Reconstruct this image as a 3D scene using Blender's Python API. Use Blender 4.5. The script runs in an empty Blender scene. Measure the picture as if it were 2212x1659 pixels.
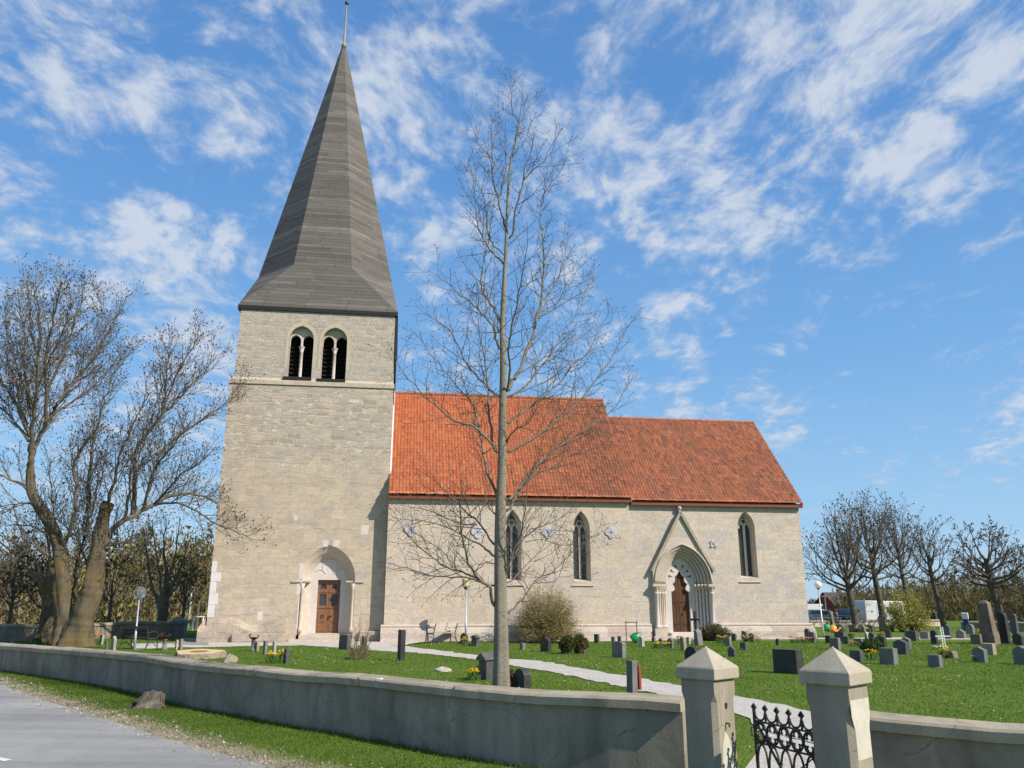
import bpy, math, random
import numpy as np
from mathutils import Vector, Matrix
from mathutils.geometry import tessellate_polygon
R = math.radians
sc = bpy.context.scene
COL = sc.collection

# ---------------------------------------------------------------- camera
PITCH, F, EYE = R(15.29), 1734.2, 1.82          # F in pixels of a 2212 px wide frame
cam = bpy.data.objects.new('camera', bpy.data.cameras.new('camera'))
COL.objects.link(cam)
cam.location = (0, 0, EYE)
cam.rotation_euler = (math.pi / 2 + PITCH, 0, 0)
cam.data.sensor_width = 36
cam.data.lens = 36 * F / 2212
cam.data.clip_start = .1
cam.data.clip_end = 6000
sc.camera = cam

# ---------------------------------------------------------------- light
SUN_AZ, SUN_EL = 57, 39                          # degrees right of the direction behind the camera
sun = bpy.data.objects.new('sun', bpy.data.lights.new('sun', 'SUN'))
COL.objects.link(sun)
sun.data.energy = 5.0
sun.data.angle = R(.55)
sun.data.color = (1, .93, .81)
SD = Vector((math.sin(R(SUN_AZ)) * math.cos(R(SUN_EL)), -math.cos(R(SUN_AZ)) * math.cos(R(SUN_EL)), math.sin(R(SUN_EL))))
sun.rotation_euler = SD.to_track_quat('Z', 'Y').to_euler()
sc.view_settings.view_transform = 'Standard'
sc.view_settings.look = 'None'
sc.view_settings.exposure = 0.35
sc.view_settings.gamma = 1


def nd(nt, typ, ins=None, **at):
    n = nt.nodes.new(typ)
    for k, v in at.items():
        setattr(n, k, v)
    for k, v in (ins or {}).items():
        s = n.inputs[k]
        if isinstance(v, bpy.types.NodeSocket):
            nt.links.new(v, s)
        else:
            if isinstance(v, (tuple, list)) and len(v) == 3 and s.type == 'RGBA':
                v = (*v, 1)
            s.default_value = v
    return n


def mth(nt, op, a, b=0.0, c=None, clamp=False):
    n = nd(nt, 'ShaderNodeMath', {0: a, 1: b}, operation=op, use_clamp=clamp)
    if c is not None:
        if isinstance(c, bpy.types.NodeSocket):
            nt.links.new(c, n.inputs[2])
        else:
            n.inputs[2].default_value = c
    return n.outputs[0]


def ramp(nt, fac, stops, interp='LINEAR'):
    n = nd(nt, 'ShaderNodeValToRGB', {0: fac})
    cr = n.color_ramp
    cr.interpolation = interp
    while len(cr.elements) < len(stops):
        cr.elements.new(.5)
    for e, (p, c) in zip(cr.elements, stops):
        e.position = p
        e.color = (*c, 1) if len(c) == 3 else c
    return n.outputs[0]


def sstep(nt, x, a, b):
    return nd(nt, 'ShaderNodeMapRange', {0: x, 1: a, 2: b, 3: 0.0, 4: 1.0}, interpolation_type='SMOOTHSTEP').outputs[0]


def mixc(nt, f, a, b, mode='MIX'):
    n = nd(nt, 'ShaderNodeMix', {}, data_type='RGBA', blend_type=mode)
    for i, v in ((0, f), (6, a), (7, b)):
        s = n.inputs[i]
        if isinstance(v, bpy.types.NodeSocket):
            nt.links.new(v, s)
        else:
            s.default_value = (*v, 1) if isinstance(v, (tuple, list)) and len(v) == 3 else v
    return n.outputs[2]


def noise(nt, vec, scale, detail=4, rough=.55, dist=0, out=0):
    return nd(nt, 'ShaderNodeTexNoise', {'Vector': vec, 'Scale': scale, 'Detail': detail, 'Roughness': rough, 'Distortion': dist}).outputs[out]


def mapv(nt, vec, sc_=(1, 1, 1), loc=(0, 0, 0), rot=(0, 0, 0)):
    return nd(nt, 'ShaderNodeMapping', {'Vector': vec, 'Scale': sc_, 'Location': loc, 'Rotation': rot}).outputs[0]


# ---------------------------------------------------------------- sky: physical sky with a thin broken cloud layer
BLOBS = [(230, 545, 3.2, .22), (345, 485, 2.6, .22), (430, 505, 2.6, .2), (510, 540, 2.4, .16), (140, 150, 6, .16), (230, 200, 3, .1), (430, 690, 4, .18), (20, 410, 3, .22), (60, 620, 4, .1), (600, 90, 5, .06), (900, 130, 6, .10),
         (1900, 100, 9, .11), (2080, 260, 7, .12), (1500, 420, 7, .07), (1720, 400, 6, .08), (1250, 250, 5, .06), (800, 200, 5, .08), (2000, 450, 5, .07), (1780, 60, 6, .08), (640, 240, 4, .12), (420, 250, 4, .12), (1400, 300, 6, .05), (1540, 340, 4, .08), (1560, 560, 5, .10), (2180, 920, 3, .2), (1690, 880, 3, .16), (1680, 930, 2, .14), (1470, 780, 4, .06),
         (1850, 760, 9, -.14), (1500, 690, 5, -.04), (2060, 620, 8, -.08), (320, 60, 4, -.12), (340, 340, 3, -.14), (150, 330, 3, -.08), (100, 480, 3, -.1), (480, 420, 3, -.1), (1000, 700, 8, -.06), (1430, 130, 4, -.06), (1650, 330, 3, -.08), (1950, 1000, 9, -.12), (900, 600, 6, .04)]
W = bpy.data.worlds.new('World')
sc.world = W
W.use_nodes = True
nt = W.node_tree
nt.nodes.clear()
sky = nd(nt, 'ShaderNodeTexSky', {}, sky_type='NISHITA', sun_disc=False, sun_elevation=R(SUN_EL), sun_rotation=R(180 - SUN_AZ),
         altitude=0, air_density=1.15, dust_density=.35, ozone_density=2.6)
tc = nd(nt, 'ShaderNodeTexCoord').outputs['Generated']
sep = nd(nt, 'ShaderNodeSeparateXYZ', {0: tc})
dz = mth(nt, 'MAXIMUM', sep.outputs[2], .015)
den = mth(nt, 'ADD', dz, .22)
px_ = mth(nt, 'DIVIDE', sep.outputs[0], den)
py_ = mth(nt, 'DIVIDE', sep.outputs[1], den)
lay = nd(nt, 'ShaderNodeCombineXYZ', {0: px_, 1: py_, 2: 0.0}).outputs[0]


SKYSEED = (3.1, 7.7, 0)


def skydir(px, py):
    a, b = (px - 1106) / F, (829.5 - py) / F
    d = Vector((a, math.cos(PITCH) - b * math.sin(PITCH), math.sin(PITCH) + b * math.cos(PITCH)))
    return d.normalized()


v0 = mapv(nt, lay, (1, 1, 1), SKYSEED)
wrp = nd(nt, 'ShaderNodeTexNoise', {'Vector': v0, 'Scale': 2.2, 'Detail': 3.0}).outputs['Color']
wrp = nd(nt, 'ShaderNodeVectorMath', {0: wrp, 1: (.5, .5, .5)}, operation='SUBTRACT').outputs[0]
wrp = nd(nt, 'ShaderNodeVectorMath', {0: wrp, 3: .22}, operation='SCALE').outputs[0]
v0 = nd(nt, 'ShaderNodeVectorMath', {0: v0, 1: wrp}, operation='ADD').outputs[0]
v1 = mapv(nt, v0, (1.0, .74, 1), (0, 0, 0), (0, 0, R(-12)))
big = noise(nt, lay, 1.3, 2, .5)
n1 = noise(nt, v1, 11.5, 8, .55)
n2 = noise(nt, v1, 29, 6, .62)
n3 = noise(nt, mapv(nt, v0, (1.5, .7, 1), (5, 1, 0), (0, 0, R(22))), 6.5, 6, .6, .4)
cov = mth(nt, 'ADD', mth(nt, 'MULTIPLY', n1, .62), mth(nt, 'MULTIPLY', n2, .38))
cov = mth(nt, 'ADD', cov, mth(nt, 'MULTIPLY', mth(nt, 'SUBTRACT', big, .5), .22))
cov = mth(nt, 'ADD', cov, mth(nt, 'MULTIPLY', mth(nt, 'SUBTRACT', n3, .5), .30))
# where the layer is thick or thin: (direction in the sky, angular radius, strength)
for (cx, cy, rad, st) in BLOBS:
    d = skydir(cx, cy)
    dot = nd(nt, 'ShaderNodeVectorMath', {0: tc, 1: tuple(d)}, operation='DOT_PRODUCT').outputs['Value']
    w = mth(nt, 'MULTIPLY', sstep(nt, dot, math.cos(R(rad * 1.25)), 1.0), st * .5)
    cov = mth(nt, 'ADD', cov, w)
cl = mth(nt, 'MULTIPLY', sstep(nt, cov, .44, .70), .84)
hz = sstep(nt, sep.outputs[2], .0, .22)
cl = mth(nt, 'MULTIPLY', cl, mth(nt, 'MULTIPLY', sstep(nt, sep.outputs[2], .0, .06), mth(nt, 'MULTIPLY_ADD', hz, .40, .55)))
grad = ramp(nt, sep.outputs[2], [(0, (.31, .50, .69)), (.08, (.245, .445, .675)), (.28, (.142, .335, .625)), (.5, (.086, .245, .545)), (.8, (.062, .18, .44))])
grad = nd(nt, 'ShaderNodeVectorMath', {0: grad, 3: 10.0}, operation='SCALE').outputs[0]
hs = mixc(nt, .8, sky.outputs[0], grad)
cloudcol = mixc(nt, cl, (3.9, 4.5, 5.5), (5.6, 5.9, 6.3))
skyc = mixc(nt, cl, hs, cloudcol)
bg = nd(nt, 'ShaderNodeBackground', {0: skyc, 1: .105})
wo = nd(nt, 'ShaderNodeOutputWorld', {0: bg.outputs[0]})

# ---------------------------------------------------------------- measuring
def ray(px, py):
    a, b = (px - 1106) / F, (829.5 - py) / F
    return Vector((a, math.cos(PITCH) - b * math.sin(PITCH), math.sin(PITCH) + b * math.cos(PITCH)))


def G(px, py, z=0.0):
    d = ray(px, py)
    t = (z - EYE) / d.z
    return Vector((d.x * t, d.y * t, z))


def D(px, py, Y):
    d = ray(px, py)
    t = Y / d.y
    return Vector((d.x * t, Y, EYE + d.z * t))


TH = .142
CO = Vector((-6.117 * 1.05, 42.0, 0))
CU = Vector((math.cos(TH), math.sin(TH), 0))
CN = Vector((-math.sin(TH), math.cos(TH), 0))


def fac(px, py, v):
    d = ray(px, py)
    c = Vector((0, 0, EYE))
    t = (v - (c - CO).dot(CN)) / d.dot(CN)
    p = c + d * t - CO
    return p.dot(CU), p.z


# ---------------------------------------------------------------- meshes
class MB:
    def __init__(s):
        s.v, s.f, s.c, s.uv = [], [], [], []

    def poly(s, pts):
        i = len(s.v)
        s.v += [tuple(p) for p in pts]
        s.f.append(tuple(range(i, i + len(pts))))
        return s

    def box(s, x0, x1, y0, y1, z0, z1, bev=0.0):
        if bev:
            b = bev
            lo = [(x0 + b, y0 + b), (x1 - b, y0 + b), (x1 - b, y1 - b), (x0 + b, y1 - b)]
            hi = [(x0, y0), (x1, y0), (x1, y1), (x0, y1)]
            s.loft([[(x, y, z0) for x, y in lo], [(x, y, z0 + b) for x, y in hi], [(x, y, z1 - b) for x, y in hi], [(x, y, z1) for x, y in lo]], True, True)
            return s
        s.loft([[(x0, y0, z0), (x1, y0, z0), (x1, y1, z0), (x0, y1, z0)], [(x0, y0, z1), (x1, y0, z1), (x1, y1, z1), (x0, y1, z1)]], True, True)
        return s

    def loft(s, rings, closed=True, caps=False):
        n = len(rings[0])
        i = len(s.v)
        for r in rings:
            s.v += [tuple(p) for p in r]
        for k in range(len(rings) - 1):
            for j in range(n if closed else n - 1):
                a, b = i + k * n + j, i + k * n + (j + 1) % n
                s.f.append((a, b, b + n, a + n))
        if caps:
            s.f.append(tuple(range(i + n - 1, i - 1, -1)))
            s.f.append(tuple(range(i + (len(rings) - 1) * n, i + len(rings) * n)))
        return s

    def tube(s, pts, rad, n=6, caps=True):
        pts = [Vector(p) for p in pts]
        if not hasattr(rad, '__len__'):
            rad = [rad] * len(pts)
        rings = []
        up = Vector((.31, .17, .93))
        for k, p in enumerate(pts):
            t = (pts[min(k + 1, len(pts) - 1)] - pts[max(k - 1, 0)])
            t = t.normalized() if t.length > 1e-9 else Vector((0, 0, 1))
            if k == 0:
                if abs(t.dot(up)) > .95:
                    up = Vector((1, 0, 0))
                a = t.cross(up).normalized()
            else:
                a = (a - t * a.dot(t))
                a = a.normalized() if a.length > 1e-6 else t.cross(up).normalized()
            b = t.cross(a)
            rings.append([p + (a * math.cos(2 * math.pi * j / n) + b * math.sin(2 * math.pi * j / n)) * rad[k] for j in range(n)])
        s.loft(rings, True, caps)
        return s

    def lathe(s, prof, n=16, c=(0, 0, 0)):
        s.loft([[(c[0] + r * math.cos(2 * math.pi * j / n), c[1] + r * math.sin(2 * math.pi * j / n), c[2] + z) for j in range(n)] for r, z in prof], True, True)
        return s

    def prism(s, poly, v0, v1):                  # polygon in (x, z) pushed along y
        n = len(poly)
        i = len(s.v)
        s.v += [(x, v0, z) for x, z in poly] + [(x, v1, z) for x, z in poly]
        for j in range(n):
            k = (j + 1) % n
            s.f.append((i + j, i + k, i + n + k, i + n + j))
        for t in tessellate_polygon([[Vector((x, z, 0)) for x, z in poly]]):
            s.f.append(tuple(i + q for q in t))
            s.f.append(tuple(i + n + q for q in t))
        return s

    def plate(s, outer, holes, v):               # flat face in (x, z) with openings
        loops = [outer] + holes
        i = len(s.v)
        flat = [p for l in loops for p in l]
        s.v += [(x, v, z) for x, z in flat]
        for t in tessellate_polygon([[Vector((x, z, 0)) for x, z in l] for l in loops]):
            s.f.append(tuple(i + q for q in t))
        return s

    def xform(s, M, start=0):
        s.v[start:] = [tuple(M @ Vector(p)) for p in s.v[start:]]
        return s

    def build(s, name, mat=None, parent=None, smooth=False, loc=None, fixn=True, bevel=0):
        me = bpy.data.meshes.new(name)
        me.from_pydata(s.v, [], s.f)
        if fixn:
            import bmesh
            bm = bmesh.new()
            bm.from_mesh(me)
            bmesh.ops.recalc_face_normals(bm, faces=bm.faces)
            bm.to_mesh(me)
            bm.free()
        if smooth:
            me.polygons.foreach_set('use_smooth', [True] * len(me.polygons))
        if mat:
            me.materials.append(mat)
        o = bpy.data.objects.new(name, me)
        COL.objects.link(o)
        if parent:
            o.parent = parent
        if loc is not None:
            o.location = loc
        if bevel:
            b = o.modifiers.new('bevel', 'BEVEL')
            b.width, b.segments, b.limit_method = bevel, 2, 'ANGLE'
        return o


def npmesh(name, V, Fc, mat=None, parent=None, col=None, smooth=False, loc=None):
    """V (n,3), Fc (m,3 or 4) -> mesh object; col (m,3) tint per face"""
    V = np.asarray(V, np.float32)
    Fc = np.asarray(Fc, np.int32)
    me = bpy.data.meshes.new(name)
    m, k = Fc.shape
    me.vertices.add(len(V))
    me.vertices.foreach_set('co', V.ravel())
    me.loops.add(m * k)
    me.loops.foreach_set('vertex_index', Fc.ravel())
    me.polygons.add(m)
    me.polygons.foreach_set('loop_start', np.arange(0, m * k, k, dtype=np.int32))
    if smooth:
        me.polygons.foreach_set('use_smooth', np.ones(m, bool))
    me.update(calc_edges=True)
    if col is not None:
        ca = me.color_attributes.new('tint', 'BYTE_COLOR', 'CORNER')
        c4 = np.ones((m, k, 4), np.float32)
        c4[:, :, :3] = np.asarray(col)[:, None, :]
        ca.data.foreach_set('color', c4.ravel())
    if mat:
        me.materials.append(mat)
    o = bpy.data.objects.new(name, me)
    COL.objects.link(o)
    if parent:
        o.parent = parent
    if loc is not None:
        o.location = loc
    return o


def thing(name, label, cat, loc=(0, 0, 0), rz=0.0, group=None):
    o = bpy.data.objects.new(name, None)
    o.empty_display_size = .3
    COL.objects.link(o)
    o.location = loc
    o.rotation_euler = (0, 0, rz)
    return tag(o, label, cat, group)


def tag(o, label, cat, group=None, kind=None):
    o['label'] = label
    o['category'] = cat
    if group:
        o['group'] = group
    if kind:
        o['kind'] = kind
    return o


def struct(o):
    o['kind'] = 'structure'
    return o


# ---------------------------------------------------------------- materials
def newmat(name, rough=.8, spec=.3):
    m = bpy.data.materials.new(name)
    m.use_nodes = True
    t = m.node_tree
    b = t.nodes['Principled BSDF']
    b.inputs['Roughness'].default_value = rough
    b.inputs['Specular IOR Level'].default_value = spec
    return m, t, b


def bump(t, b, h, strength=.4, dist=.02):
    n = nd(t, 'ShaderNodeBump', {'Height': h, 'Strength': strength, 'Distance': dist})
    t.links.new(n.outputs[0], b.inputs['Normal'])


def simple(name, col, rough=.7, var=.25, scale=6.0, spec=.3, metal=0.0, bmp=.15, dist=.01, stretch=(1, 1, 1)):
    m, t, b = newmat(name, rough, spec)
    tc = nd(t, 'ShaderNodeTexCoord').outputs['Object']
    v = mapv(t, tc, stretch)
    n = noise(t, v, scale, 6, .62)
    n2 = noise(t, v, scale * .17, 3, .5)
    f = mth(t, 'ADD', mth(t, 'MULTIPLY', n, .6), mth(t, 'MULTIPLY', n2, .4))
    lo = tuple(c * (1 - var) for c in col)
    hi = tuple(min(1, c * (1 + var)) for c in col)
    t.links.new(ramp(t, f, [(.32, lo), (.68, hi)]), b.inputs['Base Color'])
    b.inputs['Metallic'].default_value = metal
    if bmp:
        bump(t, b, n, bmp, dist)
    return m


def tinted(name, rough=.8, spec=.2, trans=0.0):
    m, t, b = newmat(name, rough, spec)
    a = nd(t, 'ShaderNodeVertexColor', {}, layer_name='tint')
    t.links.new(a.outputs[0], b.inputs['Base Color'])
    if trans:
        tr = nd(t, 'ShaderNodeBsdfTranslucent', {'Color': a.outputs[0]})
        mx = nd(t, 'ShaderNodeMixShader', {0: trans, 1: b.outputs[0], 2: tr.outputs[0]})
        out = [n for n in t.nodes if n.type == 'OUTPUT_MATERIAL'][0]
        t.links.new(mx.outputs[0], out.inputs[0])
    return m


def masonry_nodes(t, bw, bh, cols, mortar, jit=.05, joint=.012, patch=None, rowvar=.5, blotch=.55, msoft=.25, whites=0.0, fine=1.0):
    """coursed stone in the wall's own (x, z): blocks of uneven tone, soft joints, blotches"""
    tc = nd(t, 'ShaderNodeTexCoord').outputs['Object']
    s = nd(t, 'ShaderNodeSeparateXYZ', {0: tc})
    along = mth(t, 'ADD', s.outputs[0], s.outputs[1])
    base = nd(t, 'ShaderNodeCombineXYZ', {0: along, 1: s.outputs[2], 2: 0.0}).outputs[0]
    p = base
    for scl, amt in ((1.1, jit * 3), (6.0, jit)):
        w = nd(t, 'ShaderNodeTexNoise', {'Vector': base, 'Scale': scl, 'Detail': 3.0}).outputs['Color']
        w = nd(t, 'ShaderNodeVectorMath', {0: w, 1: (.5, .5, .5)}, operation='SUBTRACT').outputs[0]
        w = nd(t, 'ShaderNodeVectorMath', {0: w, 3: amt}, operation='SCALE').outputs[0]
        p = nd(t, 'ShaderNodeVectorMath', {0: p, 1: w}, operation='ADD').outputs[0]
    sp = nd(t, 'ShaderNodeSeparateXYZ', {0: p})
    nz = nd(t, 'ShaderNodeTexNoise', {'W': sp.outputs[1], 'Scale': 1.6, 'Detail': 2.0}, noise_dimensions='1D').outputs[0]
    zz = mth(t, 'ADD', sp.outputs[1], mth(t, 'MULTIPLY', nz, rowvar * 2 * bh))
    p = nd(t, 'ShaderNodeCombineXYZ', {0: sp.outputs[0], 1: zz, 2: 0.0}).outputs[0]
    br = nd(t, 'ShaderNodeTexBrick', {'Vector': p, 'Color1': (0, 0, 0), 'Color2': (1, 1, 1), 'Mortar': (.5, .5, .5), 'Scale': 1.0, 'Mortar Size': joint,
                                      'Mortar Smooth': msoft, 'Bias': 0.0, 'Brick Width': bw, 'Row Height': bh}, offset=.43, squash=.72, squash_frequency=3)
    b2_ = nd(t, 'ShaderNodeTexBrick', {'Vector': p, 'Color1': (0, 0, 0), 'Color2': (1, 1, 1), 'Mortar': (.5, .5, .5), 'Scale': 1.0, 'Mortar Size': joint,
                                       'Mortar Smooth': msoft, 'Bias': 0.0, 'Brick Width': bw * .58, 'Row Height': bh * .66}, offset=.37, squash=1.35, squash_frequency=2)
    zone = sstep(t, noise(t, mapv(t, base, (.7, 1.3, 1)), .55, 3, .5), .50, .52)   # areas built of smaller blocks
    rnd = mixc(t, zone, br.outputs['Color'], b2_.outputs['Color'])
    jfac = mth(t, 'ADD', mth(t, 'MULTIPLY', br.outputs['Fac'], mth(t, 'SUBTRACT', 1.0, zone)), mth(t, 'MULTIPLY', b2_.outputs['Fac'], zone))
    k = len(cols)
    bc = ramp(t, rnd, [((i + .5) / k, c) for i, c in enumerate(cols)])
    n = noise(t, tc, 1.3, 6, .6)
    bc = mixc(t, mth(t, 'MULTIPLY', sstep(t, n, .48, .66), blotch), bc, patch or cols[0])
    nf = noise(t, tc, 22 * fine, 5, .7)
    bc = mixc(t, .85, bc, ramp(t, nf, [(.30, (.55, .54, .53)), (.5, (1, 1, 1)), (.70, (1.22, 1.21, 1.19))]), 'MULTIPLY')
    mid = noise(t, mapv(t, tc, (1, 1, 1.6), (7, 3, 1)), 4.5, 6, .7)
    bc = mixc(t, .42, bc, ramp(t, mid, [(.32, (.70, .70, .71)), (.52, (1, 1, 1)), (.70, (1.15, 1.14, 1.11))]), 'MULTIPLY')
    jn = noise(t, tc, 2.2, 3, .5)
    jf = mth(t, 'MULTIPLY', jfac, sstep(t, jn, .34, .62))
    bc = mixc(t, mth(t, 'MULTIPLY', jf, .75), bc, mortar)
    if whites:
        wn = noise(t, mapv(t, tc, (1, 1, 1.8)), 2.6, 7, .68, .6)
        wm = mth(t, 'MULTIPLY', sstep(t, wn, .565, .64), whites)
        bc = mixc(t, wm, bc, (.62, .60, .55))
    h = mth(t, 'ADD', mth(t, 'MULTIPLY', jfac, -.6), mth(t, 'MULTIPLY', nf, .45))
    h = mth(t, 'ADD', h, mth(t, 'MULTIPLY', rnd, .3))
    return bc, h


def masonry(name, *a, rough=.9, bm=.5, upper=None, split=(8.0, 9.6), **k):
    m, t, b = newmat(name, rough, .15)
    bc, h = masonry_nodes(t, *a, **k)
    if upper:
        ua, uk = upper
        b2, h2 = masonry_nodes(t, *ua, **uk)
        tc = nd(t, 'ShaderNodeTexCoord').outputs['Object']
        z = nd(t, 'ShaderNodeSeparateXYZ', {0: tc}).outputs[2]
        f = sstep(t, mth(t, 'ADD', z, mth(t, 'MULTIPLY_ADD', noise(t, tc, .7, 5), 4.0, -2.0)), *split)
        bc = mixc(t, f, bc, b2)
        h = mth(t, 'ADD', mth(t, 'MULTIPLY', h, mth(t, 'SUBTRACT', 1.0, f)), mth(t, 'MULTIPLY', mth(t, 'MULTIPLY', h2, f), 1.6))
    t.links.new(bc, b.inputs['Base Color'])
    bump(t, b, h, bm, .03)
    return m


M = {}
M['tower'] = masonry('tower_stone', .85, .40, [(0.443, 0.361, 0.279), (0.513, 0.418, 0.317), (0.476, 0.387, 0.295), (0.536, 0.439, 0.334), (0.460, 0.382, 0.306)], (0.347, 0.273, 0.206), .13, .012, (0.390, 0.335, 0.295), rowvar=.9, blotch=.8, whites=.12,
                     upper=((.78, .25, [(0.335, 0.284, 0.228), (0.476, 0.398, 0.317), (0.400, 0.335, 0.272), (0.508, 0.418, 0.334), (0.367, 0.320, 0.279)], (0.519, 0.444, 0.373), .13, .026, (0.335, 0.294, 0.262)), dict(blotch=.5, whites=.7)))
M['belfry'] = masonry('belfry_rubble', .72, .235, [(0.357, 0.309, 0.262), (0.455, 0.387, 0.317), (0.400, 0.341, 0.284), (0.487, 0.413, 0.339), (0.390, 0.341, 0.306)], (0.530, 0.459, 0.395), .11, .022, (0.378, 0.335, 0.306), blotch=.45, bm=.8, whites=.35)
M['nave'] = masonry('nave_ashlar', 1.25, .5, [(0.503, 0.413, 0.329), (0.551, 0.459, 0.373), (0.530, 0.439, 0.351), (0.568, 0.459, 0.351), (0.492, 0.418, 0.361)], (0.378, 0.309, 0.234), .05, .010, (0.460, 0.413, 0.401), rowvar=.9, blotch=.5, bm=.25)
M['choir'] = masonry('choir_ashlar', 1.35, .46, [(0.476, 0.402, 0.334), (0.563, 0.475, 0.401), (0.519, 0.439, 0.373), (0.568, 0.475, 0.384), (0.470, 0.413, 0.378)], (0.357, 0.294, 0.240), .045, .010, (0.438, 0.398, 0.395), rowvar=.9, blotch=.5, bm=.25)
M['dressed'] = simple('dressed_limestone', (0.489, 0.416, 0.347), .85, .16, 5, .2, bmp=.12)
M['pale'] = simple('pale_limestone', (0.561, 0.504, 0.462), .85, .14, 4, .2, bmp=.1)
M['plinth'] = masonry('plinth_stone', 1.5, .5, [(0.474, 0.396, 0.336), (0.556, 0.474, 0.410), (0.515, 0.440, 0.378), (0.433, 0.342, 0.294)], (0.340, 0.274, 0.242), .03, .012, (0.391, 0.323, 0.294), blotch=.5, bm=.3)
M['tower_plinth'] = masonry('rough_plinth', 1.2, .6, [(0.371, 0.303, 0.242), (0.453, 0.372, 0.294), (0.412, 0.342, 0.278)], (0.350, 0.293, 0.242), .1, .02, (0.309, 0.264, 0.226), blotch=.7, bm=1.0, whites=.25)
M['plaster'] = simple('white_lime', (0.618, 0.572, 0.588), .8, .1, 6, bmp=.1)
M['plaque'] = simple('painted_plaque', (0.484, 0.460, 0.504), .7, .1, 6)
M['course'] = simple('weathered_course', (0.453, 0.377, 0.299), .9, .2, 4)
M['patch'] = simple('pale_repair_stone', (0.567, 0.499, 0.462), .85, .14, 5)
M['slat_grey'] = simple('bleached_slats', (0.433, 0.372, 0.326), .8, .2, 6)
M['dark'] = simple('tarred_board', (.018, .017, .018), .7, .3, 8, bmp=.1)
M['near_black'] = simple('dark_interior_shade', (.012, .011, .011), .95, .3, 3, .05, bmp=0)
M['fascia'] = simple('red_brown_fascia', (.20, .062, .032), .65, .25, 7, stretch=(.2, 1, 1))
M['belfry_ring'] = simple('belfry_voussoir', (.455, .395, .305), .9, .14, 6, .15, bmp=.3)
M['pale_rod'] = simple('lead_rod', (.30, .235, .18), .6, .15, 5)
M['blue_black'] = simple('blue_black_ball', (.03, .04, .10), .35, .2, 5, .5, bmp=0)
M['iron'] = simple('black_iron', (.018, .018, .02), .55, .3, 12, .5, bmp=.2)
M['lead'] = simple('lead_came', (.09, .09, .095), .6, .2, 9)
M['ridge'] = simple('ridge_clay', (.33, .13, .075), .8, .3, 3)
M['mould'] = simple('weathered_moulding', (.34, .30, .24), .85, .3, 4)
M['red_col'] = simple('reddish_stone', (.56, .36, .26), .8, .25, 3)
M['choir_oak'] = simple('dark_stained_oak', (.085, .034, .012), .55, .55, 4, .35, bmp=.2, stretch=(5, 5, .7))


def lead_glass():
    m, t, b = newmat('leaded_glass', .28, .5)
    tc = nd(t, 'ShaderNodeTexCoord').outputs['Object']
    s = nd(t, 'ShaderNodeSeparateXYZ', {0: tc})
    a = mth(t, 'FRACT', mth(t, 'MULTIPLY', mth(t, 'ADD', s.outputs[0], s.outputs[2]), 6.5))
    c = mth(t, 'FRACT', mth(t, 'MULTIPLY', mth(t, 'SUBTRACT', s.outputs[0], s.outputs[2]), 6.5))
    ln = mth(t, 'MAXIMUM', sstep(t, a, .14, .04), sstep(t, c, .14, .04))
    n = noise(t, tc, 9, 3)
    col = mixc(t, ln, ramp(t, n, [(.3, (.020, .021, .024)), (.7, (.052, .053, .058))]), (.10, .10, .105))
    t.links.new(col, b.inputs['Base Color'])
    bump(t, b, n, .25, .02)
    return m


M['lead_glass'] = lead_glass()
# roof tiles: a pantile's colour is its own; the nave's west end was relaid with new tiles
def tile_mat(name, age0, age1):
    m, t, b = newmat(name, .75, .25)
    uv = nd(t, 'ShaderNodeUVMap', {}, uv_map='tiles').outputs[0]
    fl = nd(t, 'ShaderNodeVectorMath', {0: uv}, operation='FLOOR').outputs[0]
    wn = nd(t, 'ShaderNodeTexWhiteNoise', {'Vector': fl}, noise_dimensions='2D')
    tc = nd(t, 'ShaderNodeTexCoord').outputs['Object']
    sx = nd(t, 'ShaderNodeSeparateXYZ', {0: tc}).outputs[0]
    big = noise(t, tc, .45, 4, .6)
    med = noise(t, tc, 1.6, 5, .65)
    age = sstep(t, mth(t, 'ADD', sx, mth(t, 'MULTIPLY_ADD', big, 6.0, -3.0)), age0, age1)
    new = ramp(t, wn.outputs[0], [(0, (.43, .115, .050)), (.5, (.49, .142, .064)), (1, (.54, .18, .085))])
    old = ramp(t, wn.outputs[0], [(0, (.17, .075, .05)), (.14, (.25, .088, .054)), (.4, (.315, .10, .054)), (.8, (.36, .118, .06)), (1, (.40, .15, .08))])
    c = mixc(t, age, new, old)
    # lichen and soot patches follow whole tiles
    pf = nd(t, 'ShaderNodeVectorMath', {0: fl, 1: (.055, .075, 1)}, operation='MULTIPLY').outputs[0]
    pt = nd(t, 'ShaderNodeTexNoise', {'Vector': pf, 'Scale': 2.3, 'Detail': 3.0, 'Roughness': .6}).outputs[0]
    pm = mth(t, 'MULTIPLY', sstep(t, mth(t, 'ADD', pt, mth(t, 'MULTIPLY_ADD', wn.outputs[0], .16, -.08)), .53, .66), age)
    c = mixc(t, mth(t, 'MULTIPLY', pm, .5), c, (.13, .08, .05))
    c = mixc(t, mth(t, 'MULTIPLY', sstep(t, med, .55, .75), mth(t, 'MULTIPLY', age, .35)), c, (.30, .20, .14))
    fine = noise(t, tc, 14, 4, .6)
    c = mixc(t, .5, c, ramp(t, fine, [(.3, (.72, .72, .72)), (.6, (1.08, 1.08, 1.08))]), 'MULTIPLY')
    t.links.new(c, b.inputs['Base Color'])
    return m


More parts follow.
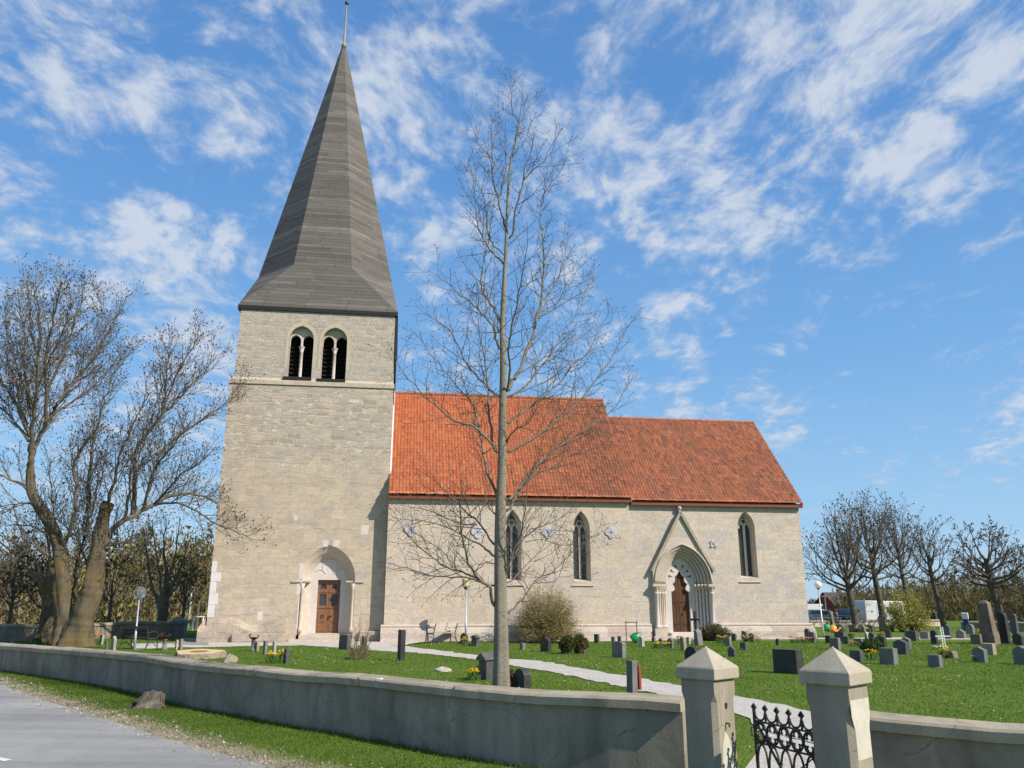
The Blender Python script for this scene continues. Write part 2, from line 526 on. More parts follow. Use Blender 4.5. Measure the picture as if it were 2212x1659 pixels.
def pantiles(name, u0, u1, a, b, mat, parent, per=.175, row=.28):
    """tiled slope from the eave a=(v,z) up to the ridge b=(v,z) between u0 and u1"""
    L = math.hypot(b[0] - a[0], b[1] - a[1])
    nr = round(L / row)
    nc = round((u1 - u0) / per)
    sub = 6
    d = np.array([b[0] - a[0], b[1] - a[1]]) / L
    nrm = np.array([-d[1], d[0]])
    if nrm[1] < 0:
        nrm = -nrm
    us = np.linspace(0, nc, nc * sub + 1)
    ph = us % 1
    prof = np.where(ph < .6, .5 + .5 * np.sin(ph / .6 * np.pi), .5 - .35 * np.sin((ph - .6) / .4 * np.pi)) * .024
    rs, off, vv = [], [], []
    for r in range(nr):
        rs += [r, r + 1]
        off += [.085, .010]
        vv += [r + .02, r + .98]
    rs, off, vv = map(np.array, (rs, off, vv))
    rng = np.random.default_rng(5)
    jit = np.repeat(rng.normal(0, .006, (nr, nc)), 2, 0)
    jit = np.concatenate([np.repeat(jit, sub, 1), jit[:, -1:]], 1)
    S = rs[:, None] * L / nr + 0 * us
    H = off[:, None] + prof[None, :] + jit
    sag = -.05 * np.sin(np.pi * S / L) * np.sin(np.pi * us / nc)[None, :]
    H = H + sag
    X = u0 + us[None, :] * (u1 - u0) / nc + 0 * S
    Y = a[0] + d[0] * S + nrm[0] * H
    Z = a[1] + d[1] * S + nrm[1] * H
    n = X.shape[1]
    V = np.stack([X, Y, Z], -1).reshape(-1, 3)
    i = np.arange(X.shape[0] - 1)[:, None] * n + np.arange(n - 1)[None, :]
    q = np.stack([i, i + 1, i + n + 1, i + n], -1).reshape(-1, 4)
    o = npmesh(name, V, q, mat, parent)
    me = o.data
    uvl = me.uv_layers.new(name='tiles')
    UV = np.stack([us[None, :] + 0 * S, vv[:, None] + 0 * S], -1).reshape(-1, 2)
    fu = UV[q].copy()
    cen = fu.mean(1, keepdims=True)
    fu = cen + (fu - cen) * .02
    uvl.data.foreach_set('uv', fu.astype(np.float32).ravel())
    return o


def arch(cx, w, z0, zs, za, n=12, dxa=0.0):
    """open outline, bottom left, up, pointed head, bottom right"""
    a, h = w / 2, max(za - zs, w / 2 * 1.001)
    Rr = (a * a + h * h) / (2 * a)
    ang = math.asin(min(1, h / Rr))
    left = [(cx - a + Rr - Rr * math.cos(ang * k / n), zs + Rr * math.sin(ang * k / n)) for k in range(n + 1)]
    right = [(2 * cx - x, z) for x, z in left[::-1]][1:]
    pts = [(cx - a, z0)] + left + right + [(cx + a, z0)]
    if dxa:
        pts = [(x + dxa * max(0, (z - zs)) / h, z) for x, z in pts]
    return pts


def reveal(mb, A, va, B, vb, closed=False):
    mb.loft([[(x, va, z) for x, z in A], [(x, vb, z) for x, z in B]], closed)


def bars(mb, pts2, v, r, n=5, closed=False):
    p = [(x, v, z) for x, z in pts2]
    if closed:
        p = p + [p[0], p[1]]
    mb.tube(p, r, n)


church = thing('church', 'medieval limestone church with tall shingled spire and orange tiled roofs', 'church', CO, TH)
TW, Z1, Z2 = 8.54, 13.19, 17.41
PV, QV = -.62, -.48
LN, LC = 12.70, 22.45
ZEN, ZEC, ZRN, ZRC, VR = 7.05, 6.94, 13.90, 12.79, 4.51


def f3(zx, zy, v):  # three close-ups of the facade
    return fac(378 + .25 * zx, 1026.1 + .25 * zy, v)


def f4(zx, zy, v):
    return fac(810 + .25 * zx, 1026.1 + .25 * zy, v)


def f5(zx, zy, v):
    return fac(1242.1 + .25 * zx, 1026.1 + .25 * zy, v)


# ---- tower, lower stage with the west portal opening
pl = f3(1083, 905, 0)[0]
pr = f3(1562, 905, 0)[0]
pcx, pw = (pl + pr) / 2 - .03, pr - pl
pzs = f3(1330, 905, 0)[1]
pza = f3(1352, 605, 0)[1]
TP0 = arch(pcx, pw, .0, pzs, pza, 14)
mb = MB()
mb.plate([(-TW, 0), (0, 0), (0, Z1), (-TW, Z1)], [[(x, z + (.001 if z == 0 else 0)) for x, z in TP0]], 0)
mb.poly([(-TW, 0, 0), (-TW, TW, 0), (-TW, TW, Z1), (-TW, 0, Z1)])
mb.poly([(0, 0, 0), (0, TW, 0), (0, TW, Z1), (0, 0, Z1)])
mb.poly([(-TW, TW, 0), (0, TW, 0), (0, TW, Z1), (-TW, TW, Z1)])
mb.build('tower_wall', M['tower'], church)
# belfry stage
BL, BR, BV = -TW + .2, -.06, .07


def fb(zx, zy, v):
    return fac(486 + .1831 * zx, 621 + .1831 * zy, v)


bw = []
for (l, r, b0, ap, apx, sp) in (((752, 700), (1042, 700), 1060, 455, 905, 610), ((1143, 720), (1438, 720), 1085, 475, 1305, 630)):
    ul, ur = fb(*l, BV)[0], fb(*r, BV)[0]
    cx = (ul + ur) / 2
    bw.append((cx, ur - ul, fb((l[0] + r[0]) / 2, b0, BV)[1], fb(apx, sp, BV)[1], fb(apx, ap, BV)[1]))
holes = [arch(*q) for q in bw]
mb = MB()
mb.plate([(BL, Z1), (BR, Z1), (BR, Z2), (BL, Z2)], holes, BV)
for (xa, ya), (xb, yb) in (((BL, BV), (BL, TW - .2)), ((BR, BV), (BR, TW - .2)), ((BL, TW - .2), (BR, TW - .2))):
    mb.poly([(xa, ya, Z1), (xb, yb, Z1), (xb, yb, Z2), (xa, ya, Z2)])
for hA in holes:
    reveal(mb, hA, BV, hA, BV + .75)
mb.build('belfry_wall', M['belfry'], church)
mb = MB()
mb.loft([[(-TW - .05, -.06, Z1 - .16), (.05, -.06, Z1 - .16), (.05, TW + .05, Z1 - .16), (-TW - .05, TW + .05, Z1 - .16)],
         [(-TW - .05, -.06, Z1 + .06), (.05, -.06, Z1 + .06), (.05, TW + .05, Z1 + .06), (-TW - .05, TW + .05, Z1 + .06)],
         [(BL - .01, BV - .01, Z1 + .22), (BR + .01, BV - .01, Z1 + .22), (BR + .01, TW - .19, Z1 + .22), (BL - .01, TW - .19, Z1 + .22)]], True, False)
mb.build('string_course', M['course'], church)
for i, (cx, w, z0, zs, za) in enumerate(bw):
    win = MB()
    lw = w * .44
    cs = zs - .02
    hl = [arch(cx + s * w * .262, lw, z0 + .002, cs, cs + lw * .62, 8) for s in (-1, 1)]
    win.plate(arch(cx, w - .01, z0, zs, za - .01), hl, BV + .34)
    for h in hl:
        reveal(win, h, BV + .34, h, BV + .52)
    # the plate only fills the head: cut its lower part by dropping the post to a slender shaft
    wo = MB()
    head = arch(cx, w - .01, cs - .32, zs, za - .01)
    # head outline with the two lancet heads cut from below
    def lan(s):
        return [p for p in arch(cx + s * w * .262, lw, cs - .32, cs, cs + lw * .62, 8)]
    A, B = lan(-1), lan(1)
    poly = head[:-1] + [head[-1]] + B[::-1] + A[::-1]
    wo.prism(poly, BV + .30, BV + .52)
    wobj = wo.build('belfry_window', M['pale'] if i == 0 else M['dressed'], church)
    c = MB()
    c.lathe([(.11, z0), (.11, z0 + .1), (.085, z0 + .16), (.08, cs - .62), (.10, cs - .60), (.10, cs - .56), (.085, cs - .54), (.15, cs - .33), (.17, cs - .31)], 14, (cx, BV + .40, 0))
    c.build('column', M['patch'], wobj, smooth=True)
    c = MB()
    c.box(cx - w / 2 - .16, cx + w / 2 + .02, BV - .14, BV + .5, z0 - .17, z0 - .01)
    c.build('sill_board', M['dark'], wobj)
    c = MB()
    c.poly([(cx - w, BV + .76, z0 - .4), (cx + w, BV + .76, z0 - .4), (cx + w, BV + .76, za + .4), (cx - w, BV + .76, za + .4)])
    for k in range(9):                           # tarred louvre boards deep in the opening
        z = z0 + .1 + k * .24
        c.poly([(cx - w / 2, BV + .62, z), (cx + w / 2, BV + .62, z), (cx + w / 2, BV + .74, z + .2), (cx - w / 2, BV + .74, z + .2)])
    c.build('louvre', M['near_black'], wobj)
    # ring of dressed voussoirs nearly flush with the wall
    c = MB()
    o1 = arch(cx, w + .34, z0 + .5, zs, za + .24)
    o2 = arch(cx, w + .01, z0 + .5, zs, za + .005)
    c.loft([[(x, BV - .012, z) for x, z in o1], [(x, BV - .012, z) for x, z in o2]], False)
    c.loft([[(x, BV - .012, z) for x, z in o1], [(x, BV + .01, z) for x, z in o1]], False)
    c.build('voussoirs', M['belfry_ring'], wobj)
# tarred boards on the tower's east side under the eave
mb = MB()
mb.box(.0 + BR, BR + .11, BV + .02, TW - .3, Z2 - 2.35, Z2 - .02)
mb.build('cladding', M['dark'], church)

# ---- spire: square skirt breaking into an octagon
def shingles():
    m, t, b = newmat('weathered_spire_boards', .75, .3)
    tc = nd(t, 'ShaderNodeTexCoord').outputs['Object']
    s = nd(t, 'ShaderNodeSeparateXYZ', {0: tc})
    z = mth(t, 'ADD', s.outputs[2], mth(t, 'MULTIPLY', noise(t, tc, .35, 2), .12))
    rowf = mth(t, 'MULTIPLY', z, 1 / .21)
    row = mth(t, 'FLOOR', rowf)
    fr = mth(t, 'FRACT', rowf)
    rn = nd(t, 'ShaderNodeTexWhiteNoise', {'W': row}, noise_dimensions='1D').outputs[0]
    st = noise(t, mapv(t, tc, (.9, .9, 16)), 1.0, 6, .7)
    st2 = noise(t, mapv(t, tc, (.22, .22, 2.2)), 1.0, 4, .6)
    lit = noise(t, mapv(t, tc, (1.6, 1.6, 30)), 1.0, 3, .5)
    f = mth(t, 'ADD', mth(t, 'MULTIPLY', rn, .26), mth(t, 'ADD', mth(t, 'MULTIPLY', st, .62), mth(t, 'MULTIPLY_ADD', st2, .10, .10)))
    c = ramp(t, f, [(.30, (.066, .057, .050)), (.5, (.098, .086, .077)), (.68, (.130, .116, .104)), (.85, (.20, .182, .165))])
    warm = sstep(t, noise(t, mapv(t, tc, (.7, .7, 9)), 1.0, 5, .65), .55, .72)
    c = mixc(t, mth(t, 'MULTIPLY', warm, .45), c, (.21, .145, .085))
    c = mixc(t, mth(t, 'MULTIPLY', sstep(t, lit, .66, .74), .5), c, (.36, .33, .29))
    line = sstep(t, fr, .16, .02)
    ln_ = mth(t, 'MULTIPLY', mth(t, 'ADD', s.outputs[0], mth(t, 'MULTIPLY', s.outputs[1], .83)), .45)
    seam = mth(t, 'FRACT', mth(t, 'ADD', ln_, mth(t, 'MULTIPLY', rn, 7.3)))   # butt joints between boards
    brd = nd(t, 'ShaderNodeTexWhiteNoise', {'Vector': nd(t, 'ShaderNodeCombineXYZ', {0: mth(t, 'FLOOR', mth(t, 'ADD', ln_, mth(t, 'MULTIPLY', rn, 7.3))), 1: row, 2: 0.0}).outputs[0]}, noise_dimensions='2D').outputs[0]
    c = mixc(t, .55, c, ramp(t, brd, [(0, (.72, .71, .70)), (.5, (1, 1, 1)), (1, (1.3, 1.3, 1.3))]), 'MULTIPLY')
    c = mixc(t, mth(t, 'MULTIPLY', mth(t, 'MAXIMUM', line, sstep(t, seam, .03, .01)), .55), c, (.035, .03, .027))
    t.links.new(c, b.inputs['Base Color'])
    h = mth(t, 'ADD', mth(t, 'SUBTRACT', 1.0, fr), mth(t, 'MULTIPLY', st, .5))
    bump(t, b, h, .35, .04)
    return m


M['shingle'] = shingles()
scx = (BL + BR) / 2
scy = TW / 2
hw = (BR - BL) / 2 + .14
zo = fac(700, 573, .3)[1]
ri = 3.86
rc = ri / math.cos(math.pi / 8)
ztip = fac(738, 97, scy)[1]
ob = [(scx + rc * math.cos(R(22.5 + 45 * k)), scy + rc * math.sin(R(22.5 + 45 * k)), zo) for k in range(8)]
sqz = Z2 + .02
sq = [(scx + hw * a, scy + hw * b, sqz) for a, b in ((1, 1), (-1, 1), (-1, -1), (1, -1))]
mb = MB()
tipr = .10
ot = [(scx + tipr * math.cos(R(22.5 + 45 * k)), scy + tipr * math.sin(R(22.5 + 45 * k)), ztip) for k in range(8)]
nseg = 14
for k in range(8):
    k2 = (k + 1) % 8
    for j in range(nseg):
        a, c = j / nseg, (j + 1) / nseg
        def L_(p, q, s):
            return tuple(p[i] + (q[i] - p[i]) * s for i in range(3))
        mb.poly([L_(ob[k], ot[k], a), L_(ob[k2], ot[k2], a), L_(ob[k2], ot[k2], c), L_(ob[k], ot[k], c)])
# vertices: 0,1 straddle the NE corner (45 deg); corners follow in order
for q in range(4):
    a, b2 = ob[2 * q], ob[2 * q + 1]
    nxt = ob[(2 * q + 2) % 8]
    mb.poly([a, b2, sq[q]])
    mb.poly([b2, nxt, sq[(q + 1) % 4], sq[q]])
spire = mb.build('spire', M['shingle'], church, fixn=True)
mb = MB()
ho = hw + .01
for (x0, x1, y0, y1) in ((scx - ho, scx + ho, scy - ho, scy - ho + .2), (scx - ho, scx + ho, scy + ho - .2, scy + ho), (scx - ho, scx - ho + .2, scy - ho + .2, scy + ho - .2), (scx + ho - .2, scx + ho, scy - ho + .2, scy + ho - .2)):
    mb.box(x0, x1, y0, y1, Z2 - .2, Z2 + .018)
mb.build('eave_board', M['dark'], spire)
zb = fac(741.5, 6, scy)[1]
mb = MB()
mb.lathe([(.16, ztip - .2), (.15, ztip + .05), (.09, ztip + .1), (.075, ztip + .12), (.055, ztip + 2.2), (.034, ztip + 3.2), (.022, zb)], 10, (scx, scy, 0))
mb.build('finial_rod', M['pale_rod'], spire, smooth=True)
mb = MB()
mb.lathe([(.001, zb - .14), (.1, zb - .1), (.14, zb), (.1, zb + .1), (.001, zb + .14)], 12, (scx, scy, 0))
mb.build('finial_ball', M['blue_black'], spire, smooth=True)

# ---- tower plinth, ragged where the old render fell off
rng = random.Random(4)
mb = MB()
xs = [-TW - .34]
while xs[-1] < pl - .75:
    xs.append(xs[-1] + rng.uniform(.25, .5))
xs[-1] = pl - .55
prof = []
for k, x in enumerate(xs):
    t = .92 + .16 * math.sin(x * 2.3) + rng.uniform(-.07, .07)
    prof.append((x, t))
mb.loft([[(x, -.30, 0) for x, t in prof], [(x, -.27, t - .25) for x, t in prof], [(x, -.12, t) for x, t in prof], [(x, .02, t + .05) for x, t in prof]], False)
x = xs[0]
mb.loft([[(x, -.30, 0), (x, TW, 0)], [(x, -.27, .67), (x, TW, .67)], [(x + .3, -.12, 1.15), (x + .3, TW, 1.15)]], False)
mb.poly([(x, -.3, 0), (x, -.27, .67), (x + .3, -.12, 1.15), (x + .3, .02, 0)])
mb.poly([(xs[-1], -.30, 0), (xs[-1], -.27, prof[-1][1] - .25), (xs[-1], -.12, prof[-1][1]), (xs[-1], .02, prof[-1][1]), (xs[-1], .02, 0)])
mb.build('tower_plinth', M['tower_plinth'], church)
mb = MB()
mb.box(pl - 3.0, pl - .55, -.5, -.28, 0, .42)
mb.build('foundation_ledge', M['tower_plinth'], church, bevel=.04)
mb = MB()
mb.box(pr + .28, -.02, -.24, .0, 0, .5)
mb.build('foundation_ledge', M['tower_plinth'], church, bevel=.05)
# new white quoins low on the south-west corner
for k, (z0, z1, w) in enumerate(((1.16, 1.75, .30), (1.76, 2.3, .42), (2.31, 2.85, .28), (2.86, 3.3, .46), (3.31, 3.85, .22))):
    MB().box(-TW - .012, -TW + w, -.014, .5, z0, z1).build('repair_quoin', M['plaster'], church, bevel=.01)
# scattered pale repair stones
for zx, zy, w, h in ((1640, 475, .42, .5), (1300, 590, .32, .36), (1395, 590, .36, .34), (1090, 830, .22, .8), (1070, 970, .24, .8), (450, 570, .18, .3), (735, 1220, .3, .42), (1045, 370, .18, .25)):
    u, z = f3(zx, zy, 0)
    q = random.Random(zx)
    MB().prism([(u - w / 2 * q.uniform(.7, 1), z - h / 2), (u + w / 2 * q.uniform(.7, 1), z - h / 2 * q.uniform(.8, 1)), (u + w / 2, z + h / 2 * q.uniform(.7, 1)), (u - w / 2 * q.uniform(.8, 1), z + h / 2)], -.005, .05).build('repair_stone', M['patch'], church)

# ---- tower portal
DV = .62
di = f3(1180, 900, DV)[0], f3(1480, 900, DV)[0]
icx, iw = (di[0] + di[1]) / 2, di[1] - di[0]
iza = f3(1345, 715, DV)[1]
orders = [(pcx, pw, pza, 0.0), (pcx, pw - .16, pza - .1, .1), ((pcx * .6 + icx * .4), pw - .42, pza - .32, .26), ((pcx * .6 + icx * .4), pw - .50, pza - .36, .34), ((pcx * .2 + icx * .8), iw + .14, iza + .1, .54), (icx, iw, iza, DV)]
mb = MB()
prev = None
for cx, w, za, v in orders:
    A = arch(cx, w, .32, pzs, za, 14)
    if prev:
        reveal(mb, prev[0], prev[1], A, v)
    prev = (A, v)
portal = mb.build('tower_portal', M['dressed'], church, smooth=False)
dl, dr = f3(1225, 1100, DV)[0], f3(1428, 1000, DV)[0]
dzb, dzt = f3(1310, 1368, DV)[1], f3(1330, 906, DV)[1]
mb = MB()
mb.plate(arch(icx, iw, .3, pzs, iza, 14), [[(dl, dzb), (dr, dzb), (dr, dzt), (dl, dzt)]], DV)
for a, b2 in (((dl, dzb), (dl, dzt)), ((dl, dzt), (dr, dzt)), ((dr, dzt), (dr, dzb)), ((dr, dzb), (dl, dzb))):
    mb.poly([(a[0], DV, a[1]), (b2[0], DV, b2[1]), (b2[0], DV + .3, b2[1]), (a[0], DV + .3, a[1])])
# trefoil carved in relief over the door
c0 = ((dl + dr) / 2, dzt + .02)
for (ax, az, rr, t0, t1) in ((0, .62, .36, -20, 200), (-.5, .2, .3, 20, 140), (.5, .2, .3, 40, 160)):
    bars(mb, [(c0[0] + ax + rr * math.cos(R(t0 + (t1 - t0) * k / 10)), c0[1] + az + rr * math.sin(R(t0 + (t1 - t0) * k / 10))) for k in range(11)], DV, .035)
mb.build('tympanum', M['pale'], portal)
for x0, x1 in ((pl - .42, pl + .05), (pl + .06, di[0] - .02)):
    MB().box(x0, x1, -.07 if x0 < pl else .05, .2 if x0 < pl else DV - .05, pzs - .14, pzs - .04).build('impost', M['course'], portal, bevel=.02)
for x0, x1 in ((di[1] + .02, pr - .06), (pr - .05, pr + .42)):
    MB().box(x0, x1, -.07 if x0 > pr - .2 else .08, .2 if x0 > pr - .2 else DV - .05, pzs - .14, pzs - .04).build('impost', M['course'], portal, bevel=.02)
for x in (pl + .12, pr - .12):
    mb = MB()
    mb.lathe([(.12, .42), (.12, .62), (.075, .7), (.07, pzs - .5), (.09, pzs - .46), (.075, pzs - .42), (.14, pzs - .18)], 12, (x, .06, 0))
    mb.build('colonnette', M['dressed'], portal, smooth=True)
for q in ((pl - .3, pr + .1, -.75, .02, -.05, .13), (pl + .12, pr - .1, -.3, .55, .131, .33), (dl - .1, dr + .1, DV - .12, DV + .3, .331, dzb - .003)):
    MB().box(*q).build('doorstep', M['dressed'], portal, bevel=.02)
M['oak'] = simple('brown_oak_door', (.20, .092, .042), .55, .28, 9, .4, bmp=.2, stretch=(6, 6, .6))
tdoor = None
dv = DV + .2
mid = (dl + dr) / 2
H = dzt - dzb
for s in (0, 1):
    x0, x1 = (dl, mid - .006) if s == 0 else (mid + .006, dr)
    w = x1 - x0
    leaf = MB()
    ah = arch((x0 + x1) / 2, w * .6, dzb + H * .83, dzb + H * .845, dzb + H * .93, 8)
    rh = [(x0 + w * .2, dzb + H * .52), (x1 - w * .2, dzb + H * .52), (x1 - w * .2, dzb + H * .73), (x0 + w * .2, dzb + H * .73)]
    leaf.plate([(x0, dzb), (x1, dzb), (x1, dzt), (x0, dzt)], [ah, rh], dv)
    for h in (ah, rh):
        reveal(leaf, h, dv, h, dv + .05, True)
    for a, b2 in ((.03, .17), (.21, .44)):
        leaf.box(x0 + w * .14, x1 - w * .14, dv - .022, dv - .001, dzb + H * a, dzb + H * b2, .012)
    leaf.box(x0, x1, dv - .03, dv - .001, dzb + H * .465, dzb + H * .49)
    leaf.box(x0, x1, dv - .03, dv - .001, dzb + H * .76, dzb + H * .785)
    lo = leaf.build('door', M['oak'], church)
    g = MB()
    g.plate(ah, [], dv + .045)
    g.plate(rh, [], dv + .045)
    g.build('pane', M['lead_glass'], lo)
    g = MB()
    g.plate([(x0, dzb), (x1, dzb), (x1, dzt), (x0, dzt)], [], dv + .09)
    g.build('backing', M['near_black'], lo)
    g = MB()
    if s == 0:
        bars(g, [(mid - .28 + .075 * math.cos(R(30 * k)), dzb + H * .31 + .075 * math.sin(R(30 * k))) for k in range(12)], dv - .04, .014, 5, True)
    else:
        g.box(mid + .05, mid + .2, dv - .07, dv - .05, dzb + H * .31, dzb + H * .325)
        g.lathe([(.03, 0), (.03, .1)], 8, (mid + .08, dv - .06, dzb + H * .28))
    g.build('handle', M['iron'], lo)

# ---- nave and choir walls
def gothic_window(name, v, ul, ur, z0, zs, za, il, ir, iza_, depth, parent, lowtracery=False):
    """hole outline + the splayed reveal, sill, glass and tracery of one two-light window"""
    cx, w = (ul + ur) / 2, ur - ul
    O = arch(cx, w, z0, zs, za, 14)
    ic, iw_ = (il + ir) / 2, ir - il
    I = arch(ic, iw_, z0 + .12, zs, iza_, 14)
    m_ = MB()
    reveal(m_, O, v, I, v + depth)
    m_.poly([(ul, v, z0), (ur, v, z0), (ir, v + depth, z0 + .12), (il, v + depth, z0 + .12)])
    wobj = m_.build(name, M['dressed'], parent)
    m_ = MB()
    m_.box(ul - .12, ur + .14, v - .06, v + .02, z0 - .25, z0 - .19, .012)
    m_.build('sill', M['dressed'], wobj)
    g = MB()
    g.plate(I, [], v + depth - .01)
    g.build('glass', M['lead_glass'], wobj)
    t_ = MB()
    vv = v + depth - .08
    ls = zs - .05
    t_.box(ic - .05, ic + .05, vv - .04, vv + .07, z0 + .12, ls + .1)
    lw = iw_ / 2
    hh = (iza_ - zs)
    for s in (-1, 1):
        bars(t_, arch(ic + s * lw / 2, lw - .03, ls - .3, ls, ls + lw * .95, 10)[1:-1], vv, .042, 6)
    rr = lw * .44
    zc = ls + lw * .95 + rr * .62
    bars(t_, [(ic + rr * math.cos(R(22.5 * k)), zc + rr * math.sin(R(22.5 * k))) for k in range(16)], vv, .04, 6, True)
    bars(t_, I[1:-1], vv, .05, 6)
    t_.build('tracery', M['pale'], wobj)
    for s in (-1, 1):
        t_ = MB()
        t_.box(ic + s * lw / 2 - .008, ic + s * lw / 2 + .008, vv + .037, vv + .048, z0 + .3, ls + .1)
        k = z0 + .5
        while k < ls:
            t_.box(ic + s * lw / 2 - lw / 2 + .03, ic + s * lw / 2 + lw / 2 - .03, vv + .035, vv + .05, k, k + .022)
            k += .46
        t_.build('glazing_bar', M['lead'], wobj)
    return O


def outl(v, fn, L, Rr, ap, bot, sp, gl, gr, ga, dep, dx=0):
    """window numbers from its edges in a close-up"""
    ul, ur = fn(L[0] + dx, L[1], v)[0], fn(Rr[0] + dx, Rr[1], v)[0]
    z0 = fn((L[0] + Rr[0]) / 2 + dx, bot, v)[1]
    zs = fn(ap[0] + dx, sp, v)[1]
    za = fn(ap[0] + dx, ap[1], v)[1]
    il, ir = fn(gl[0] + dx, gl[1], v + dep)[0], fn(gr[0] + dx, gr[1], v + dep)[0]
    ga_ = fn(ga[0] + dx, ga[1], v + dep)[1]
    return ul, ur, z0, zs, za, il, ir, ga_, dep


W2 = outl(PV, f4, (1712, 700), (1863, 700), (1775, 310), 918, 470, (1714, 700), (1820, 700), (1768, 335), .55)
sh = f4(1792, 700, PV)[0] - f4(1194, 700, PV)[0]
W1 = tuple(x - sh if i in (0, 1, 5, 6) else x for i, x in enumerate(W2))
W3 = outl(QV, f5, (1417, 650), (1567, 650), (1462, 315), 888, 450, (1419, 650), (1515, 650), (1455, 350), .55)
mb = MB()
nh = [gothic_window('nave_window', PV, *W1, church), gothic_window('nave_window', PV, *W2, church)]
mb.plate([(0, 0), (LN, 0), (LN, ZEN + .1), (0, ZEN + .1)], nh, PV)
vb = 2 * VR - PV
mb.poly([(0, PV, 0), (0, 0, 0), (0, 0, ZEN), (0, PV, ZEN)])
mb.poly([(0, PV, ZEN), (0, VR, ZRN - .1), (0, vb, ZEN), (0, vb, 0), (0, 0, 0), (0, 0, ZEN)])
mb.poly([(LN, PV, 0), (LN, vb, 0), (LN, vb, ZEN), (LN, VR, ZRN - .1), (LN, PV, ZEN)])
mb.poly([(0, vb, 0), (LN, vb, 0), (LN, vb, ZEN + .1), (0, vb, ZEN + .1)])
mb.build('nave_wall', M['nave'], church)
ch = [gothic_window('choir_window', QV, *W3, church)]
# choir portal numbers (close-up of the portal)
def fp(zx, zy, v):
    return fac(1377.1 + .18882 * zx, 1069.3 + .18882 * zy, v)


VF = QV - .2
gl, gr = fp(165, 870, VF)[0], fp(872, 868, VF)[0]
gzf = fp(520, 869, VF)[1]
gza = fp(482, 212, VF)[1]
GC = (gl + gr) / 2
al, ar = fp(217, 1010, VF)[0], fp(848, 1005, VF)[0]
ACX = GC
AW = min(ar - al, gr - gl - .3)
azs, aza = fp(530, 1008, VF)[1], fp(503, 575, VF)[1]
VD = VF + .66
jl, jr = fp(318, 1005, VD)[0], fp(650, 1005, VD)[0]
JW, jza = jr - jl, fp(470, 718, VD)[1]
JC = (jl + jr) / 2
ol, orr = fp(390, 1300, VD)[0], fp(598, 1300, VD)[0]
oz0, ozt = fp(510, 1568, VD)[1], fp(465, 880, VD)[1]
mb = MB()
phole = arch(ACX, AW - .1, .001, azs, aza - .1)
mb.plate([(LN, 0), (LC, 0), (LC, ZEC + .1), (LN, ZEC + .1)], ch + [phole], QV)
vc = 2 * VR - QV
mb.poly([(LC, QV, 0), (LC, vc, 0), (LC, vc, ZEC), (LC, VR, ZRC - .1), (LC, QV, ZEC)])
mb.poly([(LN, vc, 0), (LC, vc, 0), (LC, vc, ZEC + .1), (LN, vc, ZEC + .1)])
mb.build('choir_wall', M['choir'], church)

# plinth and its moulding
zpl = .70


def plinth(u0, u1, v, end=False):
    m_ = MB()
    a = [(v - .24, 0), (v - .22, .42), (v - .16, zpl - .08), (v - .10, zpl - .02)]
    ue = u1 + (.24 if end else 0)
    m_.loft([[(u0, y, z), (ue if i < 2 else ue - (y - a[0][0]) * (1 if end else 0), y, z)] for i, (y, z) in enumerate(a)], False)
    if end:
        m_.loft([[(ue - (y - a[0][0]) * 1.0, y, z), (ue - (y - a[0][0]), 9, z)] for y, z in a], False)
    m_.poly([(u0, v - .24, 0), (u0, v - .22, .42), (u0, v - .16, zpl - .08), (u0, v - .1, zpl - .02), (u0, v, zpl), (u0, v, 0)])
    o = m_.build('plinth', M['plinth'], church)
    m_ = MB()
    m_.tube([(u0, v - .06, zpl + .04), (u1 + (.06 if end else 0), v - .06, zpl + .04)], .075, 8)
    m_.build('plinth_moulding', M['dressed'], o, smooth=False)


plinth(-.14, LN + .02, PV)
plinth(LN + .02, gl - .12, QV)
plinth(gr + .05, LC, QV, True)

# roofs
M['tile_nave'] = tile_mat('nave_pantile', 4.5, 12.0)
M['tile_choir'] = tile_mat('choir_pantile', -5, 9)
OV = .26
r1 = pantiles('nave_roof', -.02, LN + .12, (PV - OV, ZEN + .16), (VR, ZRN), M['tile_nave'], church)
r2 = pantiles('nave_roof', -.02, LN + .12, (vb + OV, ZEN + .16), (VR, ZRN), M['tile_nave'], church)
r3 = pantiles('choir_roof', LN + .0, LC + .14, (QV - OV, ZEC + .16), (VR, ZRC), M['tile_choir'], church)
r4 = pantiles('choir_roof', LN + .0, LC + .14, (vc + OV, ZEC + .16), (VR, ZRC), M['tile_choir'], church)
for r_, u0, u1, z in ((r1, 0, LN + .1, ZRN), (r3, LN + .1, LC + .1, ZRC)):
    m_ = MB()
    k = u0
    while k < u1:
        m_.tube([(k, VR, z + .04), (min(k + .43, u1), VR, z + .055)], [.13, .15], 8)
        k += .42
    m_.build('ridge_tile', M['ridge'], r_)
for r_, u0, u1, v, z in ((r1, -.02, LN + .1, PV, ZEN), (r3, LN + .14, LC + .12, QV, ZEC)):
    m_ = MB()
    m_.box(u0, u1, v - OV + .03, v - .003, z - .03, z + .17)
    m_.build('fascia', M['fascia'], r_)
for r_, u, v, z, zr in ((r1, LN + .12, PV, ZEN, ZRN), (r3, LC + .14, QV, ZEC, ZRC)):
    m_ = MB()
    for s in (1, -1):
        ve = VR - s * (VR - v + OV)
        m_.loft([[(u - .05, ve, z + .02), (u + .02, ve, z + .02), (u + .02, ve, z + .2), (u - .05, ve, z + .2)], [(u - .05, VR, zr - .14), (u + .02, VR, zr - .14), (u + .02, VR, zr + .06), (u - .05, VR, zr + .06)]], True, True)
    m_.build('bargeboard', M['ridge'], r_)
m_ = MB()
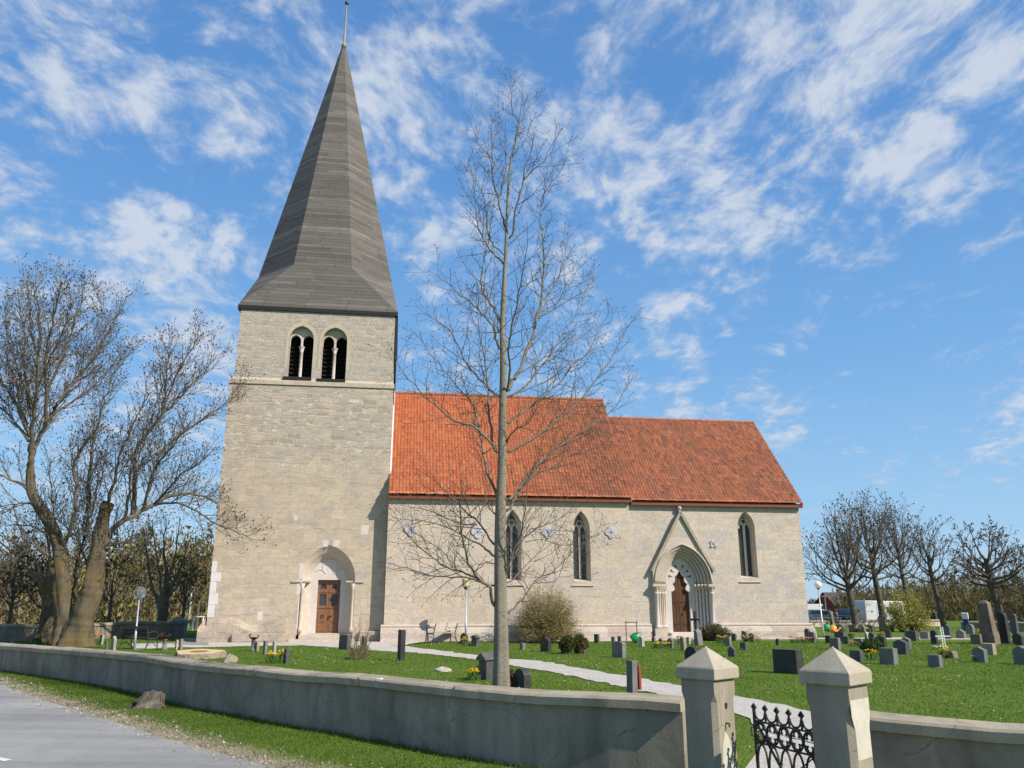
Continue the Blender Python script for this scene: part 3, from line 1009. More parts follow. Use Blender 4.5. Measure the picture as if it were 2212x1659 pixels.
m_.loft([[(-.03, .02, 8.4), (.07, .02, 8.4), (.07, .02, 8.56), (-.03, .02, 8.56)], [(-.03, VR, ZRN), (.07, VR, ZRN), (.07, VR, ZRN + .2), (-.03, VR, ZRN + .2)]], True, True)
m_.build('flashing', M['plaster'], r1)

# wall anchors: white four-lobed plates with a cross of iron
for k, (zx, zy) in enumerate(((312, 475), (888, 492), (1495, 493), (2040, 495))):
    u, z = f4(zx, zy, PV)
    p_ = []
    for q in range(48):
        a = 2 * math.pi * q / 48
        dl_ = (a + math.pi / 4) % (math.pi / 2) - math.pi / 4
        r_ = .17 * math.cos(dl_) + math.sqrt(.17 ** 2 - (.17 * math.sin(dl_)) ** 2)
        r_ *= .98
        p_.append((u + r_ * math.cos(a), z + r_ * math.sin(a)))
    m_ = MB()
    m_.prism(p_, PV - .05, PV + .01)
    an = m_.build('wall_anchor', M['plaque'], church, bevel=.012)
    m_ = MB()
    for a in (0, 45, 90, 135):
        c_, s_ = math.cos(R(a)) * .2, math.sin(R(a)) * .2
        m_.tube([(u - c_, PV - .053, z - s_), (u + c_, PV - .053, z + s_)], .006, 5)
    m_.lathe([(.015, -.03), (.03, 0), (.015, .03)], 8, (u, PV - .06, z))
    m_.build('cross_iron', M['iron'], an)
u, z = f5(1195, 597, QV)
m_ = MB()
p_ = [(u + (.12 + .10 * abs(math.cos(2 * (2 * math.pi * q / 32 - math.pi / 4)))) * math.cos(2 * math.pi * q / 32), z + (.12 + .10 * abs(math.cos(2 * (2 * math.pi * q / 32 - math.pi / 4)))) * math.sin(2 * math.pi * q / 32)) for q in range(32)]
m_.prism(p_, QV - .05, QV + .01)
an = m_.build('wall_anchor', M['plaque'], church)
m_ = MB()
for a in (40, 130):
    c_, s_ = math.cos(R(a)) * .24, math.sin(R(a)) * .24
    m_.tube([(u - c_, QV - .056, z - s_), (u + c_, QV - .056, z + s_)], .013, 5)
m_.build('cross_iron', M['iron'], an)

# ---- choir portal: gabled, five orders
m_ = MB()
hw_ = (gr - gl) / 2 - .06
oa = arch(ACX, AW, azs - .02, azs, aza, 14)
outer = [(GC - hw_, azs - .02), (GC + hw_, azs - .02), (GC + hw_, gzf), (GC + .03, gza), (GC - .03, gza), (GC - hw_, gzf)]
# face of the gable above the capitals
face = [outer[0]] + oa[1:-1] + [outer[1], outer[2], outer[3], outer[4], outer[5]]
m_.plate(face, [], VF)
m_.loft([[(x, VF, z) for x, z in outer[1:] + outer[:1]], [(x, QV + .01, z) for x, z in outer[1:] + outer[:1]]], False)
prev = (oa, VF)
NO = 5
steps = []
for k in range(1, NO + 1):
    f = k / NO
    cx, w, za, v = ACX + (JC - ACX) * f, AW + (JW - AW) * f, aza + (jza - aza) * f, VF + (VD - VF) * f
    A1 = arch(prev[2] if len(prev) > 2 else ACX, AW + (JW - AW) * (k - 1) / NO, azs - .02, azs, aza + (jza - aza) * (k - 1) / NO, 14)
    reveal(m_, A1, prev[1], A1, v - .005)
    A2 = arch(cx, w, azs - .02, azs, za, 14)
    reveal(m_, A1, v - .005, A2, v - .005)
    steps.append((A1, v, A2))
    prev = (A2, v, cx)
gp = m_.build('choir_portal', M['choir'], church)
m_ = MB()
for k, (A1, v, A2) in enumerate(steps):          # rolls in the angles of the orders
    mid_ = [((a[0] + b[0]) / 2, (a[1] + b[1]) / 2) for a, b in zip(A1, A2)][1:-1]
    bars(m_, mid_, v - .05, .055, 6)
    bars(m_, A2[1:-1], v - .03, .032, 5)
hd = arch(ACX, AW + .08, azs, azs, aza + .06, 14)[1:-1]
bars(m_, hd, VF - .02, .06, 6)
m_.build('archivolt', M['dressed'], gp, smooth=True)
m_ = MB()                                        # raking moulding and finial of the gable
for s in (-1, 1):
    a = Vector((GC + s * (hw_ + .07), 0, gzf - .02))
    b_ = Vector((GC, 0, gza + .06))
    dd = (b_ - a).normalized()
    nn = Vector((-dd.z, 0, dd.x)) * (-.07 if s < 0 else .07)
    if nn.z < 0:
        nn = -nn
    lo = [a - nn, a + nn, b_ + nn, b_ - nn]
    m_.loft([[(p.x, VF - .12, p.z) for p in lo], [(p.x, QV - .002, p.z) for p in lo]], True, True)
m_.build('gable_moulding', M['mould'], gp)
m_ = MB()
m_.lathe([(.05, gza + .02), (.07, gza + .12), (.05, gza + .18), (.13, gza + .26), (.15, gza + .32), (.06, gza + .4), (.001, gza + .52)], 8, (GC, VF + .06, 0))
m_.build('gable_finial', M['dressed'], gp, smooth=True)
# stepped jambs with columns
zc1, zc0 = azs - .02, fp(260, 1118, VF)[1]
zb1 = fp(260, 1495, VF)[1]
m_ = MB()
m_.loft([[(GC - hw_, VF + .08, .0), (GC - hw_, VF + .08, zc1)], [(GC - hw_, QV + .02, 0), (GC - hw_, QV + .02, zc1)]], False)
m_.build('cheek', M['dressed'], gp)
m_ = MB()
m_.loft([[(GC + hw_, VF + .08, .0), (GC + hw_, VF + .08, zc1)], [(GC + hw_, QV + .02, 0), (GC + hw_, QV + .02, zc1)]], False)
m_.build('cheek', M['dressed'], gp)
for s in (0, -1):
    m_ = MB()
    pts = [((GC - hw_) if s == 0 else (GC + hw_), VF + .08)]
    pts.append((steps[0][0][s][0], VF + .08))
    for A1, v, A2 in steps:
        pts += [(A1[s][0], v - .005), (A2[s][0], v - .005)]
    m_.loft([[(x, y, 0) for x, y in pts], [(x, y, zc1) for x, y in pts]], False)
    m_.build('jamb', M['dressed'], gp)
for s in (0, -1):
    cap, bas = MB(), MB()
    sg = 1 if s == 0 else -1
    xs_ = [((GC - sg * (hw_ - .13)), VF + .02, .10)] + [((A1[s][0] + A2[s][0]) / 2, v - .075, .062) for A1, v, A2 in steps]
    for x, y, r_ in xs_:
        c_ = MB()
        c_.lathe([(r_ * 1.25, zb1 - .12), (r_ * 1.6, zb1 - .06), (r_ * 1.1, zb1), (r_, zb1 + .04), (r_, zc0 - .06), (r_ * 1.25, zc0 - .04), (r_ * 1.25, zc0), (r_, zc0 + .02)], 12, (x, y, 0))
        c_.build('column', M['red_col'] if (sg == 1 and abs(x - xs_[3][0]) < .01) else M['pale'], gp, smooth=True)
        cap.lathe([(r_, zc0), (r_ * 1.15, zc0 + .08), (r_ * 1.35, zc0 + .16), (r_ * 2.0, zc0 + .26), (r_ * 1.8, zc1 - .14)], 8, (x, y, 0))
        for q in range(6):
            a = q * math.pi / 3 + .4
            cap.lathe([(.001, -.04), (.035, 0), (.001, .04)], 5, (x + r_ * 1.75 * math.cos(a), y + r_ * 1.75 * math.sin(a), zc0 + .2))
        cap.box(x - r_ * 2.1, x + r_ * 2.1, y - r_ * 2.1, y + r_ * 1.6, zc1 - .15 - .001 * x, zc1 - .012 - .002 * (x - gl))
        bas.box(x - r_ * 2.0, x + r_ * 2.0, y - r_ * 2.0, y + r_ * 2.0, .2, zb1 - .13 - .003 * (x - gl))
    x_out = GC - sg * hw_
    x_in = JC - sg * JW / 2
    bas.box(min(x_out, x_in) - (.12 if sg == 1 else 0), max(x_out, x_in) + (.12 if sg == -1 else 0), VF - .18, QV + .2, 0, .2)
    cap.build('capital', M['dressed'], gp)
    bas.build('column_base', M['dressed'], gp)
# foiled tympanum in front of the door
cxm = JC + .0
ow = min(orr - ol, JW - .3)
op = arch(cxm, ow, oz0, azs - .42, ozt + .08, 40)
arcp = op[1:-1]
n_ = len(arcp)
pts = []
for i, (x, z) in enumerate(arcp):
    t_ = abs(i / (n_ - 1) - .5) * 2              # 1 at the springing, 0 at the point
    lob = abs(math.sin(math.pi * (1 - t_) * 3.0)) ** .7
    pts.append((cxm + (x - cxm) * (1 - .42 * lob * (.35 + .65 * t_)), z - .05 * lob))
op = [op[0]] + pts + [op[-1]]
m_ = MB()
m_.plate(arch(JC, JW - .004, .2, azs, jza, 14), [op], VD - .004)
reveal(m_, op, VD - .004, op, VD + .16, True)
for s in (-1, 1):                                # thin near-black leaf plates, the shade of carved piercings painted on
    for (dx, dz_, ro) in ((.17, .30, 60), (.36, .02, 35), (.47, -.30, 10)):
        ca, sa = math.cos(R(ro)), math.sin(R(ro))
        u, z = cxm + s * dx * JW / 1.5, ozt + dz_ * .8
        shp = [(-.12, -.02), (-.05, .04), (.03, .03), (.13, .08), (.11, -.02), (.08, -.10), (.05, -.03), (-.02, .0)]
        MB().prism([(u + s * (x * ca - y * sa), z + x * sa + y * ca) for x, y in shp], VD - .008, VD - .0045).build('leaf_shade', M['near_black'], gp)
m_.build('tympanum', M['pale'], gp)
m_ = MB()
m_.box(cxm - ow / 2 - .3, cxm - .005, VD + .17, VD + .25, oz0 - .05, ozt + .4)
m_.box(cxm + .005, orr + .3, VD + .17, VD + .25, oz0 - .05, ozt + .4)
k = ol - .25
while k < orr + .25:
    m_.box(k, k + .17, VD + .15, VD + .168, oz0 - .04, ozt + .39, .008)
    k += .185
cd = m_.build('door', M['choir_oak'], church)
m_ = MB()
for z in (oz0 + .38, oz0 + 1.5):
    for s in (-1, 1):
        m_.box(cxm + (s * .04 if s > 0 else -.55), cxm + (.55 if s > 0 else -.04), VD + .135, VD + .149, z, z + .06)
        m_.lathe([(.001, -.03), (.05, 0), (.001, .03)], 6, (cxm + s * .3, VD + .14, z - .07))
m_.lathe([(.001, -.07), (.07, 0), (.001, .07)], 8, (cxm + .12, VD + .14, oz0 + .92))
m_.build('hinge', M['iron'], cd)
for q in ((ol - .35, orr + .4, VF - .75, VF + .1, -.05, .1), (JC - JW / 2 - .02, JC + JW / 2 + .02, VF + .0, VD + .3, .101, oz0 - .01)):
    MB().box(*q).build('doorstep', M['pale'], gp, bevel=.02)
# ---------------------------------------------------------------- the lie of the land
WT = .58                                          # height of the wall's top
wpx = [(0, 1391.7), (175, 1405), (250, 1411), (325, 1420.5), (425, 1433.5), (553, 1444.5), (653, 1454.5), (816.6, 1468), (943, 1481), (1134, 1498), (1300, 1509), (1470, 1518.5)]
wl = [G(x, y, WT) for x, y in wpx]
d0 = (wl[0] - wl[2]).normalized()
wl = [wl[0] + d0 * 30, wl[0] + d0 * 12] + wl
wr = [G(x, y, WT) for x, y in ((1822, 1541), (1982, 1556), (2212, 1575.5))]
d1 = (wr[2] - wr[0]).normalized()
wr = wr + [wr[2] + d1 * 6, wr[2] + d1 * 25]
allw = wl + wr
WX = np.array([p.x for p in allw])
WY = np.array([p.y for p in allw])
GC0 = (2.9, 9.6)


def zgn(x, y):
    """height of the ground: churchyard level 0, the road side lower"""
    x, y = np.asarray(x, float), np.asarray(y, float)
    wy = np.interp(x, WX, WY)
    side = y - wy - .47                           # > 0 inside
    s = np.clip(side / .2 + .5, 0, 1)
    zo = -.20 - .21 * np.clip((x + 18) / 18, 0, 1)
    g = np.exp(-((x - GC0[0]) ** 2 + (y - GC0[1]) ** 2) / 9.0)
    zi = -.36 * g
    far = np.clip((np.hypot(x, y) - 55) / 200, 0, 1)
    return zo * (1 - s) + zi * s - far * 1.2


def zg(x, y):
    return float(zgn(x, y))


def Gd(px, py):
    z = 0.0
    for _ in range(12):
        p = G(px, py, z)
        z = .5 * z + .5 * zg(p.x, p.y)
    p = G(px, py, z)
    return Vector((p.x, p.y, zg(p.x, p.y)))


def pline(pts, n):
    pts = [np.array(p[:2], float) for p in pts]
    L = np.concatenate([[0], np.cumsum([np.linalg.norm(b - a) for a, b in zip(pts, pts[1:])])])
    t = np.linspace(0, L[-1], n)
    P = np.array(pts)
    return np.stack([np.interp(t, L, P[:, 0]), np.interp(t, L, P[:, 1])], 1)


def inpoly(x, y, poly):
    r = np.zeros(len(x), bool)
    n = len(poly)
    for i in range(n):
        x0, y0 = poly[i]
        x1, y1 = poly[(i + 1) % n]
        c = ((y0 > y) != (y1 > y)) & (x < (x1 - x0) * (y - y0) / (y1 - y0 + 1e-12) + x0)
        r ^= c
    return r


# road edge on the ground
repx = [(0, 1485), (75, 1512), (150, 1532.5), (250, 1561), (375, 1599), (553, 1643), (640, 1662)]
red = [G(x, y, -.33) for x, y in repx]
e0 = (red[0] - red[2]).normalized()
e1 = (red[-1] - red[-3]).normalized()
red = [red[0] + e0 * 40, red[0] + e0 * 15] + red + [red[-1] + e1 * 3, red[-1] + e1 * 12]
RD = pline(red, 120)


def axis(lo, hi, step, far, grow=1.25):
    a = list(np.arange(lo, hi + 1e-6, step))
    s = step
    while a[-1] < far:
        s *= grow
        a.append(a[-1] + s)
    s = step
    b = [a[0]]
    while b[-1] > -far:
        s *= grow
        b.append(b[-1] - s)
    return np.array(b[:0:-1] + a)


gx = axis(-26, 24, .25, 3000)
gy = axis(-4, 46, .25, 3000)
X, Y = np.meshgrid(gx, gy)
dr = np.full(X.shape, 99.0)
near = (np.abs(X) < 40) & (Y > -8) & (Y < 60)
xx, yy = X[near], Y[near]
dd_ = np.full(len(xx), 99.0)
for p in RD:
    dd_ = np.minimum(dd_, np.hypot(xx - p[0], yy - p[1]))
dr[near] = dd_
Z = zgn(X, Y)
n = X.shape[1]
i = np.arange(X.shape[0] - 1)[:, None] * n + np.arange(n - 1)[None, :]


def grass_ground():
    m, t, b = newmat('mown_grass', .95, .08)
    tc = nd(t, 'ShaderNodeTexCoord').outputs['Object']
    big = noise(t, tc, .28, 4, .6)
    md = noise(t, tc, 2.2, 5, .65)
    fn = noise(t, mapv(t, tc, (1, .6, 1)), 28, 4, .75)
    f = mth(t, 'ADD', mth(t, 'MULTIPLY', big, .4), mth(t, 'ADD', mth(t, 'MULTIPLY', md, .3), mth(t, 'MULTIPLY', fn, .4)))
    c = ramp(t, f, [(.38, (.062, .105, .014)), (.52, (.092, .15, .022)), (.66, (.125, .18, .034)), (.8, (.17, .19, .06))])
    worn = sstep(t, noise(t, tc, .55, 6, .7, .4), .60, .72)
    c = mixc(t, mth(t, 'MULTIPLY', worn, .55), c, (.17, .155, .075))
    a = nd(t, 'ShaderNodeAttribute', {}, attribute_name='road').outputs['Fac']
    dist = mth(t, 'ADD', a, mth(t, 'MULTIPLY_ADD', md, 1.0, -.5))
    dist = mth(t, 'ADD', dist, mth(t, 'MULTIPLY_ADD', noise(t, tc, 9, 4, .7), .5, -.25))
    dirt = sstep(t, dist, .95, .25)
    dc = ramp(t, noise(t, tc, 18, 6, .75), [(.3, (.17, .13, .085)), (.55, (.31, .255, .18)), (.75, (.42, .37, .29))])
    c = mixc(t, dirt, c, dc)
    t.links.new(c, b.inputs['Base Color'])
    bump(t, b, mth(t, 'ADD', fn, md), .6, .05)
    return m


go = npmesh('ground', np.stack([X, Y, Z], -1).reshape(-1, 3), np.stack([i, i + 1, i + n + 1, i + n], -1).reshape(-1, 4), grass_ground(), smooth=True)
at_ = go.data.attributes.new('road', 'FLOAT', 'POINT')
at_.data.foreach_set('value', np.clip(dr, 0, 9).astype(np.float32).ravel())
struct(go)


def strip(name, A, B, mat, n=60, m=5, lift=.012, kind='structure', ragged=0.0):
    a, b = pline(A, n), pline(B, n)
    if ragged:
        rj = np.random.default_rng(len(A) + n)
        for q in (a, b):
            q[1:-1] += np.convolve(rj.normal(0, ragged, n), [.25, .5, .25], 'same')[1:-1, None] * np.array([.5, 1.0])
    t = np.linspace(0, 1, m)[None, :, None]
    P = a[:, None, :] * (1 - t) + b[:, None, :] * t
    z = zgn(P[..., 0], P[..., 1]) + lift
    V = np.concatenate([P, z[..., None]], -1).reshape(-1, 3)
    i = np.arange(n - 1)[:, None] * m + np.arange(m - 1)[None, :]
    o = npmesh(name, V, np.stack([i, i + 1, i + m + 1, i + m], -1).reshape(-1, 4), mat, smooth=True)
    o['kind'] = kind
    return o, np.concatenate([a, b[::-1]])


def asphalt():
    m, t, b = newmat('worn_asphalt', .85, .25)
    tc = nd(t, 'ShaderNodeTexCoord').outputs['Object']
    f = noise(t, tc, 60, 4, .8)
    g = noise(t, mapv(t, tc, (.5, .5, .5), (0, 0, 0), (0, 0, .6)), .9, 5, .6)
    g2 = noise(t, tc, 5, 5, .7)
    c = ramp(t, f, [(.3, (.20, .197, .19)), (.55, (.29, .286, .278)), (.75, (.38, .374, .36))])
    c = mixc(t, .7, c, ramp(t, mth(t, 'ADD', mth(t, 'MULTIPLY', g, .6), mth(t, 'MULTIPLY', g2, .4)), [(.35, (.72, .72, .72)), (.65, (1.12, 1.12, 1.12))]), 'MULTIPLY')
    lane = noise(t, mapv(t, tc, (.10, 1.5, 1), (0, 0, 0), (0, 0, R(42))), 1.0, 4, .55)
    c = mixc(t, .8, c, ramp(t, lane, [(.36, (.80, .80, .80)), (.52, (1, 1, 1)), (.66, (1.10, 1.10, 1.09))]), 'MULTIPLY')
    crk = nd(t, 'ShaderNodeTexVoronoi', {'Vector': mapv(t, nd(t, 'ShaderNodeVectorMath', {0: tc, 1: nd(t, 'ShaderNodeTexNoise', {'Vector': tc, 'Scale': 2.0, 'Detail': 4.0}).outputs['Color']}, operation='ADD').outputs[0], (.35, .8, 1)), 'Scale': .7}, feature='DISTANCE_TO_EDGE').outputs['Distance']
    c = mixc(t, mth(t, 'MULTIPLY', sstep(t, crk, .012, .002), mth(t, 'MULTIPLY', sstep(t, g, .5, .6), .6)), c, (.10, .10, .10))
    c = mixc(t, mth(t, 'MULTIPLY', sstep(t, noise(t, mapv(t, tc, (1, 1, 1), (4, 2, 0)), .55, 5, .65), .58, .70), .35), c, (.36, .345, .31))
    t.links.new(c, b.inputs['Base Color'])
    bump(t, b, f, .3, .01)
    return m


off = np.stack([-(RD[-1] - RD[0])[1] * np.ones(1), (RD[-1] - RD[0])[0] * np.ones(1)], 1)[0]
off = off / np.linalg.norm(off)
if off[1] > 0:
    off = -off
rw, RPOLY = strip('road', RD + off * 0, RD + off * 6.2, asphalt(), 120, 14, .006)
c0, c1 = G(-10, 1640, -.33), G(18, 1645, -.33)
cd_ = (c1 - c0).normalized()
cn_ = Vector((-cd_.y, cd_.x, 0)) * .06
mb = MB()
q = [c0 - cd_ * 1.5 - cn_, c1 - cn_, c1 + cn_, c0 - cd_ * 1.5 + cn_]
mb.poly([(p.x, p.y, zg(p.x, p.y) + .012) for p in q])
struct(mb.build('road_marking', simple('worn_road_paint', (.55, .55, .54), .8, .35, 20)))


def gravel():
    m, t, b = newmat('pale_gravel', .95, .1)
    tc = nd(t, 'ShaderNodeTexCoord').outputs['Object']
    f = noise(t, tc, 26, 4, .85)
    g = noise(t, tc, 1.4, 5, .6)
    c = ramp(t, f, [(.34, (.22, .20, .175)), (.48, (.45, .425, .385)), (.66, (.60, .575, .53))])
    c = mixc(t, .6, c, ramp(t, g, [(.3, (.82, .80, .77)), (.65, (1.06, 1.06, 1.06))]), 'MULTIPLY')
    t.links.new(c, b.inputs['Base Color'])
    bump(t, b, f, .5, .02)
    return m


GRV = gravel()
PATHS = []
up = [(873, 1396), (950, 1406), (1035, 1416.6), (1096.5, 1424), (1168, 1428.5), (1262, 1445.5), (1354.7, 1462), (1479, 1484), (1582, 1504), (1700, 1525), (1790, 1545)]
lo = [(862, 1408), (950, 1416), (1034, 1426), (1096, 1437), (1201, 1454), (1300, 1475), (1354.7, 1486), (1479, 1514), (1560, 1532), (1618, 1556), (1655, 1600), (1600, 1700)]
_, p_ = strip('gravel_path', [Gd(*p) for p in up] + [Vector((4.2, 8.2, 0))], [Gd(*p) for p in lo], GRV, 170, 8, .016, ragged=.11)
PATHS.append(p_)


def ch2w(u, v):
    p = CO + CU * u + CN * v
    return (p.x, p.y)


up = [ch2w(-TW - 3.2, -.6), ch2w(-TW - .9, -.2), ch2w(-TW, -.2), ch2w(0, -.2), ch2w(.2, PV - .2), ch2w(3.5, PV - .2), ch2w(6.2, PV - .2)]
lo = [Gd(*p) for p in ((290, 1404), (370, 1399), (453, 1398.5), (553, 1395.5), (653, 1395), (753, 1401), (818, 1406.5), (868, 1409), (905, 1399))] + [Gd(940, 1391), Gd(1000, 1386.5)]
lo2 = lo[:8] + [Gd(873, 1395), Gd(889, 1390.5), Gd(916, 1387.5), Gd(1000, 1385.5)]
_, p_ = strip('gravel_apron', up, lo2, GRV, 150, 8, .012, ragged=.10)
PATHS.append(p_)
_, p_ = strip('gravel_path', [ch2w(6.2, PV - .2), ch2w(13, PV - .25), ch2w(22.8, QV - .3), ch2w(33, -3)], [Gd(1000, 1385.5), Gd(1258, 1386), Gd(1530, 1381.5), Gd(1750, 1379), Gd(1860, 1379)][:1] + [Gd(1258, 1386), Gd(1400, 1384.5), Gd(1560, 1381), Gd(1750, 1378.5), Gd(1990, 1377)], GRV, 80, 5, .010)
PATHS.append(p_)
# asphalt drive beyond the tower's west side
_, p_ = strip('drive', [Gd(395, 1379), Gd(450, 1379)], [Gd(370, 1392), Gd(450, 1394)], asphalt(), 10, 5, .022)

# ---------------------------------------------------------------- churchyard walls
M['render'] = None


def grey_render(name, lo, hi, stain):
    m, t, b = newmat(name, .92, .12)
    tc = nd(t, 'ShaderNodeTexCoord').outputs['Object']
    g = noise(t, mapv(t, tc, (1, 1, .55)), 1.1, 6, .62, .5)
    s = noise(t, mapv(t, tc, (3, 3, .5)), 1.6, 5, .6)
    f = noise(t, tc, 50, 3, .8)
    c = ramp(t, mth(t, 'ADD', mth(t, 'MULTIPLY', g, .7), mth(t, 'MULTIPLY', s, .3)), [(.38, lo), (.5, tuple((a + b_) / 2 for a, b_ in zip(lo, hi))), (.62, hi)])
    c = mixc(t, mth(t, 'MULTIPLY', sstep(t, noise(t, tc, .6, 6, .7, .8), .56, .7), .5), c, stain)
    vv_ = nd(t, 'ShaderNodeVectorMath', {0: mapv(t, tc, (.8, .8, 1.3)), 1: nd(t, 'ShaderNodeVectorMath', {0: nd(t, 'ShaderNodeTexNoise', {'Vector': tc, 'Scale': 3.0, 'Detail': 4.0}).outputs['Color'], 3: .5}, operation='SCALE').outputs[0]}, operation='ADD').outputs[0]
    crk = nd(t, 'ShaderNodeTexVoronoi', {'Vector': vv_, 'Scale': .8}, feature='DISTANCE_TO_EDGE').outputs['Distance']
    c = mixc(t, mth(t, 'MULTIPLY', sstep(t, crk, .010, .002), mth(t, 'MULTIPLY', sstep(t, g, .47, .6), .5)), c, (.06, .055, .05))
    c = mixc(t, mth(t, 'MULTIPLY', sstep(t, noise(t, mapv(t, tc, (1, 1, 1), (3, 8, 2)), .8, 5, .6, 1.0), .60, .66), .22), c, tuple(x * 1.25 for x in hi))
    c = mixc(t, .5, c, ramp(t, f, [(.3, (.72, .72, .72)), (.65, (1.14, 1.14, 1.14))]), 'MULTIPLY')
    t.links.new(c, b.inputs['Base Color'])
    bump(t, b, mth(t, 'ADD', f, mth(t, 'MULTIPLY', g, 1.5)), .35, .02)
    return m


M['render'] = grey_render('grey_cement_render', (.175, .152, .118), (.315, .28, .225), (.14, .122, .095))
M['coping'] = grey_render('sandy_coping', (.25, .215, .155), (.40, .35, .262), (.31, .275, .21))
M['post'] = grey_render('cement_post', (.235, .208, .16), (.345, .305, .235), (.41, .38, .32))


M['jointm'] = simple('coping_joint', (.20, .18, .145), .95, .3, 9)


def wall_run(name, label, pts, top, base, th=.42, mat=None, cop=None, over=.06, ch=.13, step=.5, wob=.012, group=None, ends=(True, True)):
    root = thing(name, label, 'wall', (pts[0][0], pts[0][1], 0), 0, group)
    P = pline(pts, max(2, int(sum(math.dist(a[:2], b[:2]) for a, b in zip(pts, pts[1:])) / step)))
    T = np.gradient(P, axis=0)
    T /= np.linalg.norm(T, axis=1)[:, None]
    N = np.stack([-T[:, 1], T[:, 0]], 1)          # left of travel
    N *= 1 if N[len(N) // 2][1] > 0 else -1       # towards the yard
    rr = np.random.default_rng(3)
    w = np.convolve(rr.normal(0, wob, len(P) + 8), np.ones(4) / 2, 'same')[4:-4]
    o = np.array([pts[0][0], pts[0][1]])
    def sec(profile):
        rings = []
        for k in range(len(P)):
            ring = []
            for (s, z) in profile:
                q = P[k] + N[k] * s - o
                ring.append((q[0], q[1], z + (w[k] if z > 0 else 0)))
            rings.append(ring)
        return rings
    m_ = MB()
    m_.loft(sec([(.05, base), (.06, top - ch), (th, top - ch), (th, base)]), True, True)
    m_.build('wall_body', mat or M['render'], root)
    m_ = MB()
    m_.loft(sec([(.05 - over, top - ch - .004), (.05 - over - .006, top - .03), (.05 - over + .03, top), (th + over - .03, top + .015), (th + over, top - .03), (th + over, top - ch - .004), (th * .5, top - ch - .004)]), True, True)
    m_.build('coping', cop or M['coping'], root)
    return root


r_ = wall_run('boundary_wall', 'long grey rendered churchyard wall curving along the road up to the gate', wl[:-1] + [wl[-1]], WT, -.55)
PW = pline(wl, 40)
for q in range(9, 40, 2):                        # mortared joints of the coping
    a_, b_ = PW[q - 1], PW[q]
    an_ = math.atan2(b_[1] - a_[1], b_[0] - a_[0])
    pm_ = a_ + (b_ - a_) * (.2 + .15 * (q % 4))
    m_ = MB()
    m_.box(-.012, .012, -.0155, .475, -.128, .0175, .002)
    rm = Matrix.Rotation(an_, 3, 'Z')
    m_.v = [tuple(rm @ Vector(p) + Vector((pm_[0], pm_[1], WT)) - r_.location) for p in m_.v]
    m_.build('mortar_joint', M['jointm'], r_)
m_ = MB()
k = G(818, 1468, WT)
rm = Matrix.Rotation(-.45, 3, 'Z')
m_.box(-.045, .045, -.012, .08, -.125, .018, .008)
m_.v = [tuple(rm @ Vector(p) + k - r_.location) for p in m_.v]
m_.build('mortar_joint', M['plaster'], r_)
wall_run('boundary_wall', 'short grey rendered wall running off right of the gate', wr, WT, -.55)
# back walls
bl = [G(-160, 1388, 0), G(0, 1387, 0), G(92, 1385, 0)]
wall_run('boundary_wall', 'sandy back wall behind the big pollard tree, at the left edge', bl, .80, -.1, over=.05, wob=.02)
bl = [G(150, 1382.5, 0), G(260, 1379, 0), G(372, 1376.5, 0)]
wall_run('boundary_wall', 'sandy back wall behind the dark slatted bench', bl, .84, -.1, over=.05, wob=.02)
bl = [D(1700, 1350, 71.5), D(1900, 1350, 74), D(2045, 1350, 77)]
wall_run('boundary_wall', 'pale low wall in front of the parked motorhome', [Vector((p.x, p.y, 0)) for p in bl], .40, -.9, mat=M['dressed'], over=.05)
bl = [D(2075, 1350, 62), D(2230, 1350, 58), D(2500, 1350, 52)]
wall_run('boundary_wall', 'dark grey low wall behind the tall obelisk', [Vector((p.x, p.y, 0)) for p in bl], .55, -.4, over=.05)

# ---------------------------------------------------------------- gate posts and gate
PB = R(46)


def gate_post(label, px, py, Y, z0, flip):
    p = D(px, py, Y)
    root = thing('gate_post', label, 'gate post', (p.x, p.y, z0), -PB, 'posts either side of the iron gate')
    zt = p.z - z0
    h = .225
    zc = zt - .37
    def ring(s, c, z):
        return [(-s + c, -s, z), (s - c, -s, z), (s, -s + c, z), (s, s - c, z), (s - c, s, z), (-s + c, s, z), (-s, s - c, z), (-s, -s + c, z)]
    m_ = MB()
    m_.loft([ring(h, .055, -.2), ring(h, .055, zc - .30), ring(h, .052, zc - .24), ring(h, .003, zc - .15), ring(h, .003, zc + .01)], True, True)
    m_.build('shaft', M['post'], root)
    m_ = MB()
    c = .268
    m_.loft([[(x * c, y * c, z) for x, y in ((-1, -1), (1, -1), (1, 1), (-1, 1))] for z, c in ((zc, c - .012), (zc + .012, c), (zc + .125, c + .002), (zc + .145, c - .012), (zt - .02, .02), (zt, .006))], True, True)
    m_.build('cap', M['post_cap'], root, bevel=.006)
    return root, p


M['post_cap'] = grey_render('pale_post_cap', (.33, .29, .22), (.44, .395, .31), (.52, .49, .43))
M['rust'] = simple('rusty_iron', (.09, .035, .018), .8, .4, 9)
lp, lpp = gate_post('left pyramid-capped gate post with rust stains, at the end of the long wall', 1524, 1395, 10.2, -.38, 1)
rp, rpp = gate_post('right pyramid-capped gate post that carries the iron gate', 1798, 1396, 8.9, -.38, -1)
m_ = MB()
m_.tube([(.225, -.02, .86), (.27, -.02, .86), (.27, -.02, .82)], .012, 6)
m_.tube([(.224, .0, 1.02), (.232, .0, 1.08)], .018, 5)
m_.build('latch_hook', M['rust'], lp)
M['whitepatch'] = simple('white_plaster_patch', (.48, .445, .37), .9, .2, 5, bmp=.2)
MB().prism([(-.165, .70), (.165, .70), (.165, .98), (.21, 1.1), (.218, 1.26), (-.218, 1.26), (-.21, 1.1), (-.165, .98)], .0, .004).xform(Matrix.Translation((.2245, 0, 0)) @ Matrix.Rotation(-math.pi / 2, 4, 'Z')).build('plaster_patch', M['whitepatch'], rp)
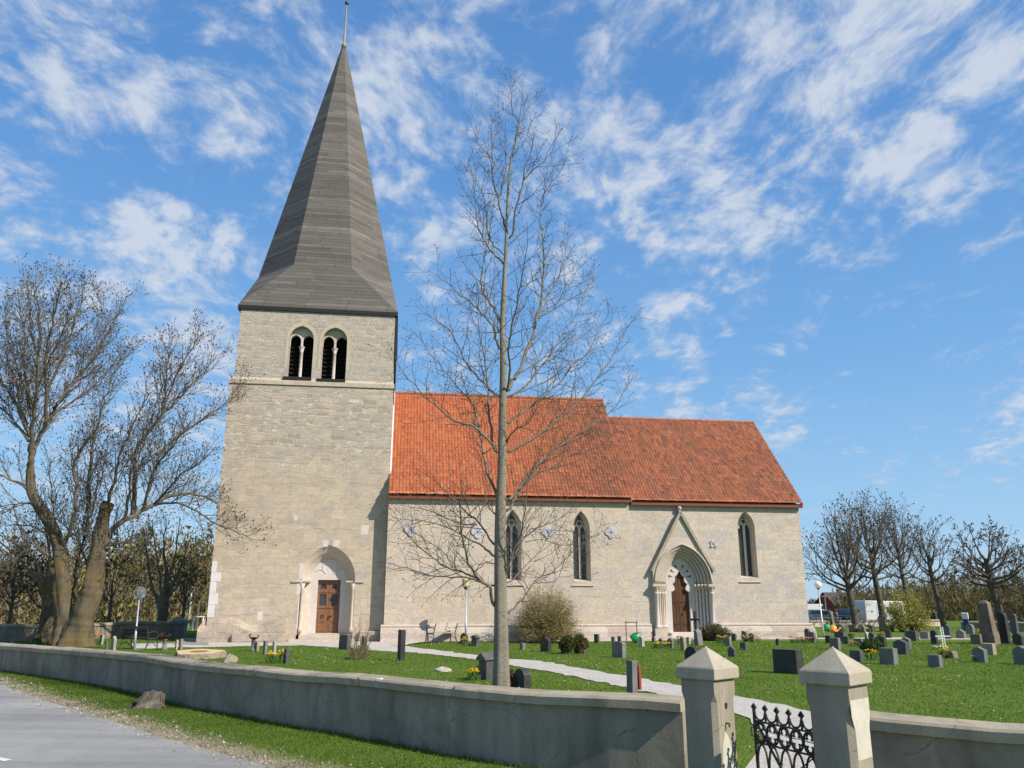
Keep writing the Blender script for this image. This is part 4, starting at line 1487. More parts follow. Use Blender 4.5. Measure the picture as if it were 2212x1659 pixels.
MB().prism([(-.12, -.1), (.12, -.1), (.15, .3), (.12, .62), (.05, .78), (-.02, .70), (-.1, .5), (-.14, .2)], .0, .004).xform(Matrix.Translation((.2245, .0, 0)) @ Matrix.Rotation(-math.pi / 2, 4, 'Z')).build('plaster_patch', M['whitepatch'], lp)
ul_ = (Vector((lpp.x, lpp.y, 0)) - Vector((rpp.x, rpp.y, 0))).normalized()
hin = Vector((rpp.x, rpp.y, 0)) + ul_ * .27
free = D(1632, 1580, 10.08)
gd_ = Vector((free.x - hin.x, free.y - hin.y, 0))
GL = gd_.length
gate = thing('iron_gate', 'black wrought iron gate with quatrefoil scrolls, left ajar', 'gate', (hin.x, hin.y, 0), math.atan2(gd_.y, gd_.x))
zT, zM, zB = .50, .27, -.30


def gb(pts, r=.010, closed=False, n=5):
    m_ = MB()
    p = [(x, 0, z) for x, z in pts]
    if closed:
        p += [p[0], p[1]]
    m_.tube(p, r, n)
    return m_


def circ(cx, cz, rx, rz, a0=0, a1=360, n=18):
    return [(cx + rx * math.cos(R(a0 + (a1 - a0) * k / n)), cz + rz * math.sin(R(a0 + (a1 - a0) * k / n))) for k in range(n + 1)]


m_ = MB()
for x in (.03, GL):
    m_.box(x - .014, x + .014, -.014, .014, zB, zT + (.15 if x > .5 else .05))
for z in (zT, zM, zB + .05):
    m_.box(.045, GL - .015, -.007, .007, z - .010, z + .010)
for a, b in (((.05, zM), (GL * .55, -.06)), ((.05, -.30), (GL * .48, -.12)), ((GL - .02, zT), (GL * .50, -.06)), ((GL - .05, zT), (GL * .47, -.07))):
    m_.tube([(a[0], .012, a[1]), (b[0], .012, b[1])], .008, 5)
m_.build('frame', M['iron'], gate)
m_ = MB()
m_.box(GL + .016, GL + .022, -.006, .006, .30, .42)
m_.tube([(GL + .014, 0, .42), (GL + .07, 0, .42), (GL + .07, 0, .33), (GL + .014, 0, .33)], .008, 5)
m_.build('latch', M['iron'], gate)
nu = 5
uw = (GL - .03) / nu
for k in range(nu):
    cx = .03 + uw * (k + .5)
    m_ = gb(circ(cx, (zT + zM) / 2, uw * .47, (zT - zM) / 2 - .006), .0135, True)
    for q in range(4):
        a = 45 + 90 * q
        m2 = gb(circ(cx + .05 * math.cos(R(a + 45)), (zT + zM) / 2 + .052 * math.sin(R(a + 45)), .042, .042, a + 45 - 125, a + 45 + 125, 10), .011)
        i0 = len(m_.v)
        m_.v += m2.v
        m_.f += [tuple(x + i0 for x in f) for f in m2.f]
    m_.build('quatrefoil', M['iron'], gate)
    gb(circ(cx, zT + .10, uw * .44, .085, 180, 360, 12), .012).build('crest_arc', M['iron'], gate)
    x = .03 + uw * (k + 1)
    m_ = MB()
    m_.box(x - .009, x + .009, -.009, .009, zT + .01, zT + .14)
    for q in range(3):
        a = q * math.pi / 2
        m_.lathe([(.001, -.024), (.022, 0), (.001, .024)], 6, (x + .024 * math.cos(a), 0, zT + .15 + .024 * math.sin(a)))
    m_.build('finial', M['iron'], gate)
    # tear-shaped loop below, with a small quatrefoil in its foot
    zt_, zb_ = zM - .012, zB + .06
    loop = []
    for q in range(25):
        t_ = q / 24 * 2 * math.pi
        yy_ = math.cos(t_)
        loop.append((cx + uw * .46 * math.sin(t_) * (1 - .0 * yy_) * (.55 + .45 * math.cos(t_ - 0) if abs(t_ - math.pi) > 9 else 1) * (1 if yy_ > -.2 else max(.25, 1 + .9 * (yy_ + .2))), (zt_ + zb_) / 2 + (zt_ - zb_) / 2 * yy_))
    m_ = gb(loop, .013)
    for q in range(4):
        a = R(90 * q)
        m2 = gb(circ(cx + .032 * math.cos(a), zb_ + .18 + .034 * math.sin(a), .026, .026, 0, 330, 8), .009, False, 4)
        i0 = len(m_.v)
        m_.v += m2.v
        m_.f += [tuple(x + i0 for x in f) for f in m2.f]
    m_.build('loop', M['iron'], gate)
m_ = MB()
m_.lathe([(.001, -.02), (.05, -.01), (.05, .01), (.001, .02)], 10)
m_.v = [(x + GL * .5, z + .02, y - .075) for x, y, z in m_.v]
m_.build('boss', M['iron'], gate)

# ---------------------------------------------------------------- grass blades where single blades can be seen
rg = np.random.default_rng(11)


def blades(name, x, y, h, w, cols):
    n = len(x)
    z = zgn(x, y)
    a = rg.uniform(0, 2 * np.pi, n)
    le = rg.uniform(.2, .7, n) * h
    b = rg.uniform(0, 2 * np.pi, n)
    p0 = np.stack([x - np.cos(a) * w / 2, y - np.sin(a) * w / 2, z - .005], 1)
    p1 = np.stack([x + np.cos(a) * w / 2, y + np.sin(a) * w / 2, z - .005], 1)
    p2 = np.stack([x + np.cos(b) * le, y + np.sin(b) * le, z + h], 1)
    V = np.stack([p0, p1, p2], 1).reshape(-1, 3)
    Fc = np.arange(3 * n).reshape(-1, 3)
    o = npmesh(name, V, Fc, M['blade'], None, cols)
    return o


M['blade'] = tinted('grass_blade', .8, .12, .5)


def gcol(n, x, y):
    t = rg.uniform(0, 1, n)
    pa = .5 + .5 * np.sin(x * 1.1 + 2 * np.sin(y * .7)) * np.sin(y * .9 + 1.5 * np.sin(x * .6))
    pb_ = .5 + .5 * np.sin(x * .33 + 1.4 * np.sin(y * .27) + 1) * np.sin(y * .41 + 1.2 * np.sin(x * .23))
    t = np.clip(.55 * t + .22 * pa + .30 * pb_ - .05, 0, 1)[:, None]
    c = np.array([.100, .162, .022]) * (1 - t) + np.array([.150, .220, .038]) * t
    dry = (rg.uniform(0, 1, n) < .03 + .08 * (pa > .78))[:, None]
    return np.where(dry, np.array([.24, .21, .10]), c)


def scatter(n, x0, x1, y0, y1, keep):
    x, y = rg.uniform(x0, x1, n), rg.uniform(y0, y1, n)
    k = keep(x, y)
    return x[k], y[k]


def side(x, y):
    return y - np.interp(x, WX, WY)


def droad(x, y):
    d = np.full(len(x), 99.0)
    for p in RD[::2]:
        d = np.minimum(d, np.hypot(x - p[0], y - p[1]))
    return d


def infr(x, y):
    return np.abs(x) < y * .72 + 1.2


def kv(x, y):
    s = side(x, y)
    k = (s < .04) & (s > -5) & infr(x, y)
    d = np.zeros(len(x))
    d[k] = droad(x[k], y[k])
    r = inpoly(x, y, RPOLY)
    return k & ~r & (d + rg.normal(0, .22, len(x)) > .62)


x, y = scatter(620000, -22, 4, 5, 30, kv)
d = np.hypot(x, y)
o = blades('verge_grass', x, y, rg.uniform(.018, .05, len(x)) * (1 + 1.3 * np.exp(-(side(x, y) / .12) ** 2)), .006 + d * .0007, gcol(len(x), x, y))
tag(o, 'short green grass on the road verge below the wall', 'grass', None, 'stuff')


def ky(x, y):
    k = (side(x, y) > .55) & infr(x, y)
    for P in PATHS:
        k &= ~inpoly(x, y, P)
    # fewer blades further off
    k &= rg.uniform(0, 1, len(x)) < np.clip((13.5 / np.maximum(y, 9)) ** 1.5, 0, 1)
    k &= ~((x > ch2w(-TW, 0)[0] - .5) & (y > 41.5))
    return k


x, y = scatter(1100000, -30, 30, 8, 52, ky)
d = np.hypot(x, y)
o = blades('churchyard_grass', x, y, rg.uniform(.012, .034, len(x)) * (.8 + d * .012), .006 + d * .0010, gcol(len(x), x, y) * np.array([.92, 1, .9]))
tag(o, 'mown green lawn between the graves', 'grass', None, 'stuff')


# daisies and celandines in the lawn, in drifts
def kf(x, y):
    k = ky(x, y)
    pa = np.sin(x * .8 + 1.7 * np.sin(y * .45)) + np.sin(y * .75 + 1.3 * np.sin(x * .5))
    return k & (pa + rg.normal(0, .7, len(x)) > .9)


x, y = scatter(26000, -26, 28, 10, 44, kf)
n_ = len(x)
s_ = .012 + .0006 * y
z = zgn(x, y) + rg.uniform(.05, .07, n_)
ang = rg.uniform(0, 6.28, n_)
V = []
for k in range(4):
    a = ang + k * np.pi / 2
    V.append(np.stack([x + np.cos(a) * s_, y + np.sin(a) * s_, z + np.where(k % 2, .4, -.2) * s_], 1))
V = np.stack(V, 1).reshape(-1, 3)
wh = rg.uniform(0, 1, n_) < np.clip(.75 - (x + 6) * .045, .25, .9)
cc = np.where(wh[:, None], np.array([.75, .75, .70]), np.array([.68, .52, .05]))
o = npmesh('lawn_flowers', V, np.arange(4 * n_).reshape(-1, 4), tinted('petal', .7, .2), None, cc)
tag(o, 'white daisies and yellow celandines scattered through the lawn', 'flowers', None, 'stuff')


# grit and small stones along the verge's bare strip
k_ = rg.integers(0, len(RD), 9000)
nx_ = np.array([-(RD[-1] - RD[0])[1], (RD[-1] - RD[0])[0]])
nx_ = nx_ / np.linalg.norm(nx_)
if nx_[1] < 0:
    nx_ = -nx_
x, y = (RD[k_] + nx_ * np.abs(rg.normal(.05, .42, 9000))[:, None] - nx_ * .12 + rg.normal(0, .15, (9000, 2))).T
keep = infr(x, y) & (y > 4) & (y < 30)
x, y = x[keep], y[keep]
n_ = len(x)
s_ = rg.gamma(2, .006, n_) + .004
z = zgn(x, y) + .006
a = rg.uniform(0, 6.28, n_)
V = np.stack([np.stack([x + np.cos(a + q * 2.09) * s_, y + np.sin(a + q * 2.09) * s_, z], 1) for q in range(3)] + [np.stack([x, y, z + s_ * .9], 1)], 1).reshape(-1, 3)
i = np.arange(n_)[:, None] * 4
Fc = np.concatenate([i + np.array([[0, 1, 3]]), i + np.array([[1, 2, 3]]), i + np.array([[2, 0, 3]])], 0)
c_ = np.array([.27, .235, .185]) * rg.uniform(.5, 1.5, n_)[:, None]
o = npmesh('grit', V, Fc, tinted('grit', .95, .1), None, np.concatenate([c_] * 3, 0))
tag(o, 'loose grit and small stones along the road edge', 'gravel', None, 'stuff')
# ---------------------------------------------------------------- graves
def c2(x, y): return .25 * x, 1026.1 + .25 * y
def c3(x, y): return 378 + .25 * x, 1026.1 + .25 * y
def c4(x, y): return 810 + .25 * x, 1026.1 + .25 * y
def c5(x, y): return 1242.1 + .25 * x, 1026.1 + .25 * y
def c6(x, y): return 1659 + .25 * x, 1026.1 + .25 * y
def cd(x, y): return x, y


def granite(name, lo, hi, lichen=0.0, rough=.6):
    m, t, b = newmat(name, rough, .35)
    tc = nd(t, 'ShaderNodeTexCoord').outputs['Object']
    rnd = nd(t, 'ShaderNodeObjectInfo').outputs['Random']
    v = nd(t, 'ShaderNodeVectorMath', {0: tc, 1: nd(t, 'ShaderNodeCombineXYZ', {0: mth(t, 'MULTIPLY', rnd, 31.0), 1: 0.0, 2: 0.0}).outputs[0]}, operation='ADD').outputs[0]
    f = noise(t, v, 60, 3, .8)
    g = noise(t, mapv(t, v, (1, 1, .5)), 3.0, 6, .65)
    c = ramp(t, mth(t, 'ADD', mth(t, 'MULTIPLY', f, .4), mth(t, 'MULTIPLY', g, .6)), [(.35, lo), (.65, hi)])
    c = mixc(t, .45, c, mixc(t, rnd, (.7, .7, .72), (1.25, 1.22, 1.18)), 'MULTIPLY')
    if lichen:
        c = mixc(t, mth(t, 'MULTIPLY', sstep(t, noise(t, v, 5, 6, .7), .55, .68), lichen), c, (.34, .30, .19))
    t.links.new(c, b.inputs['Base Color'])
    bump(t, b, mth(t, 'ADD', mth(t, 'MULTIPLY', f, .4), g), .35, .015)
    return m


GM = {'dark': granite('dark_granite', (.045, .045, .048), (.105, .103, .104), .25, .5), 'black': granite('black_granite', (.022, .021, .022), (.05, .048, .048), .12, .4),
      'grey': granite('grey_granite', (.10, .098, .094), (.20, .195, .185), .3), 'pale': granite('pale_limestone_grave', (.27, .25, .21), (.42, .395, .34), .4, .9),
      'blue': granite('bluish_granite', (.095, .105, .11), (.175, .19, .195), .2), 'brown': granite('brown_gravestone', (.10, .075, .06), (.20, .155, .12), .5, .85),
      'tan': granite('lichened_stone', (.20, .175, .125), (.33, .29, .21), .8, .9), 'red': granite('polished_red_granite', (.22, .035, .02), (.33, .07, .045), 0, .3)}
SB = R(50)


def outline(kind, w, h):
    a = w / 2
    if kind == 'arch':
        r = min(a, h * .45)
        return [(-a, 0)] + [(-a * math.cos(R(t)), h - r + r * math.sin(R(t))) for t in range(0, 181, 15)] + [(a, 0)]
    if kind == 'low':                             # shallow curved top
        s = h * .14
        return [(-a, 0)] + [(-a * math.cos(R(t)), h - s + s * math.sin(R(t))) for t in range(0, 181, 20)] + [(a, 0)]
    if kind == 'gable':
        s = min(h * .2, a * .7)
        return [(-a, 0), (-a, h - s), (0, h), (a, h - s), (a, 0)]
    if kind == 'ogee':
        s = min(h * .28, a * .9)
        return [(-a, 0), (-a, h - s), (-a * .72, h - s * .78), (-a * .42, h - s * .45), (-a * .2, h - s * .12), (0, h), (a * .2, h - s * .12), (a * .42, h - s * .45), (a * .72, h - s * .78), (a, h - s), (a, 0)]
    if kind == 'rough':
        q = [(-1, .0), (-.97, .35), (-.84, .7), (-.6, .93), (-.1, 1.0), (.35, .96), (.75, .82), (.95, .4), (1, 0)]
        return [(x * a, z * h) for x, z in q]
    return [(-a, 0), (-a * .98, h), (a * .98, h), (a, 0)]


GN = [0]
STONES = []


def stone(fn, xl, xr, yt, yb, kind, mat, label, t=.15, base=False, beta=None, tilt=0.0, grp='gravestones in the churchyard', name='gravestone', w_side=True):
    GN[0] += 1
    pl_, pr_ = fn(xl, yb), fn(xr, yb)
    t *= 1.3
    p = Gd((pl_[0] + pr_[0]) / 2, pl_[1])
    top = D((pl_[0] + pr_[0]) / 2, fn(xl, yt)[1], p.y + .08)
    d = p.y * math.cos(PITCH) + (p.z - EYE) * math.sin(PITCH)
    wt = (pr_[0] - pl_[0]) * d / F
    h = max(.18, top.z - p.z)
    be = SB if beta is None else R(beta)
    ph = math.atan2(p.x, p.y)
    ca, sa = math.cos(be - ph), abs(math.sin(be - ph))
    wt *= math.cos(ph)
    if kind in ('flat', 'gable', 'arch', 'low', 'ogee', 'roof') and w_side:
        t = min(.42, max(t * .7, wt * .235 / max(sa, .12)))
    if t * sa > wt * .55:
        t = wt * .55 / max(sa, .1)
    w = max(.16, (wt - t * sa) / max(ca, .25))
    rr = random.Random(GN[0])
    m_ = MB()
    hb = 0
    if kind == 'obelisk':
        m_.loft([[(-w / 2 * k, -w / 2 * k, z), (w / 2 * k, -w / 2 * k, z), (w / 2 * k, w / 2 * k, z), (-w / 2 * k, w / 2 * k, z)] for z, k in ((.0, 1), (h * .22, .98), (h * .221, .86), (h * .93, .62), (h * .985, .34), (h, .02))], True, True)
    elif kind == 'pillar':
        m_.box(-w / 2, w / 2, -w / 2, w / 2, -.1, h, .015)
    elif kind == 'roof':
        m_.prism(outline('flat', w * .9, h * .86), -t / 2, t / 2)
    elif kind == 'rough':
        m_.prism(outline(kind, w, h), -t / 2, t / 2)
    else:
        hb = .1 if base else 0
        m_.prism([(x, z * (h - hb) / h + hb) for x, z in outline(kind, w, h)], -t / 2, t / 2)
    ob_ = m_.build(name, GM[mat], None, loc=p, bevel=.012)
    ob_.rotation_euler = (R(rr.uniform(-1.5, 1.5)), R(rr.uniform(-1.5, 1.5)) + tilt, -be)
    ob_.location.z -= .02
    if kind == 'roof':
        s = h * .22
        q = [(-w * .56, h * .80), (0, h * .80 + s), (w * .56, h * .80), (w * .56, h * .74), (-w * .56, h * .74)]
        MB().prism(q, -t * .75, t * .75).build('capstone', GM['brown'] if mat == 'dark' and w > .5 else GM[mat], ob_, bevel=.01)
    if base:
        MB().box(-w / 2 - .07, w / 2 + .07, -t / 2 - .08, t / 2 + .08, -.05, .098, .01).build('plinth', GM[mat], ob_)
    tag(ob_, label, 'gravestone', grp)
    STONES.append(ob_)
    return ob_


S = stone
# left lawn, by the tower
S(c2, 850, 892, 1375, 1466, 'flat', 'pale', 'pale upright headstone behind the flowers left of the slatted bench', .1)
S(c2, 953, 1000, 1385, 1525, 'gable', 'pale', 'tall pale pointed headstone just left of the slatted bench')
S(c2, 903, 926, 1435, 1525, 'flat', 'grey', 'small narrow grey headstone beside the tall pale pointed one', .08)
S(c2, 1508, 1534, 1418, 1510, 'flat', 'pale', 'small pale stub stone left of the lichened one, behind the cut stump', .1)
S(c2, 1540, 1577, 1412, 1510, 'flat', 'tan', 'small lichen-yellow stone directly behind the cut tree stump', .12)
S(c2, 75, 138, 1402, 1452, 'rough', 'grey', 'rough grey stone before the back wall at the left edge', .3)
S(c2, 12, 52, 1430, 1456, 'low', 'dark', 'dark low stone nearest the left edge of the picture', .3)
S(c2, 268, 335, 1392, 1458, 'ogee', 'black', 'black stone with flowers at the foot of the second pollard trunk', .25)
S(c3, 690, 724, 1432, 1523, 'low', 'tan', 'tan narrow stone right beside the ornamented iron post')
S(c3, 755, 797, 1427, 1550, 'flat', 'grey', 'grey headstone seen nearly edge-on, third in the row before the tower')
S(c3, 834, 870, 1433, 1565, 'flat', 'pale', 'pale grey narrow headstone behind the yellow daffodils')
S(c3, 903, 936, 1495, 1618, 'flat', 'pale', 'cream edge-on stone close against the dark one beside the daffodils', .12)
S(c3, 930, 987, 1495, 1628, 'flat', 'dark', 'dark slab with a pale lit side beside the yellow daffodils', .16)
S(c3, 1410, 1520, 1375, 1508, 'flat', 'dark', 'square dark slab in front of the tower portal', .22)
S(c3, 1610, 1658, 1385, 1525, 'arch', 'dark', 'narrow round-headed dark stone behind the dry reed clump')
S(c3, 1922, 1982, 1330, 1602, 'pillar', 'black', 'tall black square pillar standing alone beside the gravel path', .3)
# along the nave
S(c4, 735, 802, 1358, 1458, 'ogee', 'black', 'black pointed stone in front of the slim lamp post by the nave', .16, True)
S(c4, 828, 907, 1378, 1478, 'roof', 'dark', 'small dark stone with a roof-shaped cap beside the slim lamp post', .2, True)
S(c4, 1250, 1304, 1446, 1508, 'flat', 'grey', 'low grey block right of the young tree, before the big round bush', .24)
S(c4, 1428, 1527, 1392, 1527, 'gable', 'black', 'black pointed headstone in front of the big round bush', .2)
S(c4, 1690, 1735, 1400, 1462, 'flat', 'grey', 'grey slab peeping out behind the two clipped shrubs', .15)
S(c4, 1722, 1832, 1405, 1542, 'arch', 'dark', 'broad dark round-headed stone behind the two clipped shrubs', .18)
S(cd, 1033, 1070, 1407, 1468, 'roof', 'dark', 'dark stone with a sandy gabled cap left of the young tree trunk', .3)
S(cd, 1110, 1147, 1441, 1487, 'arch', 'black', 'black round-headed stone right of the young tree trunk', .22)
S(cd, 1356, 1376, 1423.5, 1512, 'flat', 'grey', 'tall thin grey stone edge-on near the wall, left of the gate', .2)
S(cd, 1370, 1387, 1434, 1491, 'flat', 'red', 'polished red granite slab right behind the thin grey stone', .07)
S(c5, 20, 70, 1370, 1432, 'flat', 'grey', 'slate slab against the nave plinth, right of the round bush', .12)
S(c5, 164, 214, 1370, 1452, 'flat', 'dark', 'upright dark slab before the nave plinth, left of the green can', .14)
S(c5, 312, 350, 1392, 1442, 'flat', 'grey', 'small grey stone hidden behind the big grey pointed one', .12)
S(c5, 368, 402, 1388, 1440, 'flat', 'dark', 'small dark stone just left of the hanging green watering can', .12)
S(c5, 320, 445, 1432, 1577, 'low', 'grey', 'big grey curved-top stone on the lawn below the green can', .22)
S(c5, 515, 552, 1370, 1442, 'flat', 'dark', 'dark slab behind the pointed stone right of the green can', .12)
S(c5, 550, 602, 1387, 1482, 'gable', 'pale', 'light-sided pointed stone right of the green watering can', .17)
S(c5, 667, 694, 1390, 1442, 'arch', 'brown', 'tiny brown stone beside the portal left jamb', .12)
S(c5, 720, 764, 1402, 1467, 'ogee', 'grey', 'small grey pointed stone left of the flower bowl before the portal', .12)
S(c5, 797, 857, 1400, 1496, 'gable', 'blue', 'bluish pointed stone right of the flower bowl before the portal', .16)
S(c5, 911, 968, 1393, 1515, 'arch', 'tan', 'dark round-headed stone with a lichen-yellow side before the portal door', .2)
S(c5, 962, 1000, 1395, 1462, 'flat', 'pale', 'white slab behind the lichen-sided stone before the portal', .12)
S(c5, 1302, 1338, 1363, 1408, 'ogee', 'dark', 'small dark stone farthest back, right of the heather mound', .12)
S(c5, 1352, 1402, 1365, 1432, 'low', 'grey', 'grey stone second from the heather mound, by the choir wall', .14)
S(c5, 1417, 1494, 1338, 1422, 'gable', 'dark', 'larger dark pointed stone below the choir window', .16)
S(c5, 1500, 1563, 1358, 1442, 'gable', 'grey', 'grey pointed stone with yellow flowers below the choir window', .16)
S(c5, 1282, 1357, 1400, 1477, 'flat', 'grey', 'leaning grey slab touching the pointed stone in front of it', .14, tilt=-.08)
S(c5, 1320, 1398, 1472, 1570, 'ogee', 'dark', 'dark pointed stone on the lawn between the two gate posts', .16)
S(c5, 1425, 1492, 1440, 1510, 'flat', 'dark', 'small dark block with a lit side, right of the pointed stone', .16)
S(cd, 1479.5, 1514, 1394.5, 1430, 'arch', 'black', 'wide black round-headed stone half hidden by the left gate post', .16)
S(c5, 1715, 1985, 1497, 1712, 'flat', 'black', 'large black slab on the lawn left of the right gate post', .2)
# right lawn
S(c6, 68, 110, 1408, 1470, 'arch', 'dark', 'tiny dark stub stone alone on the lawn before the choir corner', .16)
S(c6, 320, 372, 1322, 1440, 'arch', 'dark', 'dark round-headed stone at the choir corner, behind the grey one', .18)
S(c6, 345, 422, 1350, 1452, 'low', 'grey', 'grey stone with pink flowers at the choir corner', .18)
S(c6, 495, 552, 1383, 1452, 'flat', 'black', 'black slab at the foot of the white globe lamp', .2)
S(c6, 538, 633, 1400, 1510, 'flat', 'grey', 'tilted grey slab with a bright lit edge near the globe lamp', .2, tilt=.06)
S(c6, 488, 527, 1227, 1312, 'arch', 'black', 'black round-headed stone close to the back wall, right of the lamp', .16)
S(c6, 538, 582, 1186, 1322, 'rough', 'brown', 'tall brown rough stone above the orange watering can', .25)
S(c6, 566, 612, 1183, 1300, 'low', 'grey', 'tall grey stone beside the tall brown rough one', .18)
S(c6, 590, 682, 1292, 1358, 'rough', 'dark', 'broad rough dark stone before the tall brown one', .25)
S(c6, 575, 680, 1350, 1436, 'flat', 'dark', 'broad dark block in front of the broad rough stone', .25)
S(c6, 642, 708, 1390, 1460, 'flat', 'dark', 'dark small slab next to the red-flowered stone', .16)
S(c6, 700, 792, 1290, 1357, 'flat', 'grey', 'wide grey slab left of the yellow flower bed by the back wall', .16)
S(c6, 775, 853, 1290, 1360, 'rough', 'grey', 'grey rounded stone behind the yellow flower bed', .2)
S(c6, 830, 927, 1288, 1358, 'gable', 'dark', 'dark pointed stone right of the yellow flower bed', .18)
S(c6, 840, 882, 1352, 1430, 'rough', 'pale', 'pale rounded stone left of the small grey pointed one', .2)
S(c6, 870, 932, 1355, 1438, 'gable', 'dark', 'small dark pointed stone in the middle of the right lawn', .16)
S(c6, 692, 742, 1366, 1418, 'flat', 'brown', 'little brown stone with red flowers before it', .16)
S(c6, 745, 830, 1408, 1477, 'flat', 'blue', 'bluish slab in front of the little brown stone', .2)
S(c6, 962, 1022, 1208, 1352, 'arch', 'grey', 'tall slim grey stone right in front of the motorhome', .18)
S(c6, 1014, 1072, 1335, 1408, 'flat', 'black', 'small black slab right of the orange-flowered stone', .16)
S(c6, 1025, 1092, 1303, 1352, 'low', 'brown', 'brown low stone at the left foot of the yellow-green bush', .18)
S(c6, 935, 1032, 1394, 1483, 'flat', 'black', 'black block with an orange bouquet on top', .24)
S(c6, 1150, 1248, 1394, 1502, 'gable', 'grey', 'grey pointed stone half hidden behind a broad dark one', .18)
S(c6, 1088, 1228, 1413, 1548, 'gable', 'dark', 'broad dark pointed stone in front of a grey pointed one', .2)
S(c6, 965, 1132, 1487, 1637, 'flat', 'grey', 'large grey inscribed slab with a bright lit edge', .2)
S(c6, 710, 832, 1508, 1612, 'flat', 'dark', 'dark square slab with a pale side, nearest right of the gate post', .2)
S(c6, 1195, 1310, 1342, 1432, 'flat', 'dark', 'wide dark slab below the yellow-green bush', .2)
S(c6, 1315, 1408, 1350, 1417, 'flat', 'grey', 'wide low grey slab right of the wide dark one', .18)
S(c6, 1408, 1472, 1335, 1460, 'arch', 'black', 'black round-headed stone left of the white lattice cross', .2)
S(c6, 1525, 1593, 1284, 1416, 'ogee', 'dark', 'tall dark pointed stone right of the white lattice cross', .18)
S(c6, 1628, 1717, 1328, 1412, 'ogee', 'grey', 'grey stone with a light pointed top, two right of the lattice cross', .2)
S(c6, 1712, 1792, 1284, 1372, 'arch', 'grey', 'grey arched stone left of the tall obelisk, by the dark wall', .2)
S(c6, 1413, 1478, 1168, 1302, 'rough', 'black', 'tall black monument behind the white lattice cross', .3)
S(c6, 1740, 1792, 1158, 1256, 'arch', 'dark', 'tall dark arched stone far back against the dark wall', .25)
S(c6, 1385, 1518, 1547, 1662, 'flat', 'blue', 'bluish-grey slab in the right foreground lawn, left of a low rough stone', .2)
S(c6, 1558, 1648, 1514, 1583, 'rough', 'brown', 'low rough brown stone with yellow flowers beside it', .3)
S(c6, 1850, 1978, 1448, 1552, 'flat', 'tan', 'tan slab before the foot of the obelisk', .22)
S(c6, 1770, 1908, 1477, 1617, 'gable', 'blue', 'bluish pointed stone in the right foreground with white flowers', .22)
S(c6, 1755, 1868, 1370, 1462, 'flat', 'brown', 'low brown slab at the left foot of the obelisk', .25)
S(c6, 1840, 2005, 1078, 1462, 'obelisk', 'brown', 'tall brown obelisk, the highest monument in the churchyard', .3)
S(c6, 2012, 2104, 1183, 1456, 'arch', 'black', 'tall black stele right of the obelisk', .3, True)
S(c6, 2103, 2172, 1195, 1372, 'arch', 'dark', 'tall dark grey stele farther back, near the right edge', .25)
S(c6, 2118, 2225, 1350, 1470, 'ogee', 'black', 'black block stone at the right edge below the grey stele', .25)
S(c6, 2128, 2290, 1467, 1638, 'gable', 'blue', 'big bluish pointed stone cut by the right edge', .22)
S(c6, 1180, 1222, 1330, 1400, 'arch', 'grey', 'small grey stone close under the yellow-green bush', .16)
S(c6, 2180, 2240, 1240, 1340, 'flat', 'dark', 'dark slab at the right edge before the dark wall', .2)

# iron cross on a rough block before the portal
st = S(c5, 1030, 1108, 1330, 1472, 'rough', 'grey', 'rough grey block carrying a black cast iron cross before the portal', .3)
m_ = MB()
hz_ = D(*c5(1066, 1185), st.location.y).z - st.location.z
b0 = max(v.co.z for v in st.data.vertices)
m_.box(-.13, -.06, -.04, .04, b0 - .35, hz_, .01)
m_.box(-.28, .10, -.035, .035, b0 + (hz_ - b0) * .52, b0 + (hz_ - b0) * .52 + .08, .01)
for q in ((-.095, hz_), (-.29, b0 + (hz_ - b0) * .52 + .04), (.11, b0 + (hz_ - b0) * .52 + .04), (-.095, b0 + (hz_ - b0) * .2)):
    m_.lathe([(.001, -.07), (.07, 0), (.001, .07)], 8, (q[0], 0, q[1]))
m_.build('iron_cross', M['iron'], st)

# white lattice cross leaning on the right lawn
p0 = Gd(*c6(1527, 1512))
p1 = D(*c6(1495, 1312), p0.y)
t_ = thing('lattice_cross', 'thin white lattice cross leaning on the right lawn', 'grave cross', p0)
ax = p1 - p0
M['white'] = simple('white_paint', (.72, .72, .70), .6, .08, 8)
m_ = MB()
sdv = Vector((.05, 0, 0))
m_.tube([sdv, ax + sdv], .02, 5)
m_.tube([-sdv, ax - sdv], .02, 5)
for k in range(9):
    a = ax * (k + .5) / 9
    m_.tube([a - sdv, a + sdv], .013, 4)
m_.build('upright', M['white'], t_)
m_ = MB()
a = ax * .62
m_.tube([a - Vector((.3, 0, .03)), a + Vector((.3, 0, -.03))], .022, 5)
m_.build('crossbar', M['white'], t_)

# ---------------------------------------------------------------- flowers
M['fl_y'] = simple('daffodil_yellow', (.75, .50, .02), .6, .2, 30, bmp=0)
M['fl_o'] = simple('orange_bloom', (.75, .25, .02), .6, .2, 30, bmp=0)
M['fl_p'] = simple('pink_bloom', (.62, .30, .26), .6, .25, 30, bmp=0)
M['fl_w'] = simple('white_bloom', (.72, .72, .66), .6, .15, 30, bmp=0)
M['fl_r'] = simple('red_bloom', (.45, .05, .03), .6, .25, 30, bmp=0)
M['leaf'] = simple('clump_leaf', (.07, .14, .025), .6, .35, 12, bmp=0)


